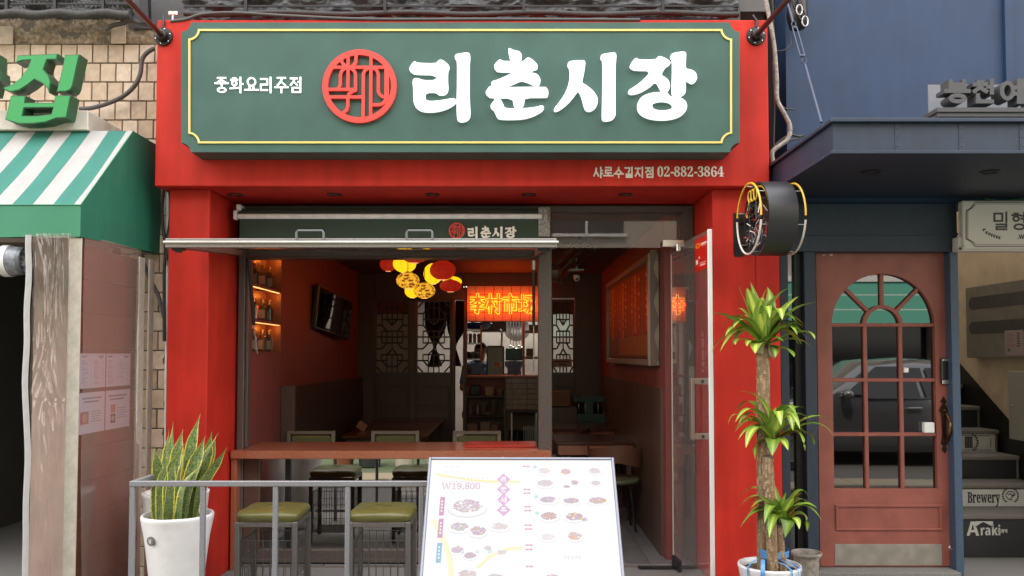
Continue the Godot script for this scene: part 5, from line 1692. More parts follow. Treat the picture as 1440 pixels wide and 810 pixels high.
func dining_room() -> void:
	# partition of dark wood with lattice panels, doorway, hatch
	var z := -BACK
	var pt := thing("wooden_partition", "dark wooden partition with Chinese lattice windows, doorway and kitchen hatch", "partition", Vector3(-0.4, 0, z))
	var xs := func(px: float) -> float: return X(px, BACK, 470)
	var ys := func(py: float) -> float: return Y(py, BACK)
	var post := func(a: float, b: float, y0: float, y1: float, dep := 0.10) -> void:
		obj("post", G.new().bb(Vector3(a, y0, z), Vector3(b, y1, z - dep), 0.006), M.dark_wood, pt)
	post.call(LX, xs.call(527.0), 0.0, CEIL, 0.14)
	post.call(xs.call(575.5), xs.call(585.0), 0.0, ys.call(421.0) - 0.001)
	post.call(xs.call(634.5), xs.call(640.0), 0.0, ys.call(421.0) - 0.001)
	post.call(xs.call(652.0), xs.call(656.5), 0.0, ys.call(404.0))
	post.call(xs.call(757.0), xs.call(776.0), 0.0, ys.call(400.0) - 0.001)
	post.call(xs.call(808.0), RX, 0.0, CEIL, 0.14)
	obj("beam", G.new().bb(Vector3(xs.call(527.0), ys.call(421.0), z + 0.012), Vector3(xs.call(652.0) - 0.001, CEIL, z - 0.1), 0.006), M.dark_wood, pt)
	obj("beam", G.new().bb(Vector3(xs.call(656.5) - 0.04, ys.call(402.0) + 0.001, z + 0.012), Vector3(xs.call(808.0), CEIL, z - 0.1), 0.006), M.dark_wood, pt)
	obj("beam", G.new().bb(Vector3(xs.call(776.0), ys.call(419.0), z), Vector3(xs.call(808.0), ys.call(400.0) - 0.001, z - 0.08), 0.004), M.dark_wood, pt)
	for s: Array in [[527.0, 575.5, "white"], [585.0, 634.5, ""], [776.0, 808.0, "red"]]:
		var x0: float = xs.call(s[0])
		var x1: float = xs.call(s[1])
		var y0: float = ys.call(525.0)
		var y1: float = ys.call(423.0)
		var fr := G.new()
		fr.bb(Vector3(x0, y0 - 0.02, z - 0.01), Vector3(x1, y0 + 0.012, z - 0.05)).bb(Vector3(x0, y1 - 0.012, z - 0.01), Vector3(x1, y1 + 0.02, z - 0.05)).bb(Vector3(x0, y0 + 0.013, z - 0.01), Vector3(x0 + 0.02, y1 - 0.013, z - 0.05)).bb(Vector3(x1 - 0.02, y0 + 0.013, z - 0.01), Vector3(x1, y1 - 0.013, z - 0.05))
		var sc := obj("lattice_screen", fr, M.dark_wood, pt)
		lattice(x0 + 0.02, x1 - 0.02, y0 + 0.012, y1 - 0.012, z - 0.03, sc)
		if s[2] != "":
			var hang := mat("screen_cloth", lin(0.50, 0.44, 0.39), 0.8, 0, "fine", 4.0)
			hang.backlight_enabled = true
			hang.backlight = Color(0.9, 0.85, 0.8)
			obj("cloth_backing", G.new().bb(Vector3(x0, y0, z - 0.056), Vector3(x1, lerpf(y0, y1, 0.82), z - 0.06)), hang if s[2] == "white" else pane("hatch_glass", Color(0.6, 0.6, 0.6), 0.15), sc)
			obj("cloth_backing", G.new().bb(Vector3(x0, lerpf(y0, y1, 0.82) + 0.001, z - 0.056), Vector3(x1, y1, z - 0.06)), mat("red_glow_cloth", lin(0.20, 0.05, 0.035), 0.8), sc)  # red glow along the top band, put into the cloth colour
		# carved panels below
		var rail := obj("low_board", G.new().bb(Vector3(x0, 0, z - 0.03), Vector3(x1, y0 - 0.021, z - 0.07)), M.dark_wood, pt)
		for k in 3:
			var a := 0.06 + k * 0.41
			var e := a + (0.36 if k < 2 else 0.26)
			obj("carved_frame", G.new().bb(Vector3(x0 + 0.02, a, z - 0.01), Vector3(x1 - 0.02, a + 0.025, z - 0.029), 0.004).bb(Vector3(x0 + 0.02, e, z - 0.01), Vector3(x1 - 0.02, e + 0.025, z - 0.029), 0.004).bb(Vector3(x0 + 0.02, a + 0.026, z - 0.01), Vector3(x0 + 0.045, e - 0.001, z - 0.029), 0.004).bb(Vector3(x1 - 0.045, a + 0.026, z - 0.01), Vector3(x1 - 0.02, e - 0.001, z - 0.029), 0.004), M.dark_wood, rail)
	# tied curtains behind the doorway and the second lattice
	var cl := mat("curtain_maroon", lin(0.045, 0.018, 0.018), 0.8, 0, "fine", 5.0)
	for cu: Array in [[597.0, 628.0, 611.0, "dark maroon curtain gathered in a knot behind the lattice window"], [628.0, 655.0, 639.0, "dark maroon curtain gathered in a knot in the narrow doorway"]]:
		var rows := []
		for j in 30:
			var v := j / 29.0
			var py := lerpf(423.0, 515.0, v)
			var pinch := 1.0 - 0.86 * exp(-pow((v - 0.72) / 0.2, 2.0)) if v < 0.72 else 0.14 + 0.5 * (v - 0.72) / 0.28
			var row := []
			for i in 24:
				var u := i / 23.0
				var px: float = lerpf(cu[2], lerpf(cu[0], cu[1], u), pinch)
				row.append(P(px, py, BACK + 0.16) + Vector3(0, 0, sin(u * 30.0) * 0.02))
			rows.append(row)
		single("curtain", G.new().sheet(rows), cl, cu[3], "curtain")

	# red neon name over the hatch
	var nb := thing("neon_sign", "glowing yellow neon characters on a red lit tiled board over the hatch", "neon sign", Vector3(-0.1, 2.0, z))
	var bx0: float = xs.call(656.5)
	var bx1: float = xs.call(757.0)
	var tiles := G.new().bb(Vector3(bx0, ys.call(452.0), z + 0.001), Vector3(bx1, ys.call(402.0), z - 0.08))
	obj("board", tiles, mat("neon_board", lin(0.30, 0.07, 0.05), 0.4), nb)
	var tw := (bx1 - bx0) / 8.0
	var th: float = (ys.call(402.0) - ys.call(452.0)) / 4.0
	var tm := G.new().box(Vector3.ZERO, Vector3(tw - 0.006, th - 0.006, 0.012), 0.002).mesh(Vector3.ZERO)
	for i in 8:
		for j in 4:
			inst("tile", tm, mat("glow_tinted_tile", lin(0.68, 0.50, 0.47), 0.25), Vector3(bx0 + (i + 0.5) * tw, ys.call(452.0) + (j + 0.5) * th, z + 0.008), nb)  # white tiles with the red glow of the sign tinted into them
	var tube_m := glow("neon_tube", lin(1.0, 0.62, 0.03), 1.0, lin(0.9, 0.6, 0.1))
	var names := name_strokes()
	for i in 4:
		var ps := outlines(names[i], 20.0, 25.0, Vector2(661.5 + i * 23.2, 414.5), 3.4, true)
		var g := G.new()
		for p: PackedVector2Array in ps:
			var path := []
			for v in p: path.append(P(v.x, v.y, BACK - 0.09))
			path.append(path[0])
			g.tube(path, 0.0055, 6, false)
		obj("neon_tube", g, tube_m, nb)
	for i in 9: bulb(P(662 + i * 11.3, 428, BACK - 0.095), Color(1.0, 0.03, 0.01), 0.012, 0.02, "neon_light")

	# lanterns
	var spots := [
		[546.0, 371.7, 12.0, 9.5, "red", 7.6, "dark red paper lantern at the left end of the lantern cluster"], [569.0, 371.0, 16.5, 12.0, "yellow", 7.4, "plain yellow paper lantern between two red lanterns at the left"], [583.0, 360.0, 18.0, 9.5, "red", 7.1, "flat red paper lantern right under the window head"],
		[573.5, 394.5, 16.5, 11.0, "speckled", 7.3, "yellow paper lantern with brown flecks, the higher of the two flecked ones"], [580.0, 409.0, 11.0, 9.5, "yellow", 7.7, "small plain yellow lantern half hidden behind the two flecked ones"], [596.7, 408.5, 15.5, 10.5, "speckled", 7.2, "yellow paper lantern with brown flecks, lowest of the cluster"],
		[609.0, 385.0, 13.5, 14.0, "yellow", 7.7, "plain yellow lantern tucked behind the big red lantern"], [622.5, 380.0, 18.5, 13.0, "red", 7.3, "big red paper lantern at the right of the cluster"], [636.0, 396.0, 13.5, 7.0, "yellow", 7.8, "yellow lantern showing above the lowest red lantern"], [633.5, 402.0, 15.5, 8.2, "red", 7.4, "lowest red lantern at the right end of the cluster"],
		[588.0, 352.0, 18.0, 10.0, "speckled", 7.9, "highest yellow lantern with brown flecks, behind the window head"],
	]
	var fl := FastNoiseLite.new()
	fl.noise_type = FastNoiseLite.TYPE_CELLULAR
	fl.seed = 5
	fl.frequency = 0.07
	for kind: Array in [["red", Color(0.62, 0.11, 0.05), Color(0.38, 0.05, 0.03), 0.5], ["yellow", Color(0.98, 0.74, 0.10), Color(0.86, 0.58, 0.06), 0.85], ["speckled", Color(0.86, 0.62, 0.16), Color(0.36, 0.17, 0.05), 0.75]]:
		var im := Image.create(128, 64, false, Image.FORMAT_RGB8)
		for yy in 64:
			for xx in 128:
				var a := TAU * xx / 128.0
				var n := fl.get_noise_3d(cos(a) * 30.0, yy * 1.6, sin(a) * 30.0)
				var w := smoothstep(-0.55, -0.75, n) if kind[0] != "speckled" else smoothstep(-0.5, -0.62, n)
				var rib := 0.85 if xx % 16 == 0 else 1.0
				im.set_pixel(xx, yy, (kind[1] as Color).lerp(kind[2], clampf(0.95 * w if kind[0] == "speckled" else 0.5 * w, 0, 1)) * rib)
		var m := printed("lantern_" + kind[0], ImageTexture.create_from_image(im), 0.7, kind[3])
		m.texture_repeat = true
		M["lantern_" + kind[0]] = m
	for s: Array in spots:
		var d: float = s[5]
		var c := P(s[0], s[1], d)
		var rx: float = s[2] * d / F
		var ry: float = s[3] * d / F
		var t := thing("paper_lantern", s[6], "lantern", c - Vector3(0, ry, 0), "paper lanterns under the dining room ceiling")
		var prof := []
		for i in 13:
			var a := lerpf(-0.82, 0.86, i / 12.0) * PI * 0.5
			prof.append(Vector2(cos(a) * rx, sin(a) * ry * 1.06))
		obj("paper_shade", G.new().lathe(prof, c, 24), M["lantern_" + s[4]], t)
		obj("bottom_ring", G.new().turned([Vector2(rx * 0.30, -ry * 1.02), Vector2(rx * 0.31, -ry * 1.06), Vector2(rx * 0.25, -ry * 1.06)], c, 20), glow("lantern_rim", lin(1.0, 0.45, 0.2), 0.5), t)
		obj("top_cap", G.new().turned([Vector2(rx * 0.24, ry * 1.03), Vector2(rx * 0.2, ry * 1.14), Vector2(0.001, ry * 1.15)], c, 16), M.dark_wood, t)
		obj("cord", G.new().tube([c + Vector3(0, ry * 1.14, 0), Vector3(c.x, CEIL, c.z)], 0.003, 5), M.black_metal, t)
		bulb(c, Color(1.0, 0.6, 0.38) if s[4] != "red" else Color(1.0, 0.33, 0.22), 0.008, rx * 0.3, "lantern_bulb")

	# lit niche with bottles in the left wall
	var warm := glow("warm_strip", lin(1.0, 0.52, 0.16), 0.9)
	var nw := mat("niche_wood", lin(0.17, 0.09, 0.045), 0.45, 0, "fine", 2.0)
	var nc := thing("niche_shelf", "shelf with warm light strips in a niche of the left red wall", "shelf", Vector3(LX - 0.06, 1.571, -6.7))
	obj("lining", G.new().bb(Vector3(LX - 0.129, 1.572, -NICHE1 + 0.012), Vector3(LX, 2.408, -NICHE1 + 0.001)), nw, nc)
	obj("lining", G.new().bb(Vector3(LX - 0.129, 1.572, -NICHE1 + 0.013), Vector3(LX - 0.122, 2.408, -NICHE0 - 0.002)), nw, nc)
	for yy: float in [1.583, 1.833, 2.11]:
		obj("shelf_board", G.new().bb(Vector3(LX - 0.121, yy - 0.02, -NICHE1 + 0.013), Vector3(LX + 0.006, yy, -NICHE0 - 0.002), 0.002), M.red_wall, nc)
	for yy: float in [1.812, 2.089, 2.40]:
		obj("light_strip", G.new().bb(Vector3(LX - 0.016, yy - 0.006, -NICHE1 + 0.03), Vector3(LX - 0.006, yy, -NICHE0 - 0.03)), warm, nc)
		for zz: float in [-6.55, -6.97]: bulb(Vector3(LX - 0.04, yy - 0.03, zz), Color(1.0, 0.50, 0.17), 0.009, 0.02, "niche_light")
	var kinds := ["bottle with copper cap on the %s shelf of the niche, beside the window jamb", "bottle with copper cap on the %s shelf of the niche, middle one", "bottle with copper cap on the %s shelf of the niche, farthest from the window"]
	var proto: Node3D = null
	for r in 3:
		for c in 3:
			var at := Vector3(LX - 0.055 + 0.012 * (c % 2), [2.111, 1.834, 1.584][r], -([6.50, 6.69, 6.90][c]))
			var lab: String = kinds[c] % ["top", "middle", "bottom"][r]
			if proto == null:
				proto = bottle(lab)
				proto.position = at
			else: dup(proto, at, lab, rng.randf_range(-0.4, 0.4))
	# screen tilted out from the left wall
	var a := P(455, 400.5, 8.25)
	var e := P(438.7, 461, 8.0)
	var b2 := P(500.5, 425.5, 9.6)
	var tv := thing("wall_screen", "glossy black television leaning out from the left red wall", "television", e)
	var al := (b2 - a).normalized()
	var dn := (e - a).normalized()
	var nn := al.cross(dn).normalized()
	if nn.x < 0.0: nn = -nn
	dn = -al.cross(nn).normalized() if al.cross(nn).y > 0.0 else al.cross(nn).normalized()
	var ctr := (b2 + e) * 0.5
	var B := Basis(al, -dn, al.cross(-dn))
	var wl := a.distance_to(b2)
	var hl := a.distance_to(e) * 0.88
	obj("case", G.new().box(ctr - nn * 0.03, Vector3(wl, hl, 0.05), 0.01, B), mat("tv_case", lin(0.03, 0.028, 0.028), 0.3), tv)
	obj("screen", G.new().box(ctr - nn * 0.003, Vector3(wl - 0.05, hl - 0.05, 0.004), 0.0, B), mat("tv_screen", lin(0.2, 0.2, 0.2), 0.03, 1.0), tv)
	obj("wall_mount", G.new().bb(ctr - nn * 0.056, Vector3(LX + 0.001, ctr.y + 0.1, ctr.z - 0.3)), M.black_metal, tv)

	# bench with high back, tables, chairs
	var bn := thing("booth_bench", "dark high-backed bench along the left wall", "bench", Vector3(-1.75, 0, -9.0))
	obj("backrest", G.new().bb(Vector3(LX + 0.001, 0, -7.15), Vector3(LX + 0.07, 1.27, z + 0.002), 0.006), mat("bench_black", lin(0.035, 0.028, 0.025), 0.45), bn)
	obj("end_post", G.new().bb(Vector3(LX + 0.001, 0, -7.08), Vector3(LX + 0.12, 1.29, -7.149), 0.005), M.dark_wood, bn)
	obj("seat", G.new().bb(Vector3(LX + 0.071, 0.38, -7.15), Vector3(LX + 0.5, 0.45, z + 0.01), 0.02), M.bench_black, bn)
	obj("plinth", G.new().bb(Vector3(LX + 0.071, 0, -7.2), Vector3(LX + 0.45, 0.379, z + 0.01)), M.dark_wood, bn)
	var tt := mat("table_top", lin(0.10, 0.042, 0.026), 0.22, 0, "fine", 2.0)
	var tb: Node3D = null
	var tl := ["dark glossy table in the row beside the bench, nearest the counter", "dark glossy table in the row beside the bench, middle one", "dark glossy table in the row beside the bench, against the lattice partition"]
	for i in 3:
		var at := Vector3(-1.28, 0, -8.58 - i * 0.86)
		if tb == null:
			tb = thing("dining_table", tl[0], "table", at, "tables in the row beside the bench")
			obj("tabletop", G.new().box(at + Vector3(0, 0.735, 0), Vector3(0.84, 0.03, 0.80), 0.005), tt, tb)
			obj("apron", G.new().box(at + Vector3(0, 0.69, 0), Vector3(0.76, 0.058, 0.72), 0.003), M.dark_wood, tb)
			for sx: float in [-0.35, 0.35]:
				for sz: float in [-0.33, 0.33]: obj("leg", G.new().box(at + Vector3(sx, 0.33, sz), Vector3(0.05, 0.66, 0.05), 0.004), M.dark_wood, tb)
		else: dup(tb, at, tl[i])
	single("folded_menu", G.new().box(Vector3(-1.6, 0.80, -8.75), Vector3(0.09, 0.1, 0.004), 0.0, Basis.from_euler(Vector3(-0.4, 0.5, 0.9))), mat("menu_card", lin(0.22, 0.12, 0.09), 0.5), "small card standing askew on the table nearest the counter", "card")
	var hc: Node3D = null
	var hl2 := ["high chair inside the counter with a green back pad, near the bottle niche", "high chair with green back pad inside the counter, before the row of tables", "high chair inside the counter, in front of the kitchen shelf"]
	for i in 3:
		var at := Vector3([-1.72, -1.0, -0.30][i], 0, -6.85)
		if hc == null:
			hc = thing("counter_chair", hl2[0], "chair", at, "high chairs inside the counter")
			var fm := mat("chair_frame", lin(0.17, 0.135, 0.10), 0.5, 0.2)
			var g := G.new()
			for sx: float in [-0.19, 0.19]: g.bar(at + Vector3(sx, 0.5, -0.16), at + Vector3(sx, 0.905, -0.2), 0.03)
			g.bar(at + Vector3(-0.205, 0.89, -0.197), at + Vector3(0.205, 0.89, -0.197), 0.03, 0.026)
			obj("back_frame", g, fm, hc)
			obj("back_pad", G.new().box(at + Vector3(0, 0.74, -0.185), Vector3(0.34, 0.25, 0.03), 0.012), mat("pad_green", lin(0.10, 0.095, 0.035), 0.4), hc)
			obj("seat", G.new().box(at + Vector3(0, 0.52, 0.0), Vector3(0.40, 0.06, 0.38), 0.02), mat("seat_brown", lin(0.10, 0.055, 0.03), 0.4), hc)
			for sx: float in [-0.18, 0.18]:
				for sz: float in [-0.17, 0.17]: obj("leg", G.new().box(at + Vector3(sx, 0.245, sz), Vector3(0.028, 0.49, 0.028), 0.002), fm, hc)
		else: dup(hc, at, hl2[i])
	# right side: two tables, round-backed chairs, drink crates
	var rt: Node3D = null
	for i in 2:
		var at := Vector3(0.78, 0, [-8.0, -9.35][i])
		if rt == null:
			rt = thing("side_table", "brown square table behind the open glass door, the nearer of two", "table", at, "tables along the right wall")
			obj("tabletop", G.new().box(at + Vector3(0, 0.735, 0), Vector3(0.74, 0.03, 0.74), 0.005), tt, rt)
			obj("drawer_apron", G.new().box(at + Vector3(0, 0.67, 0), Vector3(0.70, 0.095, 0.70), 0.004), M.wood_counter, rt)
			for sx: float in [-0.31, 0.31]:
				for sz: float in [-0.31, 0.31]: obj("leg", G.new().box(at + Vector3(sx, 0.31, sz), Vector3(0.045, 0.62, 0.045), 0.004), M.dark_wood, rt)
		else: dup(rt, at, "brown square table along the right wall, the farther of two")
	var rc: Node3D = null
	for i in 2:
		var at := Vector3([0.92, 0.62][i], 0, [-7.3, -8.85][i])
		if rc == null:
			rc = thing("round_back_chair", "chair with curved wooden back at the nearer brown table", "chair", at, "round-backed chairs along the right wall")
			var rows := []
			for j in 5:
				var row := []
				for q in 17:
					var an := lerpf(-0.15, 1.15, q / 16.0) * PI
					var rr := 0.235 + 0.02 * j / 4.0
					row.append(at + Vector3(cos(an) * rr, 0.62 + 0.16 * j / 4.0 - 0.05 * absf(cos(an)), sin(an) * rr * 0.85))
				rows.append(row)
			obj("backrest", G.new().sheet(rows), mat("chair_wood", lin(0.14, 0.06, 0.035), 0.4), rc)
			obj("seat", G.new().lathe([Vector2(0.001, 0.43), Vector2(0.2, 0.43), Vector2(0.22, 0.45), Vector2(0.2, 0.475), Vector2(0.001, 0.48)], at, 20), mat("seat_olive", lin(0.10, 0.10, 0.05), 0.5), rc)
			for q in 4:
				var an := PI * (0.25 + 0.5 * q)
				obj("leg", G.new().tube([at + Vector3(cos(an) * 0.16, 0.43, sin(an) * 0.16), at + Vector3(cos(an) * 0.22, 0.0, sin(an) * 0.22)], [0.012, 0.01], 8), M.black_metal, rc)
		else: dup(rc, at, "chair with curved wooden back at the farther brown table", 1.2)
	var cr: Node3D = null
	var cl2 := ["teal plastic drinks crate, lowest of the stack behind the metal post", "teal plastic drinks crate, second of the stack behind the metal post", "blue plastic drinks crate with bottles beside the cardboard box"]
	for i in 3:
		var at: Vector3 = [Vector3(0.62, 0, -10.15), Vector3(0.62, 0.33, -10.15), Vector3(0.95, 0.72, -10.2)][i]
		if cr == null:
			cr = thing("drinks_crate", cl2[0], "crate", at, "plastic drinks crates")
			var cm := mat("crate_teal", lin(0.03, 0.075, 0.075), 0.4)
			obj("base", G.new().box(at + Vector3(0, 0.012, 0), Vector3(0.38, 0.02, 0.26)), cm, cr)
			for s2: Array in [[0, 0.125, 0.38, 0.012], [0, -0.125, 0.38, 0.012], [0.184, 0, 0.012, 0.236], [-0.184, 0, 0.012, 0.236]]:
				obj("side", G.new().box(at + Vector3(s2[0], 0.07, s2[1]), Vector3(s2[2], 0.09, s2[3])).box(at + Vector3(s2[0], 0.29, s2[1]), Vector3(s2[2], 0.06, s2[3])).box(at + Vector3(s2[0], 0.19, s2[1]), Vector3(s2[2] * (0.25 if s2[2] > 0.1 else 1.0), 0.14, s2[3] * (0.25 if s2[3] > 0.1 else 1.0))), cm, cr)
		else: dup(cr, at, cl2[i])
	for i in 4:
		var at := Vector3(0.83 + i * 0.08, 0.735, -10.2 + 0.03 * (i % 2))
		single("beer_bottle", G.new().lathe([Vector2(0.001, 0), Vector2(0.03, 0), Vector2(0.032, 0.02), Vector2(0.032, 0.17), Vector2(0.013, 0.24), Vector2(0.014, 0.31), Vector2(0.001, 0.312)], at + Vector3(0, 0.0, 0), 12), mat("brown_glass", lin(0.02, 0.012, 0.008), 0.08), "dark beer bottle in the blue crate, " + ["leftmost of four", "second from the left", "third from the left", "rightmost of four"][i], "bottle", "beer bottles in the blue crate")
	single("cardboard_box", G.new().box(Vector3(0.60, 1.02, -10.15), Vector3(0.22, 0.18, 0.2), 0.003), mat("kraft", lin(0.24, 0.15, 0.085), 0.8, 0, "fine", 3.0), "plain brown cardboard box beside the blue drinks crate", "box")
	single("low_cabinet", G.new().box(Vector3(0.62, 0.80, -10.2), Vector3(0.36, 0.24, 0.3), 0.006).box(Vector3(0.95, 0.36, -10.25), Vector3(0.29, 0.70, 0.3), 0.006), M.dark_wood, "dark low cabinet under the drinks crate and cardboard box", "cabinet")

	# framed picture on the right wall
	var px := RX - 0.09
	var pz0 := -6.42
	var pz1 := -9.3
	var py0 := 1.47
	var py1 := 2.36
	var fm2 := thing("framed_picture", "long framed picture of red scrolls on the right red wall", "picture", Vector3(px, py0, -7.9))
	var silver := mat("frame_silver", lin(0.34, 0.28, 0.22), 0.35, 0.4)
	obj("frame", G.new().bb(Vector3(px, py1 - 0.05, pz0), Vector3(RX - 0.001, py1, pz1), 0.006).bb(Vector3(px, py0, pz0), Vector3(RX - 0.001, py0 + 0.05, pz1), 0.006).bb(Vector3(px, py0 + 0.051, pz0), Vector3(RX - 0.001, py1 - 0.051, pz0 - 0.06), 0.006).bb(Vector3(px, py0 + 0.051, pz1 + 0.06), Vector3(RX - 0.001, py1 - 0.051, pz1), 0.006), silver, fm2)
	var pc := Pic.new(512, 160, Color(0.30, 0.18, 0.13))
	for i in 13:
		var x := 18.0 + i * 36.0
		var c: Color = [Color(0.72, 0.10, 0.05), Color(0.80, 0.45, 0.22), Color(0.66, 0.08, 0.05), Color(0.55, 0.28, 0.16)][i % 4]
		pc.rect(x, 10, 29, 104 + 8 * (i % 3), c)
		for q in 7:
			if rng.randf() < 0.75: pc.rect(x + 8 + rng.randf_range(0, 4), 18 + q * 13, rng.randf_range(5, 12), rng.randf_range(2, 7), Color(0.9, 0.72, 0.5) if i % 2 == 0 else Color(0.4, 0.1, 0.06))
		pc.rect(x - 2, 118, 34, 34, Color(0.40, 0.33, 0.25) if i < 4 else Color(0.62, 0.38, 0.2))
	var pg := G.new()
	pg.quad(Vector3(px + 0.03, py0 + 0.04, pz1), Vector3(px + 0.03, py0 + 0.04, pz0), Vector3(px + 0.03, py1 - 0.04, pz0), Vector3(px + 0.03, py1 - 0.04, pz1))
	obj("print", pg, printed("scroll_print", pc.texture(), 0.55), fm2)
	var wavy := PackedVector2Array([Vector2(RX - 0.075, 1.47), Vector2(RX - 0.075, 2.38)])
	for i in 21: wavy.append(Vector2(RX - 0.03 + 0.018 * cos(i * TAU / 6.0), 2.38 - 0.91 * i / 20.0))
	single("scalloped_board", G.new().prism([ccw(wavy)], Vector3(0, 0, -6.40), -0.012, 0.0), mat("carved_board", lin(0.13, 0.08, 0.06), 0.4), "narrow board with a scalloped edge beside the framed picture", "board")
	# ceiling things
	single("ceiling_duct", G.new().tube([Vector3(0.28, 2.46, -8.9), Vector3(0.5, 2.47, -8.9)], 0.09, 16), mat("duct_grey", lin(0.2, 0.18, 0.16), 0.4, 0.3), "grey round duct end under the ceiling right of the metal post", "duct")
	var ch := G.new()
	for i in 3: ch.bar(Vector3(0.55 + i * 0.09, 2.50, -6.6 - i * 0.3), Vector3(0.35 + i * 0.12, 2.5, -10.4), 0.035)
	single("cable_tray", ch, M.black_metal, "dark cable tray running under the ceiling towards the back", "cable tray")
	var cam := thing("security_camera", "small white dome security camera hanging below a ceiling plate", "camera", P(811, 396, 8.6))
	obj("ceiling_plate", G.new().bb(P(800, 380, 8.6), P(821, 378.5, 8.6) + Vector3(0, 0, -0.12)).bb(P(810, 378, 8.6), Vector3(X(812, 8.6), CEIL, -8.62)), M.alu, cam)
	obj("dome", G.new().lathe([Vector2(0.001, -0.045), Vector2(0.022, -0.038), Vector2(0.036, -0.01), Vector2(0.036, 0.02), Vector2(0.03, 0.025)], P(811, 390, 8.6), 16), M.white_paint, cam)
	obj("lens", G.new().ball(P(811, 391, 8.6) + Vector3(0, -0.012, 0.028), Vector3(0.012, 0.012, 0.01)), M.black_metal, cam)
	var pn := Pic.new(64, 72, Color(0.62, 0.56, 0.52))
	for q in 2: pn.rect(10, 16 + q * 12, 36, 6, Color(0.2, 0.17, 0.17))
	single("white_notice", G.new().bb(P(775, 398, 10.40), P(790, 381, 10.40) + Vector3(0, 0, -0.004)), printed("notice_a", pn.texture()), "white paper notice above the red lattice window", "notice")
	var pn2 := Pic.new(96, 36, Color(0.62, 0.54, 0.48))
	pn2.rect(8, 9, 78, 6, Color(0.4, 0.2, 0.17)); pn2.rect(30, 22, 40, 5, Color(0.3, 0.2, 0.18))
	single("counter_notice", G.new().bb(P(777, 516, 10.5), P(804, 505, 10.5) + Vector3(0, 0, -0.004)), printed("notice_b", pn2.texture()), "wide pale notice with two lines at the foot of the red lattice window", "notice")

# ------------------------------------------------------------------ kitchen behind the hatch
# one continuous surface round a skeleton of tapered bones [a, b, radius a, radius b], joined by a smooth minimum, meshed as surface nets
func flesh(bones: Array, cell: float, blend: float, g: G) -> G:
	var lo := Vector3.INF
	var hi := -Vector3.INF
	for b: Array in bones:
		for q in 2:
			var r := Vector3.ONE * (maxf(b[2], b[3]) + blend + cell * 2.0)
			lo = lo.min(b[q] - r)
			hi = hi.max(b[q] + r)
	var n := Vector3i(((hi - lo) / cell).ceil()) + Vector3i.ONE
	var f := PackedFloat32Array()
	f.resize(n.x * n.y * n.z)
	f.fill(1.0)
	for b: Array in bones:
		var a: Vector3 = b[0]
		var ab: Vector3 = b[1] - a
		var l2 := maxf(ab.length_squared(), 1e-9)
		var reach := Vector3.ONE * (maxf(b[2], b[3]) + blend + cell * 2.0)
		var i0 := Vector3i(((a.min(b[1]) - reach - lo) / cell).floor()).clamp(Vector3i.ZERO, n - Vector3i.ONE)
		var i1 := Vector3i(((a.max(b[1]) + reach - lo) / cell).ceil()).clamp(Vector3i.ZERO, n - Vector3i.ONE)
		for z in range(i0.z, i1.z + 1):
			for y in range(i0.y, i1.y + 1):
				for x in range(i0.x, i1.x + 1):
					var p := lo + Vector3(x, y, z) * cell
					var t := clampf((p - a).dot(ab) / l2, 0.0, 1.0)
					var d := p.distance_to(a + ab * t) - lerpf(b[2], b[3], t)
					var k := (z * n.y + y) * n.x + x
					var e := f[k]
					var h := maxf(blend - absf(e - d), 0.0) / blend
					f[k] = minf(e, d) - h * h * blend * 0.25
	var id := {}
	var base := g.V.size()
	for z in n.z - 1:
		for y in n.y - 1:
			for x in n.x - 1:
				var sum := Vector3.ZERO
				var cnt := 0
				var v := []
				for c in 8: v.append(f[((z + (c >> 2 & 1)) * n.y + y + (c >> 1 & 1)) * n.x + x + (c & 1)])
				var neg := 0
				for c in 8: if v[c] < 0.0: neg += 1
				if neg == 0 or neg == 8: continue
				for e: Array in [[0, 1], [2, 3], [4, 5], [6, 7], [0, 2], [1, 3], [4, 6], [5, 7], [0, 4], [1, 5], [2, 6], [3, 7]]:
					var va: float = v[e[0]]
					var vb: float = v[e[1]]
					if (va < 0.0) != (vb < 0.0):
						var t := va / (va - vb)
						var pa := Vector3(e[0] & 1, e[0] >> 1 & 1, e[0] >> 2 & 1)
						var pb := Vector3(e[1] & 1, e[1] >> 1 & 1, e[1] >> 2 & 1)
						sum += pa.lerp(pb, t)
						cnt += 1
				id[Vector3i(x, y, z)] = g.V.size()
				g.V.append(lo + (Vector3(x, y, z) + sum / cnt) * cell)
				g.N.append(Vector3(v[1] + v[3] + v[5] + v[7] - v[0] - v[2] - v[4] - v[6], v[2] + v[3] + v[6] + v[7] - v[0] - v[1] - v[4] - v[5], v[4] + v[5] + v[6] + v[7] - v[0] - v[1] - v[2] - v[3]).normalized())
				g.T.append(Vector2.ZERO)
	var F2 := func(x: int, y: int, z: int) -> float: return f[(z * n.y + y) * n.x + x]
	for c: Vector3i in id:
		for ax in 3:
			var o := Vector3i.ZERO
			o[ax] = 1
			var u := Vector3i.ZERO
			u[(ax + 1) % 3] = 1
			var w := Vector3i.ZERO
			w[(ax + 2) % 3] = 1
			var s0: float = F2.call(c.x, c.y, c.z)
			var s1: float = F2.call(c.x + o.x, c.y + o.y, c.z + o.z)
			if (s0 < 0.0) == (s1 < 0.0) or not (id.has(c - u) and id.has(c - w) and id.has(c - u - w)): continue
			var q := [id[c - u - w], id[c - w], id[c], id[c - u]]
			if s0 > 0.0: q.reverse()
			for i in [0, 2, 1, 0, 3, 2]: g.I.append(q[i])
	return g

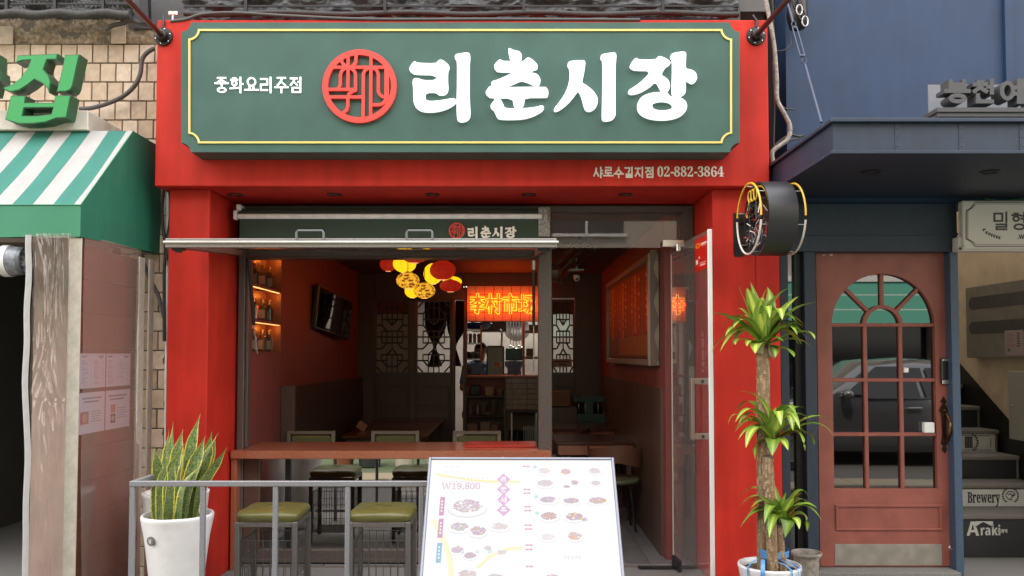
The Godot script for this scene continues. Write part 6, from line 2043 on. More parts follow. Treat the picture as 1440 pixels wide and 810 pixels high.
func cook() -> void:
	var o := Vector3(-0.52, 0, -12.1)
	var c := thing("person", "cook in a blue shirt reaching to the right behind the kitchen hatch", "person", o)
	var j := func(x: float, y: float, z: float) -> Vector3: return o + Vector3(x, y, z)
	# body from head to feet; skin first, clothes as shells of their own
	var skin := mat("skin", lin(0.30, 0.155, 0.10), 0.5)
	var bones := [
		[j.call(0.03, 1.44, 0.02), j.call(0.05, 1.52, 0.04), 0.052, 0.05], [j.call(0.05, 1.57, 0.05), j.call(0.06, 1.645, 0.06), 0.082, 0.088], [j.call(0.06, 1.54, 0.10), j.call(0.06, 1.56, 0.10), 0.045, 0.045],
		[j.call(0, 1.05, 0), j.call(0.02, 1.33, 0.01), 0.145, 0.155], [j.call(-0.13, 1.38, 0), j.call(0.16, 1.38, 0), 0.06, 0.06],
		[j.call(0.17, 1.37, 0.0), j.call(0.33, 1.26, 0.20), 0.05, 0.043], [j.call(0.33, 1.26, 0.20), j.call(0.53, 1.29, 0.33), 0.042, 0.028],
		[j.call(-0.15, 1.36, 0.0), j.call(-0.2, 1.08, 0.06), 0.05, 0.042], [j.call(-0.2, 1.08, 0.06), j.call(-0.06, 1.02, 0.24), 0.04, 0.028],
		[j.call(-0.06, 1.0, 0), j.call(-0.09, 0.5, 0.02), 0.1, 0.062], [j.call(-0.09, 0.5, 0.02), j.call(-0.1, 0.09, -0.02), 0.06, 0.04], [j.call(-0.1, 0.05, -0.02), j.call(-0.1, 0.04, 0.16), 0.042, 0.035],
		[j.call(0.08, 1.0, 0), j.call(0.11, 0.5, 0.02), 0.1, 0.062], [j.call(0.11, 0.5, 0.02), j.call(0.12, 0.09, -0.02), 0.06, 0.04], [j.call(0.12, 0.05, -0.02), j.call(0.12, 0.04, 0.16), 0.042, 0.035],
	]
	var g := flesh(bones, 0.02, 0.05, G.new())
	# the hand that grips a ladle: palm, four curled fingers and a thumb
	for side: int in [0, 1]:
		var wr: Vector3 = j.call(0.53, 1.29, 0.33) if side == 0 else j.call(-0.06, 1.02, 0.24)
		var dir := Vector3(0.8, 0.1, 0.55).normalized() if side == 0 else Vector3(0.6, -0.1, 0.75).normalized()
		var across := Vector3.UP
		var inward := dir.cross(across).normalized() * -1.0
		var hb := [[wr - dir * 0.02, wr + dir * 0.06, 0.026, 0.03]]
		for k in 4:
			var root := wr + dir * 0.075 + across * (0.030 - 0.020 * k)
			var l: float = [0.036, 0.042, 0.039, 0.030][k]
			var k1 := root + dir * l * 0.8 + inward * l * 0.25
			var k2 := k1 + inward * l * 0.8 + dir * l * 0.1
			hb.append([root - dir * 0.03, root, 0.012, 0.0095]); hb.append([root, k1, 0.0095, 0.009]); hb.append([k1, k2, 0.009, 0.008]); hb.append([k2, k2 - dir * l * 0.5 + inward * 0.004, 0.008, 0.007])
		var tr := wr + dir * 0.02 + across * 0.028
		hb.append([tr, tr + dir * 0.035 + inward * 0.03 + across * 0.008, 0.012, 0.0095]); hb.append([tr + dir * 0.035 + inward * 0.03 + across * 0.008, tr + dir * 0.06 + inward * 0.042, 0.0095, 0.008])
		flesh(hb, 0.005, 0.012, g)
	obj("body", g, skin, c)
	var head: Vector3 = j.call(0.06, 1.60, 0.055)
	obj("hair", flesh([[head + Vector3(0, 0.05, -0.02), head + Vector3(0, 0.06, 0.0), 0.098, 0.09], [head + Vector3(0, -0.02, -0.05), head + Vector3(0, 0.03, -0.03), 0.07, 0.09]], 0.012, 0.02, G.new()), mat("hair", lin(0.012, 0.01, 0.01), 0.4), c)
	for s: float in [-1.0, 1.0]:
		obj("eye", G.new().ball(head + Vector3(0.032 * s, 0.0, 0.085), Vector3(0.012, 0.007, 0.008)), M.black_metal, c)
		obj("ear", G.new().ball(head + Vector3(0.092 * s, -0.005, 0.0), Vector3(0.012, 0.03, 0.018)), skin, c)
	obj("nose", G.new().ball(head + Vector3(0, -0.03, 0.1), Vector3(0.014, 0.022, 0.018)), skin, c)
	obj("mouth", G.new().ball(head + Vector3(0, -0.07, 0.088), Vector3(0.025, 0.006, 0.008)), mat("lips", lin(0.22, 0.08, 0.06), 0.5), c)
	var shirt := mat("shirt_blue", lin(0.075, 0.13, 0.26), 0.8, 0, "fine", 6.0)
	obj("shirt", flesh([[j.call(0, 0.98, 0), j.call(0.02, 1.33, 0.01), 0.158, 0.168], [j.call(-0.13, 1.375, 0), j.call(0.16, 1.375, 0), 0.072, 0.072], [j.call(0.17, 1.37, 0.0), j.call(0.30, 1.28, 0.165), 0.068, 0.066], [j.call(-0.15, 1.36, 0.0), j.call(-0.19, 1.16, 0.04), 0.066, 0.064]], 0.02, 0.05, G.new()), shirt, c)
	obj("apron", flesh([[j.call(0, 0.66, 0.06), j.call(0.01, 1.28, 0.055), 0.14, 0.13], [j.call(-0.1, 0.68, 0.04), j.call(0.1, 0.68, 0.04), 0.12, 0.12]], 0.022, 0.05, G.new()), mat("apron_black", lin(0.016, 0.016, 0.018), 0.7), c)
	obj("trousers", flesh([[j.call(-0.06, 1.0, 0), j.call(-0.09, 0.5, 0.02), 0.112, 0.078], [j.call(-0.09, 0.5, 0.02), j.call(-0.1, 0.12, -0.02), 0.074, 0.06], [j.call(0.08, 1.0, 0), j.call(0.11, 0.5, 0.02), 0.112, 0.078], [j.call(0.11, 0.5, 0.02), j.call(0.12, 0.12, -0.02), 0.074, 0.06]], 0.022, 0.04, G.new()), M.apron_black, c)

func kitchen() -> void:
	var z := -BACK
	var xs := func(px: float) -> float: return X(px, BACK, 490)
	var ys := func(py: float) -> float: return Y(py, BACK)
	# hatch sill and the open shelf below it
	var st := thing("crockery_shelf", "dark wooden shelf with bowls and boxes under the kitchen hatch", "shelf", Vector3(-0.35, 0, z))
	var x0: float = xs.call(656.5)
	var x1: float = xs.call(711.0)
	var xe: float = xs.call(757.0)
	obj("sill", G.new().bb(Vector3(x0, ys.call(531.0), z + 0.06), Vector3(xe, ys.call(527.5), z - 0.12), 0.003), M.wood_counter, st)
	for py: float in [557.0, 584.5, 608.0]: obj("shelf_board", G.new().bb(Vector3(x0 + 0.001, ys.call(py + 1.6), z + 0.03), Vector3(x1 - 0.021, ys.call(py), z - 0.3), 0.002), M.dark_wood, st)
	obj("back_board", G.new().bb(Vector3(x0, 0, z - 0.3), Vector3(x1, ys.call(531.0) - 0.001, z - 0.32)), mat("shelf_red_brown", lin(0.14, 0.05, 0.03), 0.5), st)
	obj("side_board", G.new().bb(Vector3(x1 - 0.02, 0, z + 0.03), Vector3(x1, ys.call(531.0) - 0.001, z - 0.299)), M.dark_wood, st)
	obj("toe_board", G.new().bb(Vector3(x0, 0, z + 0.03), Vector3(x1 - 0.021, 0.1, z + 0.01)), M.dark_wood, st)
	var china := mat("stoneware", lin(0.26, 0.22, 0.18), 0.45, 0, "fine", 3.0)
	var place := func(px: float, d := 0.12) -> float: return X(px, BACK + d, 560)
	var yA: float = ys.call(557.0)
	var yB: float = ys.call(584.5)
	var yC: float = ys.call(608.0)
	single("black_package", G.new().box(Vector3(place.call(669.0), yA + 0.07, z - 0.1), Vector3(0.13, 0.14, 0.1), 0.012), mat("black_wrap", lin(0.02, 0.02, 0.022), 0.2), "black shiny package on the top shelf under the hatch", "package")
	single("cream_tub", G.new().lathe([Vector2(0.001, 0), Vector2(0.068, 0), Vector2(0.08, 0.11), Vector2(0.076, 0.114), Vector2(0.001, 0.115)], Vector3(place.call(688.5), yA, z - 0.1), 4, Basis(Vector3.UP, PI / 4)), mat("cream_tub", lin(0.50, 0.42, 0.28), 0.5), "cream square tub on the top shelf under the hatch", "tub")
	single("grey_cup", G.new().lathe([Vector2(0.001, 0), Vector2(0.04, 0), Vector2(0.045, 0.09), Vector2(0.041, 0.09), Vector2(0.036, 0.01)], Vector3(place.call(703.5), yA, z - 0.1), 16), china, "grey stoneware cup at the right of the top shelf", "cup")
	for s: Array in [[662.0, 5, 0.036, "narrow stack of cups at the left of the middle shelf"], [680.0, 6, 0.052, "left stack of bowls on the middle shelf"], [694.5, 8, 0.055, "tallest stack of bowls on the middle shelf"]]:
		var t := thing("bowl_stack", s[3], "bowls", Vector3(place.call(s[0]), yB, z - 0.1))
		for k: int in s[1]:
			obj("bowl", G.new().lathe([Vector2(0.001, 0.0), Vector2(s[2] * 0.6, 0.0), Vector2(s[2], 0.034), Vector2(s[2] * 0.94, 0.034), Vector2(s[2] * 0.5, 0.008)], Vector3(place.call(s[0]) + rng.randf_range(-0.003, 0.003), yB + 0.001 + k * 0.024, z - 0.1), 18), china, t)
	single("sauce_bottle", G.new().lathe([Vector2(0.001, 0), Vector2(0.014, 0), Vector2(0.014, 0.08), Vector2(0.006, 0.11), Vector2(0.006, 0.13), Vector2(0.001, 0.131)], Vector3(place.call(672.0), yB, z - 0.08), 10), M.alu, "slim steel sauce bottle on the middle shelf", "bottle")
	single("small_bowl", G.new().lathe([Vector2(0.001, 0), Vector2(0.03, 0), Vector2(0.05, 0.045), Vector2(0.047, 0.045), Vector2(0.026, 0.008)], Vector3(place.call(687.5), yB, z - 0.02), 18), china, "single small bowl in front of the bowl stacks", "bowl")
	for s: Array in [[664.5, 0.13, 0.11, 0.0, "red brown paper box on the bottom shelf, left one"], [681.0, 0.13, 0.13, 0.25, "pale crumpled paper box on the bottom shelf, middle one"], [695.0, 0.09, 0.10, 0.0, "small brown box on the bottom shelf, right one"]]:
		single("paper_box", G.new().box(Vector3(place.call(s[0]), yC + s[2] * 0.5 + 0.001, z - 0.1), Vector3(s[1], s[2], 0.12), 0.006, Basis(Vector3.UP, s[3])), mat("paper_box%d" % int(s[0]), lin(0.22 + s[3] * 0.2, 0.14 + s[3] * 0.3, 0.10 + s[3] * 0.3), 0.7), s[4], "box")
	# tiled hatch front
	var tf := thing("tiled_counter_front", "pale glazed tiles on the counter front right of the crockery shelf", "counter", Vector3(0.15, 0, z))
	var ty1: float = ys.call(532.0)
	var ty0: float = ys.call(576.0)
	obj("bed", G.new().bb(Vector3(x1 + 0.002, 0, z - 0.01), Vector3(xe - 0.001, ty1, z - 0.3)), M.grout, tf)
	var cols := [x1 + 0.002, lerpf(x1, xe, 0.2), lerpf(x1, xe, 0.66), xe - 0.004]
	for r in 6:
		for c in 3:
			obj("tile", G.new().bb(Vector3(cols[c] + 0.003, lerpf(ty0, ty1, r / 6.0) + 0.003, z - 0.009), Vector3(cols[c + 1] - 0.003, lerpf(ty0, ty1, (r + 1) / 6.0) - 0.003, z + 0.003), 0.003), mat("pale_glaze", lin(0.46, 0.42, 0.36), 0.08, 0, "soft", 3.0), tf)
	var wt := thing("work_table", "small black metal table in front of the pale glazed tiles", "table", Vector3(0.15, 0, z + 0.2))
	obj("tabletop", G.new().bb(Vector3(X(717, 10.3), Y(580, 10.3), -10.25), Vector3(X(756, 10.3), Y(576.5, 10.3), -10.52), 0.004), M.black_metal, wt)
	for px: float in [719.5, 754.0]:
		for zz: float in [-10.27, -10.5]: obj("leg", G.new().box(Vector3(X(px, 10.3), Y(580, 10.3) * 0.5, zz), Vector3(0.02, Y(580, 10.3) - 0.002, 0.02)), M.alu, wt)
	single("waste_bin", G.new().lathe([Vector2(0.001, 0), Vector2(0.085, 0), Vector2(0.105, 0.6), Vector2(0.1, 0.605), Vector2(0.001, 0.61)], Vector3(X(727, 10.35), 0, -10.4), 18), M.black_plastic, "black waste bin under the small metal table", "bin")
	single("wire_basket", wires(Vector3(X(745, 10.35), 0.02, -10.4), 0.16, 0.62, 0.2), M.alu, "tall wire basket under the small metal table", "basket")

	# ceiling light of the kitchen and what stands there
	var lamp := thing("kitchen_light", "flat white ceiling light of the kitchen", "ceiling light", Vector3(0.0, CEIL - 0.03, -12.2))
	obj("diffuser", G.new().bb(Vector3(-0.7, CEIL - 0.03, -11.9), Vector3(0.7, CEIL - 0.001, -12.5)), glow("kitchen_glow", Color(1, 0.96, 0.9), 0.9), lamp)
	var al := AreaLight3D.new()
	al.name = "kitchen_area_light"
	al.area_size = Vector2(1.4, 0.6)
	al.light_color = Color(1, 0.95, 0.88)
	al.light_energy = 3.2
	al.shadow_enabled = true
	add_child(al)
	al.position = Vector3(0, CEIL - 0.035, -12.2)
	al.rotation.x = -PI / 2
	single("extractor_hood", G.new().bb(P(662, 466, 11.6), P(712, 436, 11.6) + Vector3(0, 0, -0.5), 0.01), mat("hood_brown", lin(0.12, 0.085, 0.07), 0.45, 0.2), "dull brown extractor hood behind the upper left of the hatch", "hood")
	var rk := thing("kitchen_rack", "steel kitchen rack with a wooden post at the left of the hatch", "rack", Vector3(-0.6, 0, -11.2))
	var rx0 := X(652, 11.2)
	var rx1 := X(677, 11.2)
	for py: float in [464.0, 483.0, 505.0, 512.0]: obj("shelf_board", G.new().bb(Vector3(rx0, Y(py + 1.2, 11.2), -11.1), Vector3(rx1, Y(py - 0.6, 11.2), -11.45)), M.alu if py != 512.0 else mat("board_beige", lin(0.35, 0.24, 0.14), 0.5), rk)
	obj("post", G.new().bb(Vector3(rx1 - 0.01, 0, -11.08), Vector3(rx1 + 0.012, 2.2, -11.11)), mat("post_wood", lin(0.50, 0.28, 0.12), 0.5), rk)
	obj("post", G.new().bb(Vector3(rx0, 0, -11.08), Vector3(rx0 + 0.022, 2.2, -11.11)), M.post_wood, rk)
	single("blue_basin", G.new().lathe([Vector2(0.001, 0), Vector2(0.15, 0), Vector2(0.2, 0.07), Vector2(0.21, 0.07), Vector2(0.21, 0.078), Vector2(0.001, 0.02)], P(671, 462.5, 11.25), 24), mat("basin_blue", lin(0.03, 0.06, 0.36), 0.35), "bright blue plastic basin on top of the kitchen rack", "basin")
	single("pale_bag", flesh([[P(666, 459, 11.2), P(673, 458, 11.2), 0.05, 0.055]], 0.02, 0.03, G.new()), mat("bag_grey", lin(0.4, 0.38, 0.35), 0.5), "pale grey bag lying in the blue basin", "bag")
	for i in 4:
		var q := P(655.5 + i * 6.0, 482.4, 11.25)
		single("glass_jar", G.new().lathe([Vector2(0.001, 0), Vector2(0.022, 0), Vector2(0.024, 0.11), Vector2(0.018, 0.13), Vector2(0.001, 0.131)], q, 12), mat("jar%d" % (i % 2), lin(0.5 - 0.3 * (i % 2), 0.48 - 0.3 * (i % 2), 0.42 - 0.26 * (i % 2)), 0.15), ["small pale jar at the left end of the row on the kitchen rack", "small dark jar, second from the left on the kitchen rack", "small pale jar, third from the left on the kitchen rack", "small dark jar at the right end of the row on the kitchen rack"][i], "jar", "jars on the kitchen rack")
	for i in 3:
		var q := P(657 + i * 8.0, 504.4, 11.25)
		single("cooking_pot", G.new().lathe([Vector2(0.001, 0), Vector2(0.05 - 0.008 * i, 0), Vector2(0.055 - 0.008 * i, 0.08), Vector2(0.06 - 0.008 * i, 0.085), Vector2(0.001, 0.1)], q, 16), M.black_metal if i == 0 else M.alu, ["black lidded pot on the kitchen rack", "middle steel pot on the kitchen rack", "smallest steel pot on the kitchen rack, next to the wooden post"][i], "pot")
	var cloth := mat("cloth_blue", lin(0.20, 0.32, 0.58), 0.8, 0, "fine", 6.0)
	for s: Array in [[671.0, 518.0, 13.0, 15.0, "light blue cloth hung over the dark boxes at the left of the hatch"], [723.0, 517.0, 13.0, 20.0, "light blue T-shaped cloth hung under the black box in the hatch"]]:
		var rows := []
		for k in 9:
			var v := k / 8.0
			var half: float = s[2] * (1.0 if v < 0.45 else 0.72)
			var row := []
			for i in 13:
				var u := i / 12.0 * 2.0 - 1.0
				row.append(P(s[0] + u * half, s[1] - s[3] * 0.5 + s[3] * v + absf(u) * 1.2 * (1.0 - v), 10.95) + Vector3(0, 0, sin(u * 9.0 + v * 3.0) * 0.015))
			rows.append(row)
		single("blue_cloth", G.new().sheet(rows), cloth, s[4], "cloth")
	single("black_box", G.new().bb(P(711, 507, 11.05), P(736, 490, 11.05) + Vector3(0, 0, -0.25), 0.008), M.black_plastic, "black appliance box behind the hatch above the blue cloth", "appliance")
	single("dark_boxes", G.new().bb(P(657, 530, 11.0), P(668, 513, 11.0) + Vector3(0, 0, -0.2), 0.006), M.black_plastic, "dark box at the lower left corner of the hatch", "box")
	single("kitchen_machine", G.new().bb(P(684, 530, 11.1), P(709, 486, 11.1) + Vector3(0, 0, -0.3), 0.02), mat("machine_grey", lin(0.16, 0.145, 0.12), 0.35, 0.3), "grey kitchen machine in the middle of the hatch", "machine")
	var lb := Pic.new(48, 32, Color(0.75, 0.1, 0.06))
	lb.rect(0, 16, 30, 16, Color(0.9, 0.5, 0.1)); lb.rect(32, 0, 16, 32, Color(0.8, 0.78, 0.75)); lb.rect(38, 6, 5, 14, Color(0.4, 0.35, 0.35)); lb.rect(6, 8, 20, 4, Color(0.9, 0.85, 0.8))
	single("machine_label", G.new().bb(P(696, 516, 11.09), P(706, 510, 11.09) + Vector3(0, 0, -0.008)), printed("label_print", lb.texture()), "small red and white label on the grey kitchen machine", "label")
	var rail := thing("ladle_rail", "row of steel ladles hanging on a rail at the right of the hatch", "rail", P(725, 460, 12.4))
	obj("rail", G.new().tube([P(712, 449, 12.4), P(737, 449, 12.4)], 0.008, 8), M.alu, rail)
	for i in 5:
		var px := 718.0 + i * 4.0
		obj("ladle", G.new().tube([P(px, 449, 12.39), P(px, 485 + 2 * (i % 3), 12.39)], 0.007, 6).ball(P(px, 487 + 2 * (i % 3), 12.38), Vector3(0.024, 0.02, 0.015), 10, 6), M.alu, rail)
	single("wok", G.new().lathe([Vector2(0.001, 0.0), Vector2(0.12, 0.02), Vector2(0.2, 0.08), Vector2(0.205, 0.085), Vector2(0.1, 0.03)], P(727, 466, 12.9), 24, Basis(Vector3.RIGHT, 1.2)), M.black_metal, "black wok hanging on the far kitchen wall", "wok")
	single("steam_pipe", G.new().tube([P(702, 464, 11.5), P(705, 465, 11.5), P(706, 470, 11.5), P(705, 490, 11.5)], 0.014, 8), M.alu, "bent shiny pipe above the grey kitchen machine", "pipe")
	single("hatch_post", G.new().bb(Vector3(xs.call(734.5), ys.call(527.5) + 0.001, z + 0.02), Vector3(xs.call(738.0), ys.call(452.0) - 0.001, z - 0.03), 0.003), mat("post_light", lin(0.34, 0.20, 0.13), 0.5), "slim brown post standing in the hatch", "post")
	var sh := thing("side_rack", "two-tier brown rack with boxes at the right end of the hatch", "rack", P(748, 528, 10.9))
	for py: float in [466.0, 503.0]: obj("shelf_board", G.new().bb(P(738.5, py + 2.0, 10.9), P(758, py - 1.5, 10.9) + Vector3(0, 0, -0.3)), M.board_beige, sh)
	obj("upright", G.new().bb(P(756.5, 528, 10.9), P(758.5, 452, 10.9) + Vector3(0, 0, -0.03)), M.board_beige, sh)
	single("brown_box", G.new().bb(P(744, 464.5, 10.95), P(757, 456.5, 10.95) + Vector3(0, 0, -0.15), 0.003), M.kraft, "brown box on the upper tier of the side rack", "box")
	single("brown_basket", G.new().bb(P(740, 501.4, 10.95), P(751, 490, 10.95) + Vector3(0, 0, -0.15), 0.006), mat("basket_brown", lin(0.2, 0.12, 0.07), 0.6), "brown lidded basket on the lower tier of the side rack", "basket")
	cook()

func wires(c: Vector3, w: float, h: float, dep: float) -> G:
	var g := G.new()
	for s: float in [-1.0, 1.0]:
		for i in 8:
			var u := -0.5 + i / 7.0
			g.bar(c + Vector3(u * w, 0, s * dep * 0.5), c + Vector3(u * w, h, s * dep * 0.5), 0.004)
		for i in 4:
			g.bar(c + Vector3(-w * 0.5, h * i / 3.0, s * dep * 0.5 + 0.003), c + Vector3(w * 0.5, h * i / 3.0, s * dep * 0.5 + 0.003), 0.004)
			g.bar(c + Vector3(s * w * 0.5 + 0.003, h * i / 3.0, -dep * 0.5), c + Vector3(s * w * 0.5 + 0.003, h * i / 3.0, dep * 0.5), 0.004)
	return g

# ------------------------------------------------------------------ across the lane (seen in the glass)
func opposite_side() -> void:
	var b := thing("opposite_building", "pale building across the lane with green awning and dark shop windows", "building", Vector3(0, 0, 4.2))
	var wall := mat("opposite_wall", lin(0.42, 0.36, 0.30), 0.8, 0, "soft", 1.0)
	obj("wall", G.new().bb(Vector3(-12, 2.9, 4.2), Vector3(14, 8.5, 4.6)), wall, b)
	for i in 7: obj("pier", G.new().bb(Vector3(-12 + i * 4.0, 0, 4.2), Vector3(-11.5 + i * 4.0, 2.9, 4.6)), wall, b)
	for i in 6:
		var w := obj("shop_window", G.new().bb(Vector3(-11.5 + i * 4.0, 0.45, 4.42), Vector3(-8.0 + i * 4.0, 2.9, 4.45)), mat("opposite_glass", lin(0.03, 0.035, 0.04), 0.06), b)
		obj("window_frame", G.new().bb(Vector3(-11.5 + i * 4.0, 0.4, 4.36), Vector3(-8.0 + i * 4.0, 0.449, 4.46)).bb(Vector3(-9.78 + i * 4.0, 0.45, 4.38), Vector3(-9.72 + i * 4.0, 2.9, 4.41)), M.black_metal, w)
		obj("stall_riser", G.new().bb(Vector3(-11.5 + i * 4.0, 0, 4.3), Vector3(-8.0 + i * 4.0, 0.399, 4.5)), M.concrete, b)
	for i in 8:
		for j in 2:
			var c := Vector3(-10.5 + i * 3.0, 4.6 + j * 2.2, 4.195)
			var w := obj("window", G.new().box(c, Vector3(1.5, 1.2, 0.03)), M.opposite_glass, b)
			obj("window_frame", G.new().box(c + Vector3(0, 0.63, -0.02), Vector3(1.62, 0.06, 0.08)).box(c + Vector3(0, -0.63, -0.02), Vector3(1.62, 0.06, 0.1)).box(c + Vector3(0, 0, -0.02), Vector3(0.05, 1.19, 0.06)), M.white_paint, w)
	var a := thing("long_green_awning", "long green awning with white edges on the building across the lane", "awning", Vector3(2, 2.1, 3.4))
	var gm := mat("far_green", lin(0.05, 0.28, 0.20), 0.6, 0, "fine", 4.0)
	for k in 3:
		var y0 := 2.10 + k * 0.29
		var z0 := 3.30 + k * 0.26
		obj("awning_strip", slab(G.new(), Vector3(9, y0, z0), Vector3(-4, y0, z0), Vector3(-4, y0 + 0.285, z0 + 0.24), Vector3(9, y0 + 0.285, z0 + 0.24), 0.01), gm, a)
		obj("awning_edge", G.new().bb(Vector3(-4, y0 - 0.012, z0 - 0.015), Vector3(9, y0 + 0.012, z0 + 0.001)), M.white_paint, a)
	obj("awning_edge", G.new().bb(Vector3(-4, 2.95, 4.0), Vector3(9, 3.06, 4.19)), M.white_paint, a)
	car(Vector3(5.2, -0.02 + 0.02, 0.55))
	# planters beside the tripod
	var pots := [[-2.35, 0.34, 0.17, lin(0.26, 0.09, 0.05), "red brown plastic planter on the green paving"], [-1.98, 0.36, 0.18, lin(0.04, 0.05, 0.055), "dark grey planter on the green paving"], [-1.50, 0.30, 0.16, lin(0.62, 0.6, 0.55), "white basket-pattern planter on the green paving, beside the grey one"], [-1.05, 0.30, 0.16, lin(0.62, 0.6, 0.55), "white basket-pattern planter on the green paving, last of the row"], [-3.9, 0.32, 0.17, lin(0.03, 0.05, 0.03), "dark green planter at the start of the row"]]
	for i in pots.size():
		var p: Array = pots[i]
		var at := Vector3(p[0], 0.0, -0.75)
		var t := thing("planter", p[4], "planter", at, "planters across the lane")
		var r: float = p[2]
		obj("pot", G.new().lathe([Vector2(0.001, 0.0), Vector2(r * 0.78, 0.0), Vector2(r * 0.8, 0.02), Vector2(r * 0.97, p[1] - 0.04), Vector2(r * 1.05, p[1] - 0.03), Vector2(r * 1.05, p[1]), Vector2(r * 0.93, p[1]), Vector2(r * 0.9, p[1] - 0.05)], at, 24), mat("planter%d" % i, p[3], 0.5), t)
		obj("soil", G.new().disc(at + Vector3(0, p[1] - 0.04, 0), Vector3.UP, r * 0.92, 20), mat("soil", lin(0.05, 0.035, 0.025), 0.95), t)
		for k in 12:
			var an := rng.randf() * TAU
			var out := Vector3(cos(an), 0, sin(an))
			var base := at + Vector3(0, p[1] - 0.05, 0) + out * r * 0.3
			var h := rng.randf_range(0.2, 0.42)
			obj("leaf", leaf_blade(base, base + out * h * 0.35 + Vector3(0, h * 0.7, 0), base + out * h * 0.8 + Vector3(0, h * 0.75, 0), 0.022, 0.3, 8), mat("far_leaf", lin(0.06, 0.13, 0.03), 0.5), t)

func car(at: Vector3) -> void:
	var t := thing("parked_car", "dark grey parked car across the lane, mirrored in the brown door", "car", at)
	var paint := mat("car_paint", lin(0.17, 0.172, 0.178), 0.2, 0.7)
	paint.clearcoat_enabled = true
	paint.clearcoat_roughness = 0.03
	var g := G.new()
	# stations along the length (x, sill, belt height, half width, roof height, roof half width)
	var st := [[-2.25, 0.42, 0.62, 0.62, 0.64, 0.55], [-2.1, 0.28, 0.74, 0.76, 0.78, 0.66], [-1.5, 0.22, 0.88, 0.86, 0.92, 0.72], [-0.95, 0.2, 0.94, 0.89, 0.99, 0.70], [-0.3, 0.2, 0.96, 0.9, 1.38, 0.60], [0.4, 0.2, 0.97, 0.9, 1.46, 0.60], [1.1, 0.2, 0.99, 0.9, 1.42, 0.60], [1.75, 0.22, 1.0, 0.88, 1.14, 0.66], [2.1, 0.28, 0.96, 0.8, 1.0, 0.66], [2.25, 0.42, 0.74, 0.66, 0.78, 0.6]]
	var rows := []
	for s: Array in st:
		var row := []
		for v: Array in [[-s[3] * 0.9, s[1]], [-s[3], s[1] + 0.12], [-s[3] * 1.01, (s[1] + s[2]) * 0.5], [-s[3] * 0.97, s[2]], [-s[5] - 0.04, lerpf(s[2], s[4], 0.8)], [-s[5] * 0.8, s[4]], [0.0, s[4] + 0.03], [s[5] * 0.8, s[4]], [s[5] + 0.04, lerpf(s[2], s[4], 0.8)], [s[3] * 0.97, s[2]], [s[3] * 1.01, (s[1] + s[2]) * 0.5], [s[3], s[1] + 0.12], [s[3] * 0.9, s[1]]]:
			row.append(at + Vector3(s[0], v[1], v[0]))
		rows.append(row)
	g.sheet(rows)
	for e: int in [0, st.size() - 1]: g._cap(rows[e], at + Vector3(st[e][0], 0.55, 0), e == 0)
	obj("body", g, paint, t)
	var glass := mat("car_glass", lin(0.02, 0.022, 0.025), 0.04)
	for s: float in [-1.0, 1.0]:
		for w: Array in [[-0.72, -0.22, 0.42, 0.42], [0.5, 0.48, 1.08, 1.52]]:
			var wg := G.new()
			var q := [Vector3(w[0], 1.0, 0.885 * s), Vector3(w[3], 1.0, 0.885 * s), Vector3(w[2], 1.35, 0.68 * s), Vector3(w[1], 1.35, 0.68 * s)]
			for i in 4: q[i] += at
			if s > 0: slab(wg, q[0], q[1], q[2], q[3], 0.01)
			else: slab(wg, q[1], q[0], q[3], q[2], 0.01)
			obj("side_window", wg, glass, t)
	for sx: float in [-1.38, 1.36]:
		for s: float in [-1.0, 1.0]:
			var B := Basis(Vector3(1, 0, 0), Vector3(0, 0, s), Vector3(0, -s, 0))
			var w := obj("wheel", G.new().turned([Vector2(0.19, -0.1), Vector2(0.31, -0.1), Vector2(0.325, -0.08), Vector2(0.325, 0.08), Vector2(0.31, 0.1), Vector2(0.21, 0.1)], at + Vector3(sx, 0.325, 0.80 * s), 28, B), mat("tyre", lin(0.015, 0.015, 0.015), 0.8), t)
			obj("rim", G.new().turned([Vector2(0.21, 0.09), Vector2(0.19, 0.05), Vector2(0.05, 0.07), Vector2(0.001, 0.085)], at + Vector3(sx, 0.325, 0.80 * s), 20, B), M.alu, w)
	for s: float in [-1.0, 1.0]:
		obj("door_handle", G.new().box(at + Vector3(0.32, 0.86, 0.915 * s), Vector3(0.2, 0.025, 0.03), 0.008), M.alu, t)
		obj("mirror", G.new().ball(at + Vector3(-0.72, 1.0, 0.98 * s), Vector3(0.08, 0.07, 0.1)), paint, t)
		obj("headlight", G.new().ball(at + Vector3(-2.12, 0.66, 0.6 * s), Vector3(0.1, 0.06, 0.14)), M.white_paint, t)
		obj("tail_light", G.new().ball(at + Vector3(2.16, 0.8, 0.62 * s), Vector3(0.06, 0.07, 0.12)), M.sign_red, t)
		obj("trim_line", G.new().box(at + Vector3(0.3, 0.995, 0.885 * s), Vector3(2.3, 0.018, 0.012)), M.alu, t)

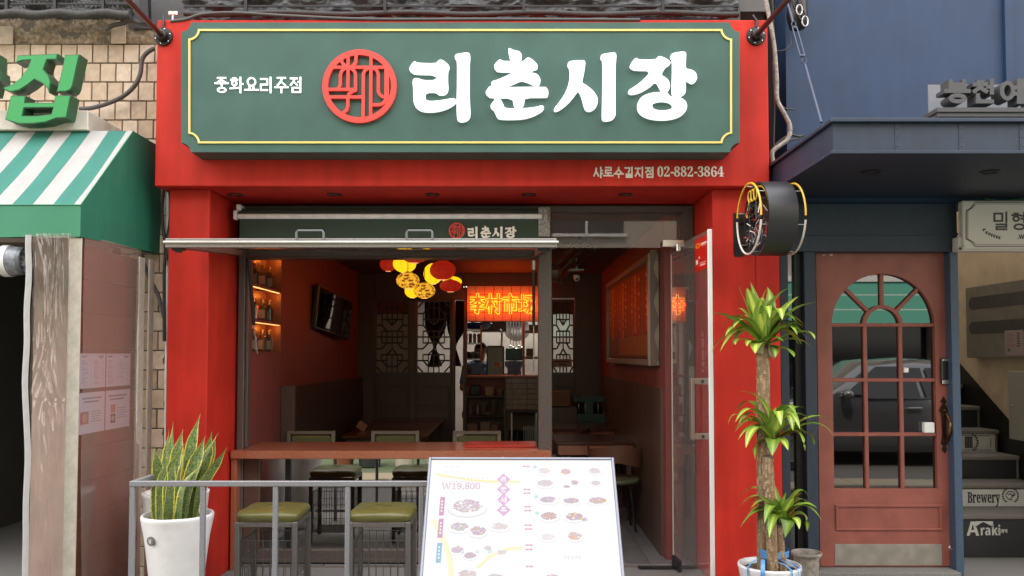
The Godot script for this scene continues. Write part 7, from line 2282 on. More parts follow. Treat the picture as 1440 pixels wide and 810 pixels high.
# ------------------------------------------------------------------ things on the pavement
func street_things() -> void:
	# railing
	var d := 4.44
	var y := Y(680, d)
	var x0 := X(192, d)
	var rl := thing("railing", "low grey square-tube railing in front of the stools", "railing", Vector3(-1.2, 0, -d))
	var gm: Material = M.steel_grey
	var w := 0.029
	var x1 := X(604, d)
	obj("top_rail", G.new().bb(Vector3(x0 - w * 0.5, y - w * 0.5, -d + w * 0.5), Vector3(x1, y + w * 0.5, -d - w * 0.5), 0.003), gm, rl)
	obj("return_rail", G.new().bb(Vector3(x0 - w * 0.5, y - w * 0.5, -d - w * 0.5 - 0.001), Vector3(x0 + w * 0.5, y + w * 0.5, -PIL - 0.05), 0.003), gm, rl)
	for px: float in [192.0, 290.0, 391.0, 491.5, 594.0]:
		obj("post", G.new().bb(Vector3(X(px, d) - w * 0.45, 0.0, -d + w * 0.45), Vector3(X(px, d) + w * 0.45, y - w * 0.5 - 0.001, -d - w * 0.45), 0.003), gm, rl)
	obj("low_rail", G.new().bb(Vector3(x0 + w * 0.5, 0.08, -d + 0.012), Vector3(x1, 0.105, -d - 0.012), 0.003), gm, rl)
	# stools
	var proto: Node3D = null
	var labs := ["square stool with cracked olive green cushion, nearest the white planter", "square stool with olive green cushion, next to the menu board"]
	for i in 2:
		var at := Vector3([-1.497, -0.808][i], 0, -5.19)
		if proto == null:
			proto = thing("stool", labs[0], "stool", at, "green stools outside the counter")
			var top := 0.60
			var rows := []
			for j in 9:
				var v := j / 8.0
				var row := []
				var py := top - 0.062 + 0.062 * v
				var inset := 0.012 * (1.0 - sin(PI * clampf(v * 0.92 + 0.06, 0, 1))) + 0.02 * smoothstep(0.8, 1.0, v)
				for q in 48:
					var an := TAU * q / 48.0
					var m := pow(pow(absf(cos(an)), 7.0) + pow(absf(sin(an)), 7.0), -1.0 / 7.0)
					row.append(at + Vector3(cos(an) * m * (0.197 - inset), py + 0.002 * sin(an * 5.0 + j), sin(an) * m * (0.187 - inset)))
				rows.append(row)
			for k: float in [0.8, 0.4, 0.001]:
				var row := []
				for q in 48:
					var an := TAU * q / 48.0
					var m := pow(pow(absf(cos(an)), 7.0) + pow(absf(sin(an)), 7.0), -1.0 / 7.0)
					row.append(at + Vector3(cos(an) * m * 0.177 * k, top + 0.008 * (1.0 - k * k) + 0.0015 * sin(an * 3.0 + k * 9.0), sin(an) * m * 0.167 * k))
				rows.append(row)
			var cu := mat("olive_vinyl", lin(0.13, 0.118, 0.032), 0.32, 0, "fine", 5.0, 0.12)
			obj("cushion", G.new().sheet(rows, true), cu, proto)
			var fm := mat("stool_frame", lin(0.16, 0.145, 0.13), 0.4, 0.4, "fine", 3.0)
			for sx: float in [-0.175, 0.175]:
				for sz: float in [-0.165, 0.165]: obj("leg", G.new().box(at + Vector3(sx, 0.268, sz), Vector3(0.03, 0.536, 0.03), 0.003), fm, proto)
			for sx: float in [-0.175, 0.175]: obj("seat_rail", G.new().box(at + Vector3(sx, 0.521, 0), Vector3(0.028, 0.028, 0.299), 0.002), fm, proto)
			for sz: float in [-0.165, 0.165]: obj("seat_rail", G.new().box(at + Vector3(0, 0.521, sz), Vector3(0.319, 0.028, 0.028), 0.002), fm, proto)
			var g := wires(at + Vector3(0, 0.08, 0), 0.318, 0.34, 0.29)
			for sx: float in [-1.0, 1.0]:
				for k in 8: g.bar(at + Vector3(sx * 0.162, 0.08, -0.145 + 0.29 * k / 7.0), at + Vector3(sx * 0.162, 0.42, -0.145 + 0.29 * k / 7.0), 0.004)
			for k in 12: g.bar(at + Vector3(-0.159, 0.083, -0.145 + 0.29 * k / 11.0), at + Vector3(0.159, 0.083, -0.145 + 0.29 * k / 11.0), 0.004)
			obj("wire_basket", g, mat("wire_dark", lin(0.12, 0.115, 0.11), 0.35, 0.6), proto)
		else: dup(proto, at, labs[i])
	menu_board()

func menu_board() -> void:
	var tl := P(603, 646, 4.40)
	var tr := P(862, 646.5, 4.40)
	var bl := P(591.5, 812, 3.99)
	var br := P(877, 812, 3.99)
	var dn := ((bl + br) - (tl + tr)) * 0.5
	var full := (tl.y + 0.0) / -dn.y      # down to the pavement
	bl = tl + (bl - tl) * full * 0.99
	br = tr + (br - tr) * full * 0.99
	var ac := (tr - tl).normalized()
	var up := ((tl + tr) - (bl + br)).normalized()
	var n := ac.cross(up).normalized()
	up = n.cross(ac)
	var W := tl.distance_to(tr)
	var H := tl.distance_to(bl)
	var B := Basis(ac, up, n)
	var c := (tl + tr + bl + br) * 0.25
	var t := thing("menu_board", "large lit white menu board leaning back on the pavement with dish pictures", "menu board", Vector3(c.x, 0, c.z))
	var fm := mat("board_frame", lin(0.19, 0.20, 0.235), 0.35, 0.3)
	var fw := 0.014
	for s: float in [-1.0, 1.0]:
		obj("frame", G.new().box(c + ac * s * (W * 0.5 - fw * 0.5), Vector3(fw, H, 0.05), 0.003, B), fm, t)
		obj("frame", G.new().box(c + up * s * (H * 0.5 - fw * 0.5), Vector3(W - fw * 2.0 - 0.001, fw, 0.05), 0.003, B), fm, t)
	var back := n * -0.026
	obj("back_panel", G.new().box(c + back, Vector3(W - 0.002, H - 0.002, 0.006), 0.0, B), M.black_metal, t)
	for s: float in [-1.0, 1.0]:
		var a := c + ac * s * W * 0.42 + up * H * 0.3 - n * 0.03
		obj("prop_leg", G.new().bar(a, Vector3(a.x, 0.0, a.z - 0.45), 0.025), M.black_metal, t)
	for s: Array in [[-0.1, 0.011], [0.26, 0.011]]:
		obj("latch", G.new().ball(c + ac * s[0] * W + up * (H * 0.5 + 0.004), Vector3(0.02, 0.011, 0.012)), M.alu, t)
	# the print, drawn in a frame of 1300 x 1640 like the survey sketch (4.5 px per photo px)
	var pic := Pic.new(1180, 1500, Color(1, 1, 1))
	var pink := Color(0.90, 0.70, 0.86)
	var mauve := Color(0.82, 0.58, 0.72)
	var rose := Color(0.88, 0.56, 0.68)
	var blue := Color(0.55, 0.75, 0.86)
	var kx := 1180.0 / 1152.0
	var at := func(x: float, y: float) -> Vector2: return Vector2((x - 72.0 + (y - 80.0) * 0.066 * (1.0 - 2.0 * (x - 72.0) / 1140.0)) * kx, (y - 80.0) * 1.0)
	for bar: Array in [[[100, 185, 300, 225, 450, 238, 625, 240], Color(1.0, 0.95, 0.66), 15.0], [[90, 520, 150, 640, 190, 760, 200, 900], Color(1.0, 0.97, 0.80), 34.0], [[370, 810, 450, 740, 560, 695, 640, 690], Color(0.99, 0.96, 0.72), 18.0]]:
		var line := PackedVector2Array()
		for i in range(0, bar[0].size(), 2): line.append(at.call(bar[0][i], bar[0][i + 1]))
		for p in Geometry2D.offset_polyline(line, bar[2] * 0.5, Geometry2D.JOIN_ROUND): pic.poly(p, bar[1])
	for q in 3:
		var o: Vector2 = at.call(155.0 + q * 36, 130.0)
		pic.rect(o.x, o.y - 5, 26, 9, Color(0.95, 0.93, 0.95))
	for r in 2:
		for q in 13:
			var o: Vector2 = at.call(130.0 + q * 24 + r * 4, 200.0 + r * 30 + q * 0.8)
			pic.rect(o.x, o.y, rng.randf_range(10, 18), rng.randf_range(8, 13), Color(0.95, 0.91, 0.88) if r == 0 else Color(0.96, 0.90, 0.94))
	# four diamonds with one syllable each
	var k := 0
	for ch in "리춘세트":
		var o: Vector2 = at.call(533.0, 222.0 + k * 72.0)
		pic.poly(PackedVector2Array([o + Vector2(0, -43), o + Vector2(44, 0), o + Vector2(0, 43), o + Vector2(-44, 0)]), pink)
		pic.fill(outlines(syllable(ch.unicode_at(0)), 34.0, 34.0, o + Vector2(-17, -17), 6.0, true), Color(1, 1, 1))
		k += 1
	# coloured set bars at the left
	for s: Array in [[138.0, 412.0, mauve], [128.0, 560.0, mauve], [118.0, 720.0, blue]]:
		var o: Vector2 = at.call(s[0], s[1])
		pic.poly(PackedVector2Array([o + Vector2(-14, -62), o + Vector2(17, -64), o + Vector2(15, 64), o + Vector2(-16, 64)]), s[2])
		for q in 4: pic.rect(o.x - 5, o.y - 40 + q * 22, 10, 12, Color(1, 1, 1))
	for s: Array in [[677, 127], [682, 295], [682, 321], [685, 415], [686, 441], [688, 540], [690, 566], [692, 671], [693, 699], [694, 806], [695, 910], [696, 940]]:
		var o: Vector2 = at.call(s[0], s[1])
		pic.rect(o.x - 20, o.y - 5, 42, 10, rose)
		pic.rect(o.x - 10, o.y - 2, 20, 7, rose.lerp(Color(1, 1, 1), 0.5))
	# dishes: x, y, rx, ry, warm share, strength
	var dishes := [[300, 410, 112, 62, 0.2, 0.8], [250, 550, 62, 38, 0.1, 0.8], [370, 577, 54, 40, 0.25, 0.9], [508, 548, 56, 32, 0.3, 0.5], [235, 700, 42, 28, 0.1, 0.8], [318, 737, 40, 26, 0.2, 0.9], [430, 690, 26, 16, 0.6, 0.6], [520, 716, 32, 16, 0.5, 0.5], [795, 158, 46, 28, 0.5, 0.4], [932, 165, 34, 26, 0.8, 0.8], [1118, 158, 46, 28, 0.3, 0.5], [800, 250, 58, 32, 0.5, 0.6], [990, 243, 26, 22, 1.0, 0.9], [937, 272, 20, 9, 0.0, 0.9], [1125, 248, 32, 20, 0.2, 0.6], [816, 365, 58, 30, 0.1, 0.9], [967, 372, 56, 26, 0.5, 0.9], [1134, 370, 64, 28, 0.9, 0.9], [823, 478, 60, 34, 0.6, 1.0], [985, 480, 60, 36, 0.7, 1.0], [1050, 500, 20, 14, 0.2, 0.8], [815, 618, 46, 28, 0.5, 0.3], [985, 610, 48, 34, 0.8, 0.8], [300, 860, 70, 44, 0.4, 0.7], [480, 880, 60, 40, 0.6, 0.7], [840, 880, 58, 36, 0.5, 0.8], [1010, 890, 58, 36, 0.7, 0.8], [300, 1100, 80, 50, 0.3, 0.8], [520, 1120, 80, 50, 0.5, 0.8], [860, 1100, 64, 40, 0.5, 0.8], [1050, 1110, 64, 40, 0.6, 0.8]]
	for ds: Array in dishes:
		var o: Vector2 = at.call(ds[0], ds[1])
		var rx: float = ds[2] * 1.1
		var ry: float = ds[3] * 1.15
		pic.oval(o.x, o.y + ry * 0.35, rx * 1.02, ry * 0.8, Color(0.91, 0.90, 0.92))
		pic.oval(o.x, o.y + ry * 0.2, rx * 0.98, ry * 0.78, Color(1, 1, 1))
		for q in int(rx * 2.2):
			var an := rng.randf() * TAU
			var rr := sqrt(rng.randf()) * 0.86
			var col: Color
			var roll := rng.randf()
			if roll < 0.3: col = Color(0.74, 0.72, 0.88)
			elif roll < 0.3 + 0.4 * float(ds[4]): col = Color(0.98, 0.66, 0.42)
			elif roll < 0.85: col = Color(0.84, 0.62, 0.70)
			else: col = Color(0.66, 0.76, 0.56)
			col = Color(1, 1, 1).lerp(col.darkened(0.06), ds[5] * 0.9)
			var sz := rng.randf_range(2.5, 7.0)
			pic.oval(o.x + cos(an) * rr * rx * 0.86, o.y + sin(an) * rr * ry * 0.7, sz * 1.3, sz * 0.7, col)
	for s: Array in [[735, 132], [742, 347], [748, 460]]:
		var o: Vector2 = at.call(s[0], s[1])
		pic.poly(PackedVector2Array([o + Vector2(-16, -8), o + Vector2(4, -14), o + Vector2(16, 2), o + Vector2(-6, 14)]), Color(0.76, 0.90, 0.90))
	for s: Array in [[268, 713], [363, 713], [443, 713]]:
		var o: Vector2 = at.call(s[0], s[1])
		pic.oval(o.x, o.y, 11, 11, Color(0.72, 0.83, 0.93)); pic.oval(o.x, o.y, 6, 6, Color(1, 1, 1))
	for q in 5:
		var o: Vector2 = at.call(918.0 + q * 24, 748.0)
		pic.rect(o.x, o.y - 10, 4, 22, Color(0.86, 0.85, 0.85)); pic.rect(o.x + 6, o.y - 8, 10, 4, Color(0.86, 0.85, 0.85)); pic.rect(o.x + 6, o.y + 4, 10, 4, Color(0.88, 0.87, 0.87))
	var face := G.new()
	var hw := W * 0.5 - fw - 0.001
	var hh := H * 0.5 - fw - 0.001
	var fo := c + n * 0.018
	face.quad(fo - ac * hw - up * hh, fo + ac * hw - up * hh, fo + ac * hw + up * hh, fo - ac * hw + up * hh)
	var fm2 := printed("menu_screen", pic.texture(), 0.25, 0.32)
	fm2.albedo_color = Color(0.36, 0.36, 0.36)
	obj("lit_screen", face, fm2, t)
	var pr := (at.call(132.0, 290.0) as Vector2)
	words("W19,800", fo - ac * (hw - pr.x / 1180.0 * hw * 2.0) + up * (hh - (pr.y - 18.0) / 1500.0 * hh * 2.0) + n * 0.0006, 0.036, glow("price_pink", Color(0.88, 0.66, 0.76), 0.24, Color(0.40, 0.33, 0.36)), t, "price", "Droid Serif", false, 0.001, B)
	var al := AreaLight3D.new()
	al.name = "menu_board_light"
	al.area_size = Vector2(W, H)
	al.light_energy = 0.05
	al.shadow_enabled = true
	add_child(al)
	al.transform = Transform3D(Basis(-ac, up, -n), c + n * 0.03)

# ------------------------------------------------------------------ plants
# a leaf from base through mid to tip: a curved blade folded along its midrib
func leaf_blade(a: Vector3, m: Vector3, b: Vector3, half: float, fold := 0.25, seg := 10, taper := 0.0) -> G:
	var rows := []
	var ctrl := m * 2.0 - (a + b) * 0.5
	for j in seg + 1:
		var t := float(j) / seg
		var p := a.lerp(ctrl, t).lerp(ctrl.lerp(b, t), t)
		var tan := ((ctrl - a).lerp(b - ctrl, t)).normalized()
		var side := tan.cross(Vector3.UP)
		if side.length() < 0.25: side = (side + Vector3(0.3, 0, 0.2)).normalized()
		side = side.normalized()
		var nrm := side.cross(tan).normalized()
		var wd := half * (pow(sin(PI * pow(lerpf(0.05, 1.0, t), 0.75)), 0.75) if taper == 0.0 else (1.0 - taper * (1.0 - t)) * (1.0 - smoothstep(0.62, 1.0, t)))
		wd = maxf(wd, half * 0.02)
		var row := []
		for i in 5:
			var u := (i - 2) / 2.0
			row.append(p + side * u * wd + nrm * absf(u) * fold * wd)
		rows.append(row)
	return G.new().sheet(rows)

func plants() -> void:
	# ---- snake plant
	var d := 4.74
	var c := P(250, 722, d)
	var t := thing("snake_plant", "snake plant with yellow-edged leaves in a tall white planter behind the railing", "potted plant", Vector3(c.x, 0, -d))
	var R := 0.196
	var white := mat("pot_white", lin(0.76, 0.75, 0.74), 0.3, 0, "soft", 1.5)
	var top := c.y
	obj("pot", G.new().lathe([Vector2(0.001, 0.0), Vector2(R * 0.60, 0.0), Vector2(R * 0.62, 0.02), Vector2(R * 0.80, top * 0.55), Vector2(R * 0.9, top * 0.8), Vector2(R * 1.0, top - 0.03), Vector2(R * 1.012, top - 0.012), Vector2(R * 0.99, top), Vector2(R * 0.92, top), Vector2(R * 0.9, top - 0.04), Vector2(R * 0.88, top - 0.09)], Vector3(c.x, 0, -d), 48), white, t)
	var soil := Vector3(c.x, top - 0.035, -d)
	obj("soil", G.new().lathe([Vector2(R * 0.9, 0.0), Vector2(0.001, 0.012)], soil, 32), mat("gravel_bed", lin(0.20, 0.15, 0.10), 0.95, 0, "grit", 12.0, 1.0), t)
	var peb := G.new()
	for i in 260:
		var an := rng.randf() * TAU
		var rr := sqrt(rng.randf()) * R * 0.87
		peb.ball(soil + Vector3(cos(an) * rr, 0.008, sin(an) * rr), Vector3(rng.randf_range(0.004, 0.009), 0.005, rng.randf_range(0.004, 0.009)), 6, 4)
	obj("pebbles", peb, mat("pebble", lin(0.36, 0.30, 0.23), 0.8, 0, "dirty", 9.0), t).set_meta("kind", "stuff")
	var badge_at := P(230, 752, d)
	var dirn := Vector3(badge_at.x - c.x, 0, 0)
	var zb := sqrt(maxf(0.0, pow(R * 0.955, 2.0) - dirn.x * dirn.x))
	var bn := Vector3(dirn.x, 0.0, zb).normalized()
	bn = (bn + Vector3(0, -0.12, 0)).normalized()
	var bx := Vector3.UP.cross(bn).normalized()
	var bp := Vector3(badge_at.x, badge_at.y, -d + zb)
	var BB := Basis(bx, bn.cross(bx), bn)
	var bd := obj("badge", G.new().prism([oval2(Vector2.ZERO, 0.025, 0.025, 28)], bp, -0.012, 0.004, BB), mat("badge_grey", lin(0.12, 0.12, 0.105), 0.5), t)
	for q in 3: obj("print", G.new().prism([PackedVector2Array([Vector2(-0.011 + q * 0.002, 0.008 - q * 0.009), Vector2(0.011 - q * 0.002, 0.008 - q * 0.009), Vector2(0.011 - q * 0.002, 0.0115 - q * 0.008), Vector2(-0.011 + q * 0.002, 0.0115 - q * 0.008)])], bp, 0.0041, 0.005, BB), M.pot_white, bd)
	var lm := StandardMaterial3D.new()
	var im := Image.create(48, 512, false, Image.FORMAT_RGB8)
	var nz := FastNoiseLite.new()
	nz.seed = 21
	nz.frequency = 0.05
	for y in 512:
		for x in 48:
			var u := absf(x - 23.5) / 24.0
			var band := sin(y * 0.32 + nz.get_noise_2d(x * 1.6, y * 0.8) * 9.0 + u * 2.0)
			var col := Color(0.29, 0.36, 0.19).lerp(Color(0.53, 0.60, 0.36), smoothstep(0.15, 0.6, band))
			if u > 0.84 + nz.get_noise_2d(3.0, y * 0.6) * 0.12: col = Color(0.80, 0.74, 0.30)
			im.set_pixel(x, y, col)
	lm.albedo_texture = ImageTexture.create_from_image(im)
	lm.roughness = 0.38
	lm.cull_mode = BaseMaterial3D.CULL_DISABLED
	lm.resource_name = "snake_leaf"
	var tips := [[218, 627, 224, 0.022, 0.06], [226, 629, 230, 0.022, -0.05], [238, 604, 233, 0.027, 0.03], [242.5, 592, 243, 0.020, -0.04], [257, 603, 248, 0.027, 0.05], [258, 624, 240, 0.024, 0.09], [265, 640, 258, 0.022, -0.08], [281, 582, 262, 0.022, 0.0], [272, 629, 254, 0.024, -0.07], [289, 613, 268, 0.028, 0.06], [299, 607, 272, 0.026, -0.02], [308, 608, 274, 0.027, 0.05], [305, 612, 270, 0.022, -0.08], [320.6, 628, 277, 0.021, 0.03], [246, 650, 246, 0.022, 0.11], [234, 648, 236, 0.02, 0.12], [284, 652, 262, 0.023, 0.11]]
	for s: Array in tips:
		var base := P(s[2] + (s[2] - 250.0) * -0.15, 729, d)
		base.z = -d + s[4]
		base.y = top - 0.05
		var tip := P(s[0], s[1], d - s[4] * 1.2)
		var h := tip.y - base.y
		var sway := rng.randf_range(-0.02, 0.02)
		var rows := []
		var tw0 := rng.randf_range(-0.5, 0.5)
		var tw1 := tw0 + rng.randf_range(-0.9, 0.9)
		for j in 19:
			var v := j / 18.0
			var p := base.lerp(tip, v)
			p.x += sin(v * PI) * ((base.x - tip.x) * 0.22) + sin(v * TAU) * sway * 0.6
			p.z += sin(v * PI * 1.3) * sway
			var an := lerpf(tw0, tw1, v)
			var sd := Vector3(cos(an), 0, sin(an))
			var nn := Vector3(-sin(an), 0, cos(an))
			var wd: float = s[3] * 1.45 * (0.72 + 0.28 * sin(PI * minf(v * 0.9, 1.0))) * (1.0 - smoothstep(0.72, 1.0, v)) + 0.001
			var row := []
			for i in 7:
				var u := (i - 3) / 3.0
				row.append(p + sd * u * wd + nn * (u * u) * wd * 0.45)
			rows.append(row)
		obj("leaf", G.new().sheet(rows), lm, t)
	# a second planter stands behind it
	var q2 := Vector3(X(252, 5.16), 0, -5.16)
	single("empty_planter", G.new().lathe([Vector2(0.001, 0.0), Vector2(0.13, 0.0), Vector2(0.195, 0.68), Vector2(0.2, 0.70), Vector2(0.18, 0.70), Vector2(0.17, 0.6), Vector2(0.001, 0.58)], q2, 36), white, "plain white planter half hidden behind the snake plant", "planter")

	# ---- corn plant
	d = 4.95
	var pc := P(1082, 793, d)
	t = thing("corn_plant", "corn plant with three canes and striped leaves in a white pot tied with blue ribbon", "potted plant", Vector3(pc.x, 0, -d))
	R = 0.186
	top = pc.y
	obj("pot", G.new().lathe([Vector2(0.001, 0.0), Vector2(R * 0.72, 0.0), Vector2(R * 0.74, 0.02), Vector2(R * 0.97, top - 0.03), Vector2(R * 1.0, top - 0.012), Vector2(R * 0.985, top), Vector2(R * 0.9, top), Vector2(R * 0.88, top - 0.03), Vector2(R * 0.86, top - 0.08)], Vector3(pc.x, 0, -d), 48), white, t)
	obj("soil", G.new().lathe([Vector2(R * 0.88, 0.0), Vector2(R * 0.5, 0.012), Vector2(0.001, 0.02)], Vector3(pc.x, top - 0.035, -d), 32), mat("dry_soil", lin(0.17, 0.125, 0.085), 0.95, 0, "grit", 9.0, 1.0), t)
	var bark := mat("cane_bark", lin(0.36, 0.225, 0.12), 0.8, 0, "dirty", 6.0)
	bark.uv1_scale = Vector3(9, 26, 9)
	bark.heightmap_enabled = true
	bark.heightmap_texture = noise_tex["blotch"]
	bark.heightmap_scale = 0.6
	var canes := [[1073, 488, 1072.5, 0.0365, 0.02], [1079.5, 642, 1080, 0.030, 0.10], [1093.5, 738, 1094, 0.026, 0.085]]
	for s: Array in canes:
		var a := P(s[2], 793, d)
		a.y = top - 0.05
		a.z = -d + s[4]
		var b := P(s[0], s[1], d - s[4])
		var path := []
		var rad := []
		var nseg := int(a.distance_to(b) / 0.02)
		for i in nseg + 1:
			var v := float(i) / nseg
			path.append(a.lerp(b, v) + Vector3(sin(v * 5.0 + s[0]) * 0.004, 0, 0))
			rad.append(s[3] * (1.0 + 0.02 * sin(i * 1.7) + (0.035 if i % 5 == 0 else 0.0) + rng.randf_range(-0.012, 0.012)))
		var cane := obj("cane", G.new().tube(path, rad, 20), bark, t)
		obj("cut_top", G.new().lathe([Vector2(s[3] * 1.03, -0.012), Vector2(s[3] * 1.03, 0.0), Vector2(s[3] * 0.94, 0.006), Vector2(0.001, 0.008)], b, 20), mat("cut_wood", lin(0.07, 0.04, 0.03), 0.6), cane)
		var plates := G.new()   # flakes of bark
		for i in int(nseg * 5.0):
			var v := rng.randf()
			var p := a.lerp(b, v)
			var an := rng.randf() * TAU
			var o := Vector3(cos(an), 0, sin(an))
			plates.box(p + o * s[3] * 1.005, Vector3(rng.randf_range(0.008, 0.018), rng.randf_range(0.012, 0.045), 0.004), 0.001, Basis(Vector3(-sin(an), 0, cos(an)), Vector3.UP, -o))
		obj("bark_flakes", plates, mat("bark_pale", lin(0.48, 0.34, 0.195), 0.85, 0, "dirty", 12.0), cane).set_meta("kind", "stuff")
	# leaf picture: green with a paler yellow-green stripe
	var gm: Array[StandardMaterial3D] = []
	for k in 3:
		var li := Image.create(64, 64, false, Image.FORMAT_RGB8)
		for y in 64:
			for x in 64:
				var u := absf(x - 31.5) / 32.0
				var col := Color(0.78, 0.83, 0.36).lerp(Color(0.50, 0.61, 0.24), smoothstep(0.15, 0.5, u + nz.get_noise_2d(x * 5.0, y * 0.5 + k * 90) * 0.2)) if k < 2 else Color(0.62, 0.70, 0.30).lerp(Color(0.45, 0.56, 0.22), smoothstep(0.1, 0.6, u))
				if absf(fmod(x + 0.5, 8.0) - 4.0) > 3.2: col = col.darkened(0.06)
				li.set_pixel(x, y, col)
		var m := StandardMaterial3D.new()
		m.resource_name = "corn_leaf%d" % k
		m.albedo_texture = ImageTexture.create_from_image(li)
		m.albedo_color = [Color(1, 1, 1), Color(0.88, 0.92, 0.85), Color(0.85, 0.9, 0.85)][k]
		m.roughness = 0.36
		m.cull_mode = BaseMaterial3D.CULL_DISABLED
		m.backlight_enabled = true
		m.backlight = Color(0.3, 0.3, 0.3)
		gm.append(m)
	var top_tips := [[1050, 405, 1060, 435, 0.036, 0.05], [1055, 396, 1066, 440, 0.030, -0.06], [1038, 401, 1052, 436, 0.018, -0.02], [1078, 405, 1070, 440, 0.026, 0.02], [1079, 403, 1083, 436, 0.024, -0.07], [1113, 404, 1087, 428, 0.026, 0.06], [1123, 417, 1100, 440, 0.030, -0.05], [1149, 425, 1112, 440, 0.030, 0.02], [1001, 440, 1033, 451, 0.030, 0.05], [1100, 450, 1092, 436, 0.030, 0.10], [1020, 473, 1040, 460, 0.020, 0.06], [1030, 468, 1046, 463, 0.018, 0.0], [1034, 485, 1042, 477, 0.018, 0.05], [1121, 471, 1103, 459, 0.026, 0.08], [1130, 461, 1106, 457, 0.026, 0.0], [1146, 477, 1125, 467, 0.026, 0.06], [1140, 488, 1115, 477, 0.022, 0.03], [1117, 502, 1104, 491, 0.024, 0.06], [1036, 434, 1050, 443, 0.020, -0.06], [1050, 487, 1057, 479, 0.018, 0.08], [1102, 480, 1085, 475, 0.026, 0.08], [1062, 497, 1064, 484, 0.026, 0.09], [1090, 503, 1088, 489, 0.020, 0.04], [1095, 440, 1085, 452, 0.028, -0.05], [1070, 420, 1070, 446, 0.032, 0.09], [1110, 460, 1095, 465, 0.026, -0.08], [1086, 418, 1080, 446, 0.030, 0.0]]
	var mid_tips := [[1041, 550, 1073, 567, 0.022, 0.02], [1024, 599, 1041, 584, 0.010, 0.0], [1039, 597, 1057, 587, 0.019, 0.04], [1049, 630, 1064, 601, 0.030, 0.07], [1062, 646, 1066, 622, 0.014, -0.02], [1086, 641, 1087, 620, 0.028, 0.09], [1108, 633, 1099, 619, 0.022, 0.08], [1132, 634, 1118, 606, 0.028, 0.04], [1145, 626, 1130, 607, 0.022, 0.0], [1173, 597, 1140, 587, 0.018, 0.02], [1173, 614, 1140, 596, 0.020, 0.06], [1132, 574, 1110, 579, 0.024, -0.03], [1115, 606, 1106, 585, 0.026, 0.08], [1091, 573, 1089, 590, 0.024, 0.02], [1105, 577, 1098, 592, 0.024, 0.06], [1098, 583, 1094, 597, 0.030, 0.09], [1078, 585, 1082, 598, 0.024, -0.05], [1058, 607, 1070, 598, 0.02, -0.04]]
	var low_tips := [[1067, 697, 1082, 710, 0.030, 0.06], [1087, 677, 1093, 708, 0.020, -0.05], [1138, 702, 1122, 692, 0.020, 0.0], [1149, 715, 1126, 711, 0.026, 0.04], [1135, 747, 1127, 723, 0.026, 0.02], [1104, 756, 1108, 732, 0.030, 0.07], [1124, 744, 1117, 729, 0.018, 0.08], [1128, 693, 1112, 706, 0.026, -0.02], [1106, 692, 1100, 712, 0.024, 0.03], [1116, 699, 1107, 714, 0.028, 0.08], [1095, 718, 1096, 722, 0.026, 0.1], [1090, 700, 1093, 716, 0.02, 0.05]]
	var i2 := 0
	for cl: Array in [[top_tips, 1073, 486, 0.03, "top"], [mid_tips, 1087, 620, 0.07, "middle"], [low_tips, 1098, 737, 0.07, "low"]]:
		for s: Array in cl[0]:
			var base := P(cl[1] + (s[0] - cl[1]) * 0.05, cl[2] - 6.0 * float(s[1] < cl[2] - 30), d - cl[3] - s[5] * 0.1)
			var tip := P(s[0], s[1], d - cl[3] - s[5] * 1.6)
			var mid := P(s[2], s[3], d - cl[3] - s[5] * 0.8)
			obj("leaf", leaf_blade(base, mid, tip, s[4] * 1.55, 0.26, 12), gm[i2 % 3], t)
			i2 += 1
		for q in (20 if cl[4] == "top" else 12):
			var an := rng.randf() * TAU
			var dr := Vector3(cos(an), 0, sin(an) * 0.8)
			var len_ := rng.randf_range(0.18, 0.31) * (0.8 if cl[4] == "low" else 1.0)
			var lift := rng.randf_range(-0.05, 0.75)
			var base := P(cl[1], cl[2] - 4 - 8 * rng.randf(), d - cl[3]) + dr * 0.018
			var mid := base + dr * len_ * 0.5 + Vector3(0, len_ * (0.22 + lift * 0.6), 0)
			var tip := base + dr * len_ + Vector3(0, len_ * (lift - 0.25), 0)
			if tip.z < -PIL + 0.03 or mid.z < -PIL + 0.03: continue
			obj("leaf", leaf_blade(base, mid, tip, rng.randf_range(0.026, 0.040), 0.28, 10), gm[q % 3], t)
		var stem := P(cl[1], cl[2] - 8, d - cl[3])
		if cl[4] != "top": obj("shoot", G.new().tube([P(cl[1] - (8 if cl[4] == "middle" else 4), cl[2] + 10, d - cl[3]), P(cl[1] - 1, cl[2] + 4, d - cl[3]), stem], [0.012, 0.014, 0.016], 10), mat("shoot_green", lin(0.16, 0.20, 0.06), 0.5), t)
		else: obj("shoot", G.new().tube([P(1068, 498, d - 0.05), P(1070, 490, d - 0.04), P(1072, 470, d - 0.03)], [0.02, 0.024, 0.02], 10).tube([P(1090, 503, d - 0.06), P(1084, 498, d - 0.05), P(1080, 480, d - 0.03)], [0.012, 0.016, 0.014], 10), mat("shoot_brown", lin(0.22, 0.19, 0.09), 0.6), t)
	# blue ribbon round the canes and over the rim
	var rib := mat("ribbon_blue", lin(0.075, 0.27, 0.56), 0.35)
	var ring := G.new()
	var cc := Vector3(X(1081, d), 0, -d + 0.045)
	for k in 3:
		var rows := []
		for q in 29:
			var an := TAU * q / 28.0
			var o := Vector3(cos(an) * 0.082, 0, sin(an) * 0.066)
			var yy := Y(783.0, d) + 0.012 + k * 0.014 + sin(an * 2.0 + k) * 0.004
			rows.append([cc + o * (1.0 + 0.015 * k) + Vector3(0, yy, 0), cc + o * (1.03 + 0.015 * k) + Vector3(0, yy + 0.016, 0)])
		ring.sheet(rows)
	obj("ribbon", ring, rib, t)
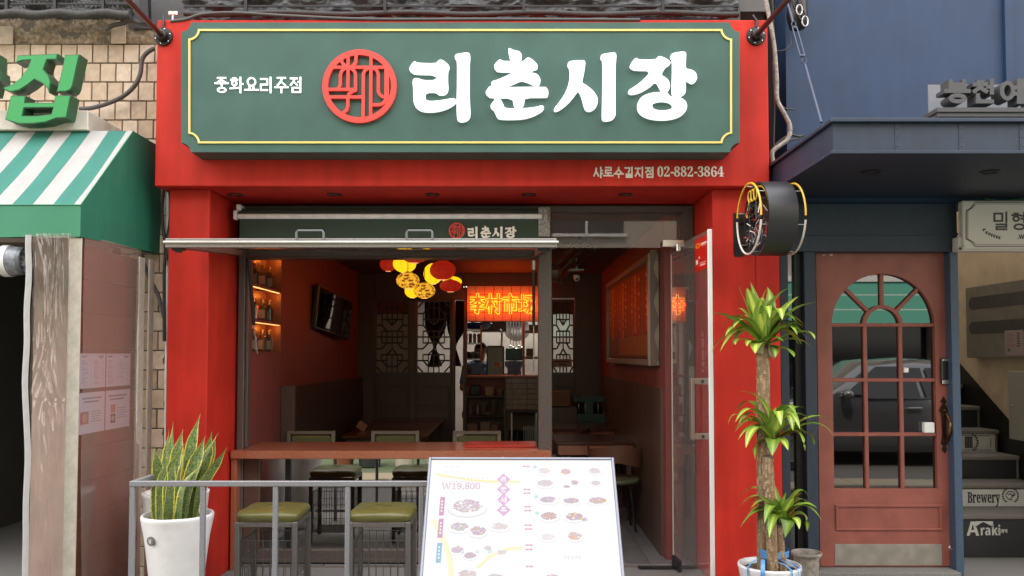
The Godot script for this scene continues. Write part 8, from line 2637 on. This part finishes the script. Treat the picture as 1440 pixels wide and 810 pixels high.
	for s: Array in [[1066, 786, 1045, 795, 1044.5, 830, 0.005], [1073, 787, 1061, 797, 1060, 830, 0.012], [1095, 785, 1118, 797, 1121, 830, 0.005], [1096, 787, 1110, 802, 1119, 830, 0.004], [1090, 789, 1100, 806, 1100, 812, 0.006]]:
		var a := P(s[0], s[1], d - 0.11)
		var bx2 := P(s[2], s[3], d)
		var rim := Vector3(bx2.x - pc.x, 0, 0)
		rim.z = sqrt(maxf(0.0001, R * R * 1.02 - rim.x * rim.x))
		var b := Vector3(pc.x + rim.x, top + 0.003, -d + rim.z)
		var e := Vector3(pc.x + rim.x * 0.86, 0.03, -d + rim.z * 0.86)
		var sd: Vector3 = Vector3(rim.z, 0, -rim.x).normalized() * float(s[6])
		var o := rim.normalized() * 0.004
		obj("ribbon", G.new().sheet([[a - sd, a + sd], [a.lerp(b, 0.6) + Vector3(0, 0.012, 0) - sd, a.lerp(b, 0.6) + Vector3(0, 0.012, 0) + sd], [b - sd + o, b + sd + o], [b.lerp(e, 0.08) - sd + o * 1.5, b.lerp(e, 0.08) + sd + o * 1.5], [e - sd + o * 2.0, e + sd + o * 2.0]]), rib, t)
	# small pot behind
	var sp := P(1134, 776, 5.36)
	var s3 := thing("small_pot", "small beige flower pot with a yellow scrap inside, behind the corn plant", "pot", Vector3(sp.x, 0, -5.36))
	R = 0.095
	obj("pot", G.new().lathe([Vector2(0.001, 0.0), Vector2(R * 0.66, 0.0), Vector2(R * 0.7, 0.02), Vector2(R * 0.84, sp.y - 0.025), Vector2(R * 1.0, sp.y - 0.02), Vector2(R * 1.02, sp.y), Vector2(R * 0.92, sp.y), Vector2(R * 0.84, sp.y - 0.05)], Vector3(sp.x, 0, -5.36), 32), mat("pot_beige", lin(0.40, 0.36, 0.30), 0.5, 0, "dirty", 4.0), s3)
	obj("soil", G.new().lathe([Vector2(R * 0.86, 0.0), Vector2(0.001, 0.006)], Vector3(sp.x, sp.y - 0.04, -5.36), 24), M.dry_soil, s3)
	obj("yellow_scrap", G.new().box(Vector3(sp.x - 0.03, sp.y - 0.022, -5.33), Vector3(0.09, 0.012, 0.03), 0.003, Basis.from_euler(Vector3(0.1, 0.2, -0.22))), mat("scrap_yellow", lin(0.55, 0.35, 0.03), 0.5), s3)

# ------------------------------------------------------------------ round blade sign
func blade_sign() -> void:
	var d := 4.90
	var c := P(1083, 308, d)
	var R := 0.222
	var t := thing("round_blade_sign", "round black blade sign with unlit yellow and white neon rings on the right pillar", "sign", c - Vector3(0, R, 0))
	var xl := X(1063, d)
	var xr := X(1102, d)
	var AB := Basis(Vector3(0, 1, 0), Vector3(1, 0, 0), Vector3(0, 0, -1)).rotated(Vector3.UP, 0.05)
	var w := (xr - xl) * 0.5 * 1.03
	obj("drum", G.new().turned([Vector2(R - 0.012, -w), Vector2(R, -w), Vector2(R, w), Vector2(R - 0.012, w)], c, 64, AB).turned([Vector2(R - 0.012, w), Vector2(R - 0.012, -w)], c, 64, AB), mat("drum_black", lin(0.022, 0.022, 0.024), 0.38, 0, "fine", 3.0), t)
	obj("back_plate", G.new().turned([Vector2(0.001, 0.03), Vector2(R - 0.013, 0.03), Vector2(R - 0.013, -0.02), Vector2(0.001, -0.02)], c, 48, AB), mat("plate_red_black", lin(0.045, 0.012, 0.012), 0.35), t)
	var yel := mat("tube_yellow", lin(0.60, 0.36, 0.03), 0.2)
	var wht := mat("tube_white", lin(0.58, 0.50, 0.46), 0.2)
	var at := func(x: float, y: float, o: float) -> Vector3: return c + AB * Vector3(y, o, x)   # x towards the street side, y up, o along the axle
	for s: float in [-1.0, 1.0]:
		for half: int in [0, 1]:
			for rr: Array in [[0.212, w + 0.045]] + ([[0.196, w - 0.012]] if half == 0 else []):
				var path := []
				for i in 33:
					var an := lerpf(0.06, PI - 0.06, i / 32.0) + (PI if half else 0.0) + 0.12
					path.append(at.call(cos(an) * rr[0], sin(an) * rr[0], s * rr[1]))
				obj("neon_ring", G.new().tube(path, 0.0065, 8), yel if half == 0 else wht, t)
		for i in 6:
			var an := TAU * (i + 0.3) / 6.0
			obj("tube_holder", G.new().tube([at.call(cos(an) * 0.2, sin(an) * 0.2, s * (w - 0.05)), at.call(cos(an) * 0.21, sin(an) * 0.21, s * (w + 0.045))], 0.0035, 6), M.alu, t)
		# unlit character tubes on each face
		var names := name_strokes()
		for k in 4:
			var g := G.new()
			for st: PackedVector2Array in names[k]:
				var path := []
				for v in st: path.append(at.call((((k % 2) - 0.5) * 0.15 + (v.x - 0.5) * 0.13) * s, ((0.5 - floori(k / 2.0)) * 0.15 - 0.02 + (0.5 - v.y) * 0.13), s * (w + 0.012)))
				if path.size() > 1: g.tube(path, 0.0055, 6)
			obj("character_tube", g, mat("tube_dark", lin(0.035, 0.033, 0.035), 0.15), t)
			for q in 5:
				var p := Vector2(((k % 2) - 0.5) * 0.15 + rng.randf_range(-0.06, 0.06), (0.5 - floori(k / 2.0)) * 0.15 - 0.02 + rng.randf_range(-0.06, 0.06))
				obj("tube_holder", G.new().tube([at.call(p.x * s, p.y, s * 0.03), at.call(p.x * s, p.y, s * (w + 0.012))], 0.003, 5), M.alu, t)
		for q in 3:
			var path := []
			for i in 17:
				var an := TAU * i / 16.0
				path.append(at.call((-0.05 + q * 0.05 + cos(an) * 0.026) * s, 0.142 + sin(an) * 0.035, s * (w + 0.02)))
			obj("neon_coil", G.new().tube(path, 0.005, 6, false), yel, t)
		for q in 16:   # loose leads and coloured glass between the tubes
			var x0 := rng.randf_range(-0.13, 0.13)
			var y0 := rng.randf_range(-0.15, 0.10)
			var pa := []
			for i in 5: pa.append(at.call(x0 + rng.randf_range(-0.035, 0.035), y0 + rng.randf_range(-0.04, 0.04), s * (w - 0.035 + 0.016 * i)))
			obj("lead", G.new().tube(pa, 0.0035, 5), [M.alu, mat("lead_red", lin(0.45, 0.02, 0.03), 0.3), M.tube_dark, wht][q % 4], t)
	# bracket to the pillar
	obj("bracket_arm", G.new().bb(c + Vector3(-0.02, -0.10, -R * 0.9), Vector3(c.x + 0.02, c.y - 0.06, -PIL + 0.008), 0.003).bb(c + Vector3(-0.02, 0.06, -R * 0.9), Vector3(c.x + 0.02, c.y + 0.10, -PIL + 0.008), 0.003), M.black_metal, t)
	obj("bracket_plate", G.new().bb(P(1033, 361, PIL - 0.004), P(1045, 341, PIL - 0.004) + Vector3(0, 0, -0.004)).bb(Vector3(c.x - 0.06, c.y - 0.14, -PIL + 0.0005), Vector3(c.x + 0.06, c.y + 0.14, -PIL + 0.007)), M.black_metal, t)

# ------------------------------------------------------------------ pipes and cables
func cables() -> void:
	var black := mat("cable_black", lin(0.03, 0.028, 0.028), 0.5)
	var runs := [
		["cable", [[217, 68], [207, 74], [200, 84], [197, 105], [188, 122], [172, 136], [150, 146], [128, 152], [112, 153]], 5.68, 0.016, mat("cable_brown", lin(0.065, 0.055, 0.05), 0.6), "thick grey brown cable curving over the cream tiles to the green letters"],
		["cable", [[193, 352], [203, 372], [212, 395], [221, 412], [226, 428], [231, 448]], 5.70, 0.015, M.cable_brown, "slanting dark cable below the green side of the striped awning"],
		["cable", [[231, 262], [228, 290], [229, 320], [233, 345], [231, 380], [231, 440], [231, 480]], 5.66, 0.012, black, "long black cable hanging beside the left red pillar"],
		["cable", [[236, 262], [240, 285], [238, 312], [234, 340], [235, 366]], 5.64, 0.007, black, "thin black cable crossing the white pipe beside the left red pillar"],
		["pipe", [[235, 258], [236, 300], [235.5, 420], [234, 520], [233, 700]], 5.69, 0.012, M.white_paint, "slim white pipe between the cream tiles and the left red pillar"],
		["conduit", [[1072, -20], [1080, 15], [1088, 60], [1092, 110], [1093, 140], [1103, 160], [1111, 178], [1108, 195], [1096, 205], [1086, 214], [1088, 232], [1094, 250]], 5.50, 0.016, mat("conduit_cream", lin(0.42, 0.37, 0.31), 0.5, 0, "dirty", 5.0), "cream conduit winding down beside the red board"],
		["cable", [[1085, -20], [1088, 40], [1086, 90], [1089, 150], [1088, 200], [1090, 214]], 5.53, 0.006, black, "black cable running along the cream conduit"],
		["cable", [[1110, 50], [1112, 62], [1104, 70], [1092, 72]], 5.55, 0.005, black, "short black cable looping from the cream conduit to the tie rod"],
		["cable", [[1093, 140], [1100, 150], [1106, 153], [1117, 154]], 5.55, 0.006, black, "stub of black cable on the navy wall"],
		["cable", [[1088, 206], [1100, 196], [1112, 190], [1124, 192], [1130, 190]], 5.55, 0.009, black, "black cable bending onto the slate blue canopy"],
		["cable", [[1078, 230], [1084, 214], [1098, 200], [1118, 196], [1128, 193]], 5.55, 0.006, M.cable_brown, "brown cable below the bend of the cream conduit"],
		["cable", [[240, 30], [262, 27], [285, 20], [330, 18], [400, 22], [520, 27], [700, 27], [900, 28]], 5.40, 0.011, M.cable_brown, "long grey cable lying along the top of the red board"],
		["cable", [[148, 42], [158, 36], [172, 33], [185, 29], [200, 33], [218, 36]], 5.60, 0.016, M.cable_brown, "torn grey cable end in front of the crumbling mortar band"],
	]
	for r: Array in runs:
		var path := []
		var pts: Array = r[1]
		for i in pts.size() - 1:
			for k in 5:
				var t := k / 5.0
				var a: Array = pts[maxi(i - 1, 0)]
				var b: Array = pts[i]
				var c: Array = pts[i + 1]
				var e: Array = pts[mini(i + 2, pts.size() - 1)]
				var v := Vector2(b[0], b[1]).cubic_interpolate(Vector2(c[0], c[1]), Vector2(a[0], a[1]), Vector2(e[0], e[1]), t)
				path.append(P(v.x, v.y, r[2]))
		path.append(P(pts[-1][0], pts[-1][1], r[2]))
		single(r[0], G.new().tube(path, r[3], 8), r[4], r[5], r[0])
	# service head above the canopy
	var sh := thing("cable_fitting", "black ribbed cable head hanging on the navy wall above the tie rod", "cable fitting", P(1122, 42, 5.5))
	obj("shell", G.new().lathe([Vector2(0.001, -0.12), Vector2(0.05, -0.1), Vector2(0.07, -0.02), Vector2(0.065, 0.1), Vector2(0.05, 0.3), Vector2(0.001, 0.31)], P(1121, 20, 5.52), 20), M.cast_iron, sh)
	for i in 4:
		var p := P(1120 + i * 4.0, 6 + i * 8.0, 5.44)
		var ring := []
		for k in 13: ring.append(p + Vector3(cos(TAU * k / 12.0) * 0.02, sin(TAU * k / 12.0) * 0.035, 0))
		obj("clamp", G.new().tube(ring, 0.006, 6, false), M.alu if i % 2 else M.cast_iron, sh)
	single("bolt_clip", G.new().bb(P(236, 21, 5.5), P(249, 15, 5.5) + Vector3(0, 0, -0.02), 0.004).bb(P(241, 29, 5.5), P(243.5, 21, 5.5) + Vector3(0, 0, -0.015), 0.002), M.bright_alu, "small shiny clip above the left end of the red board", "clip")
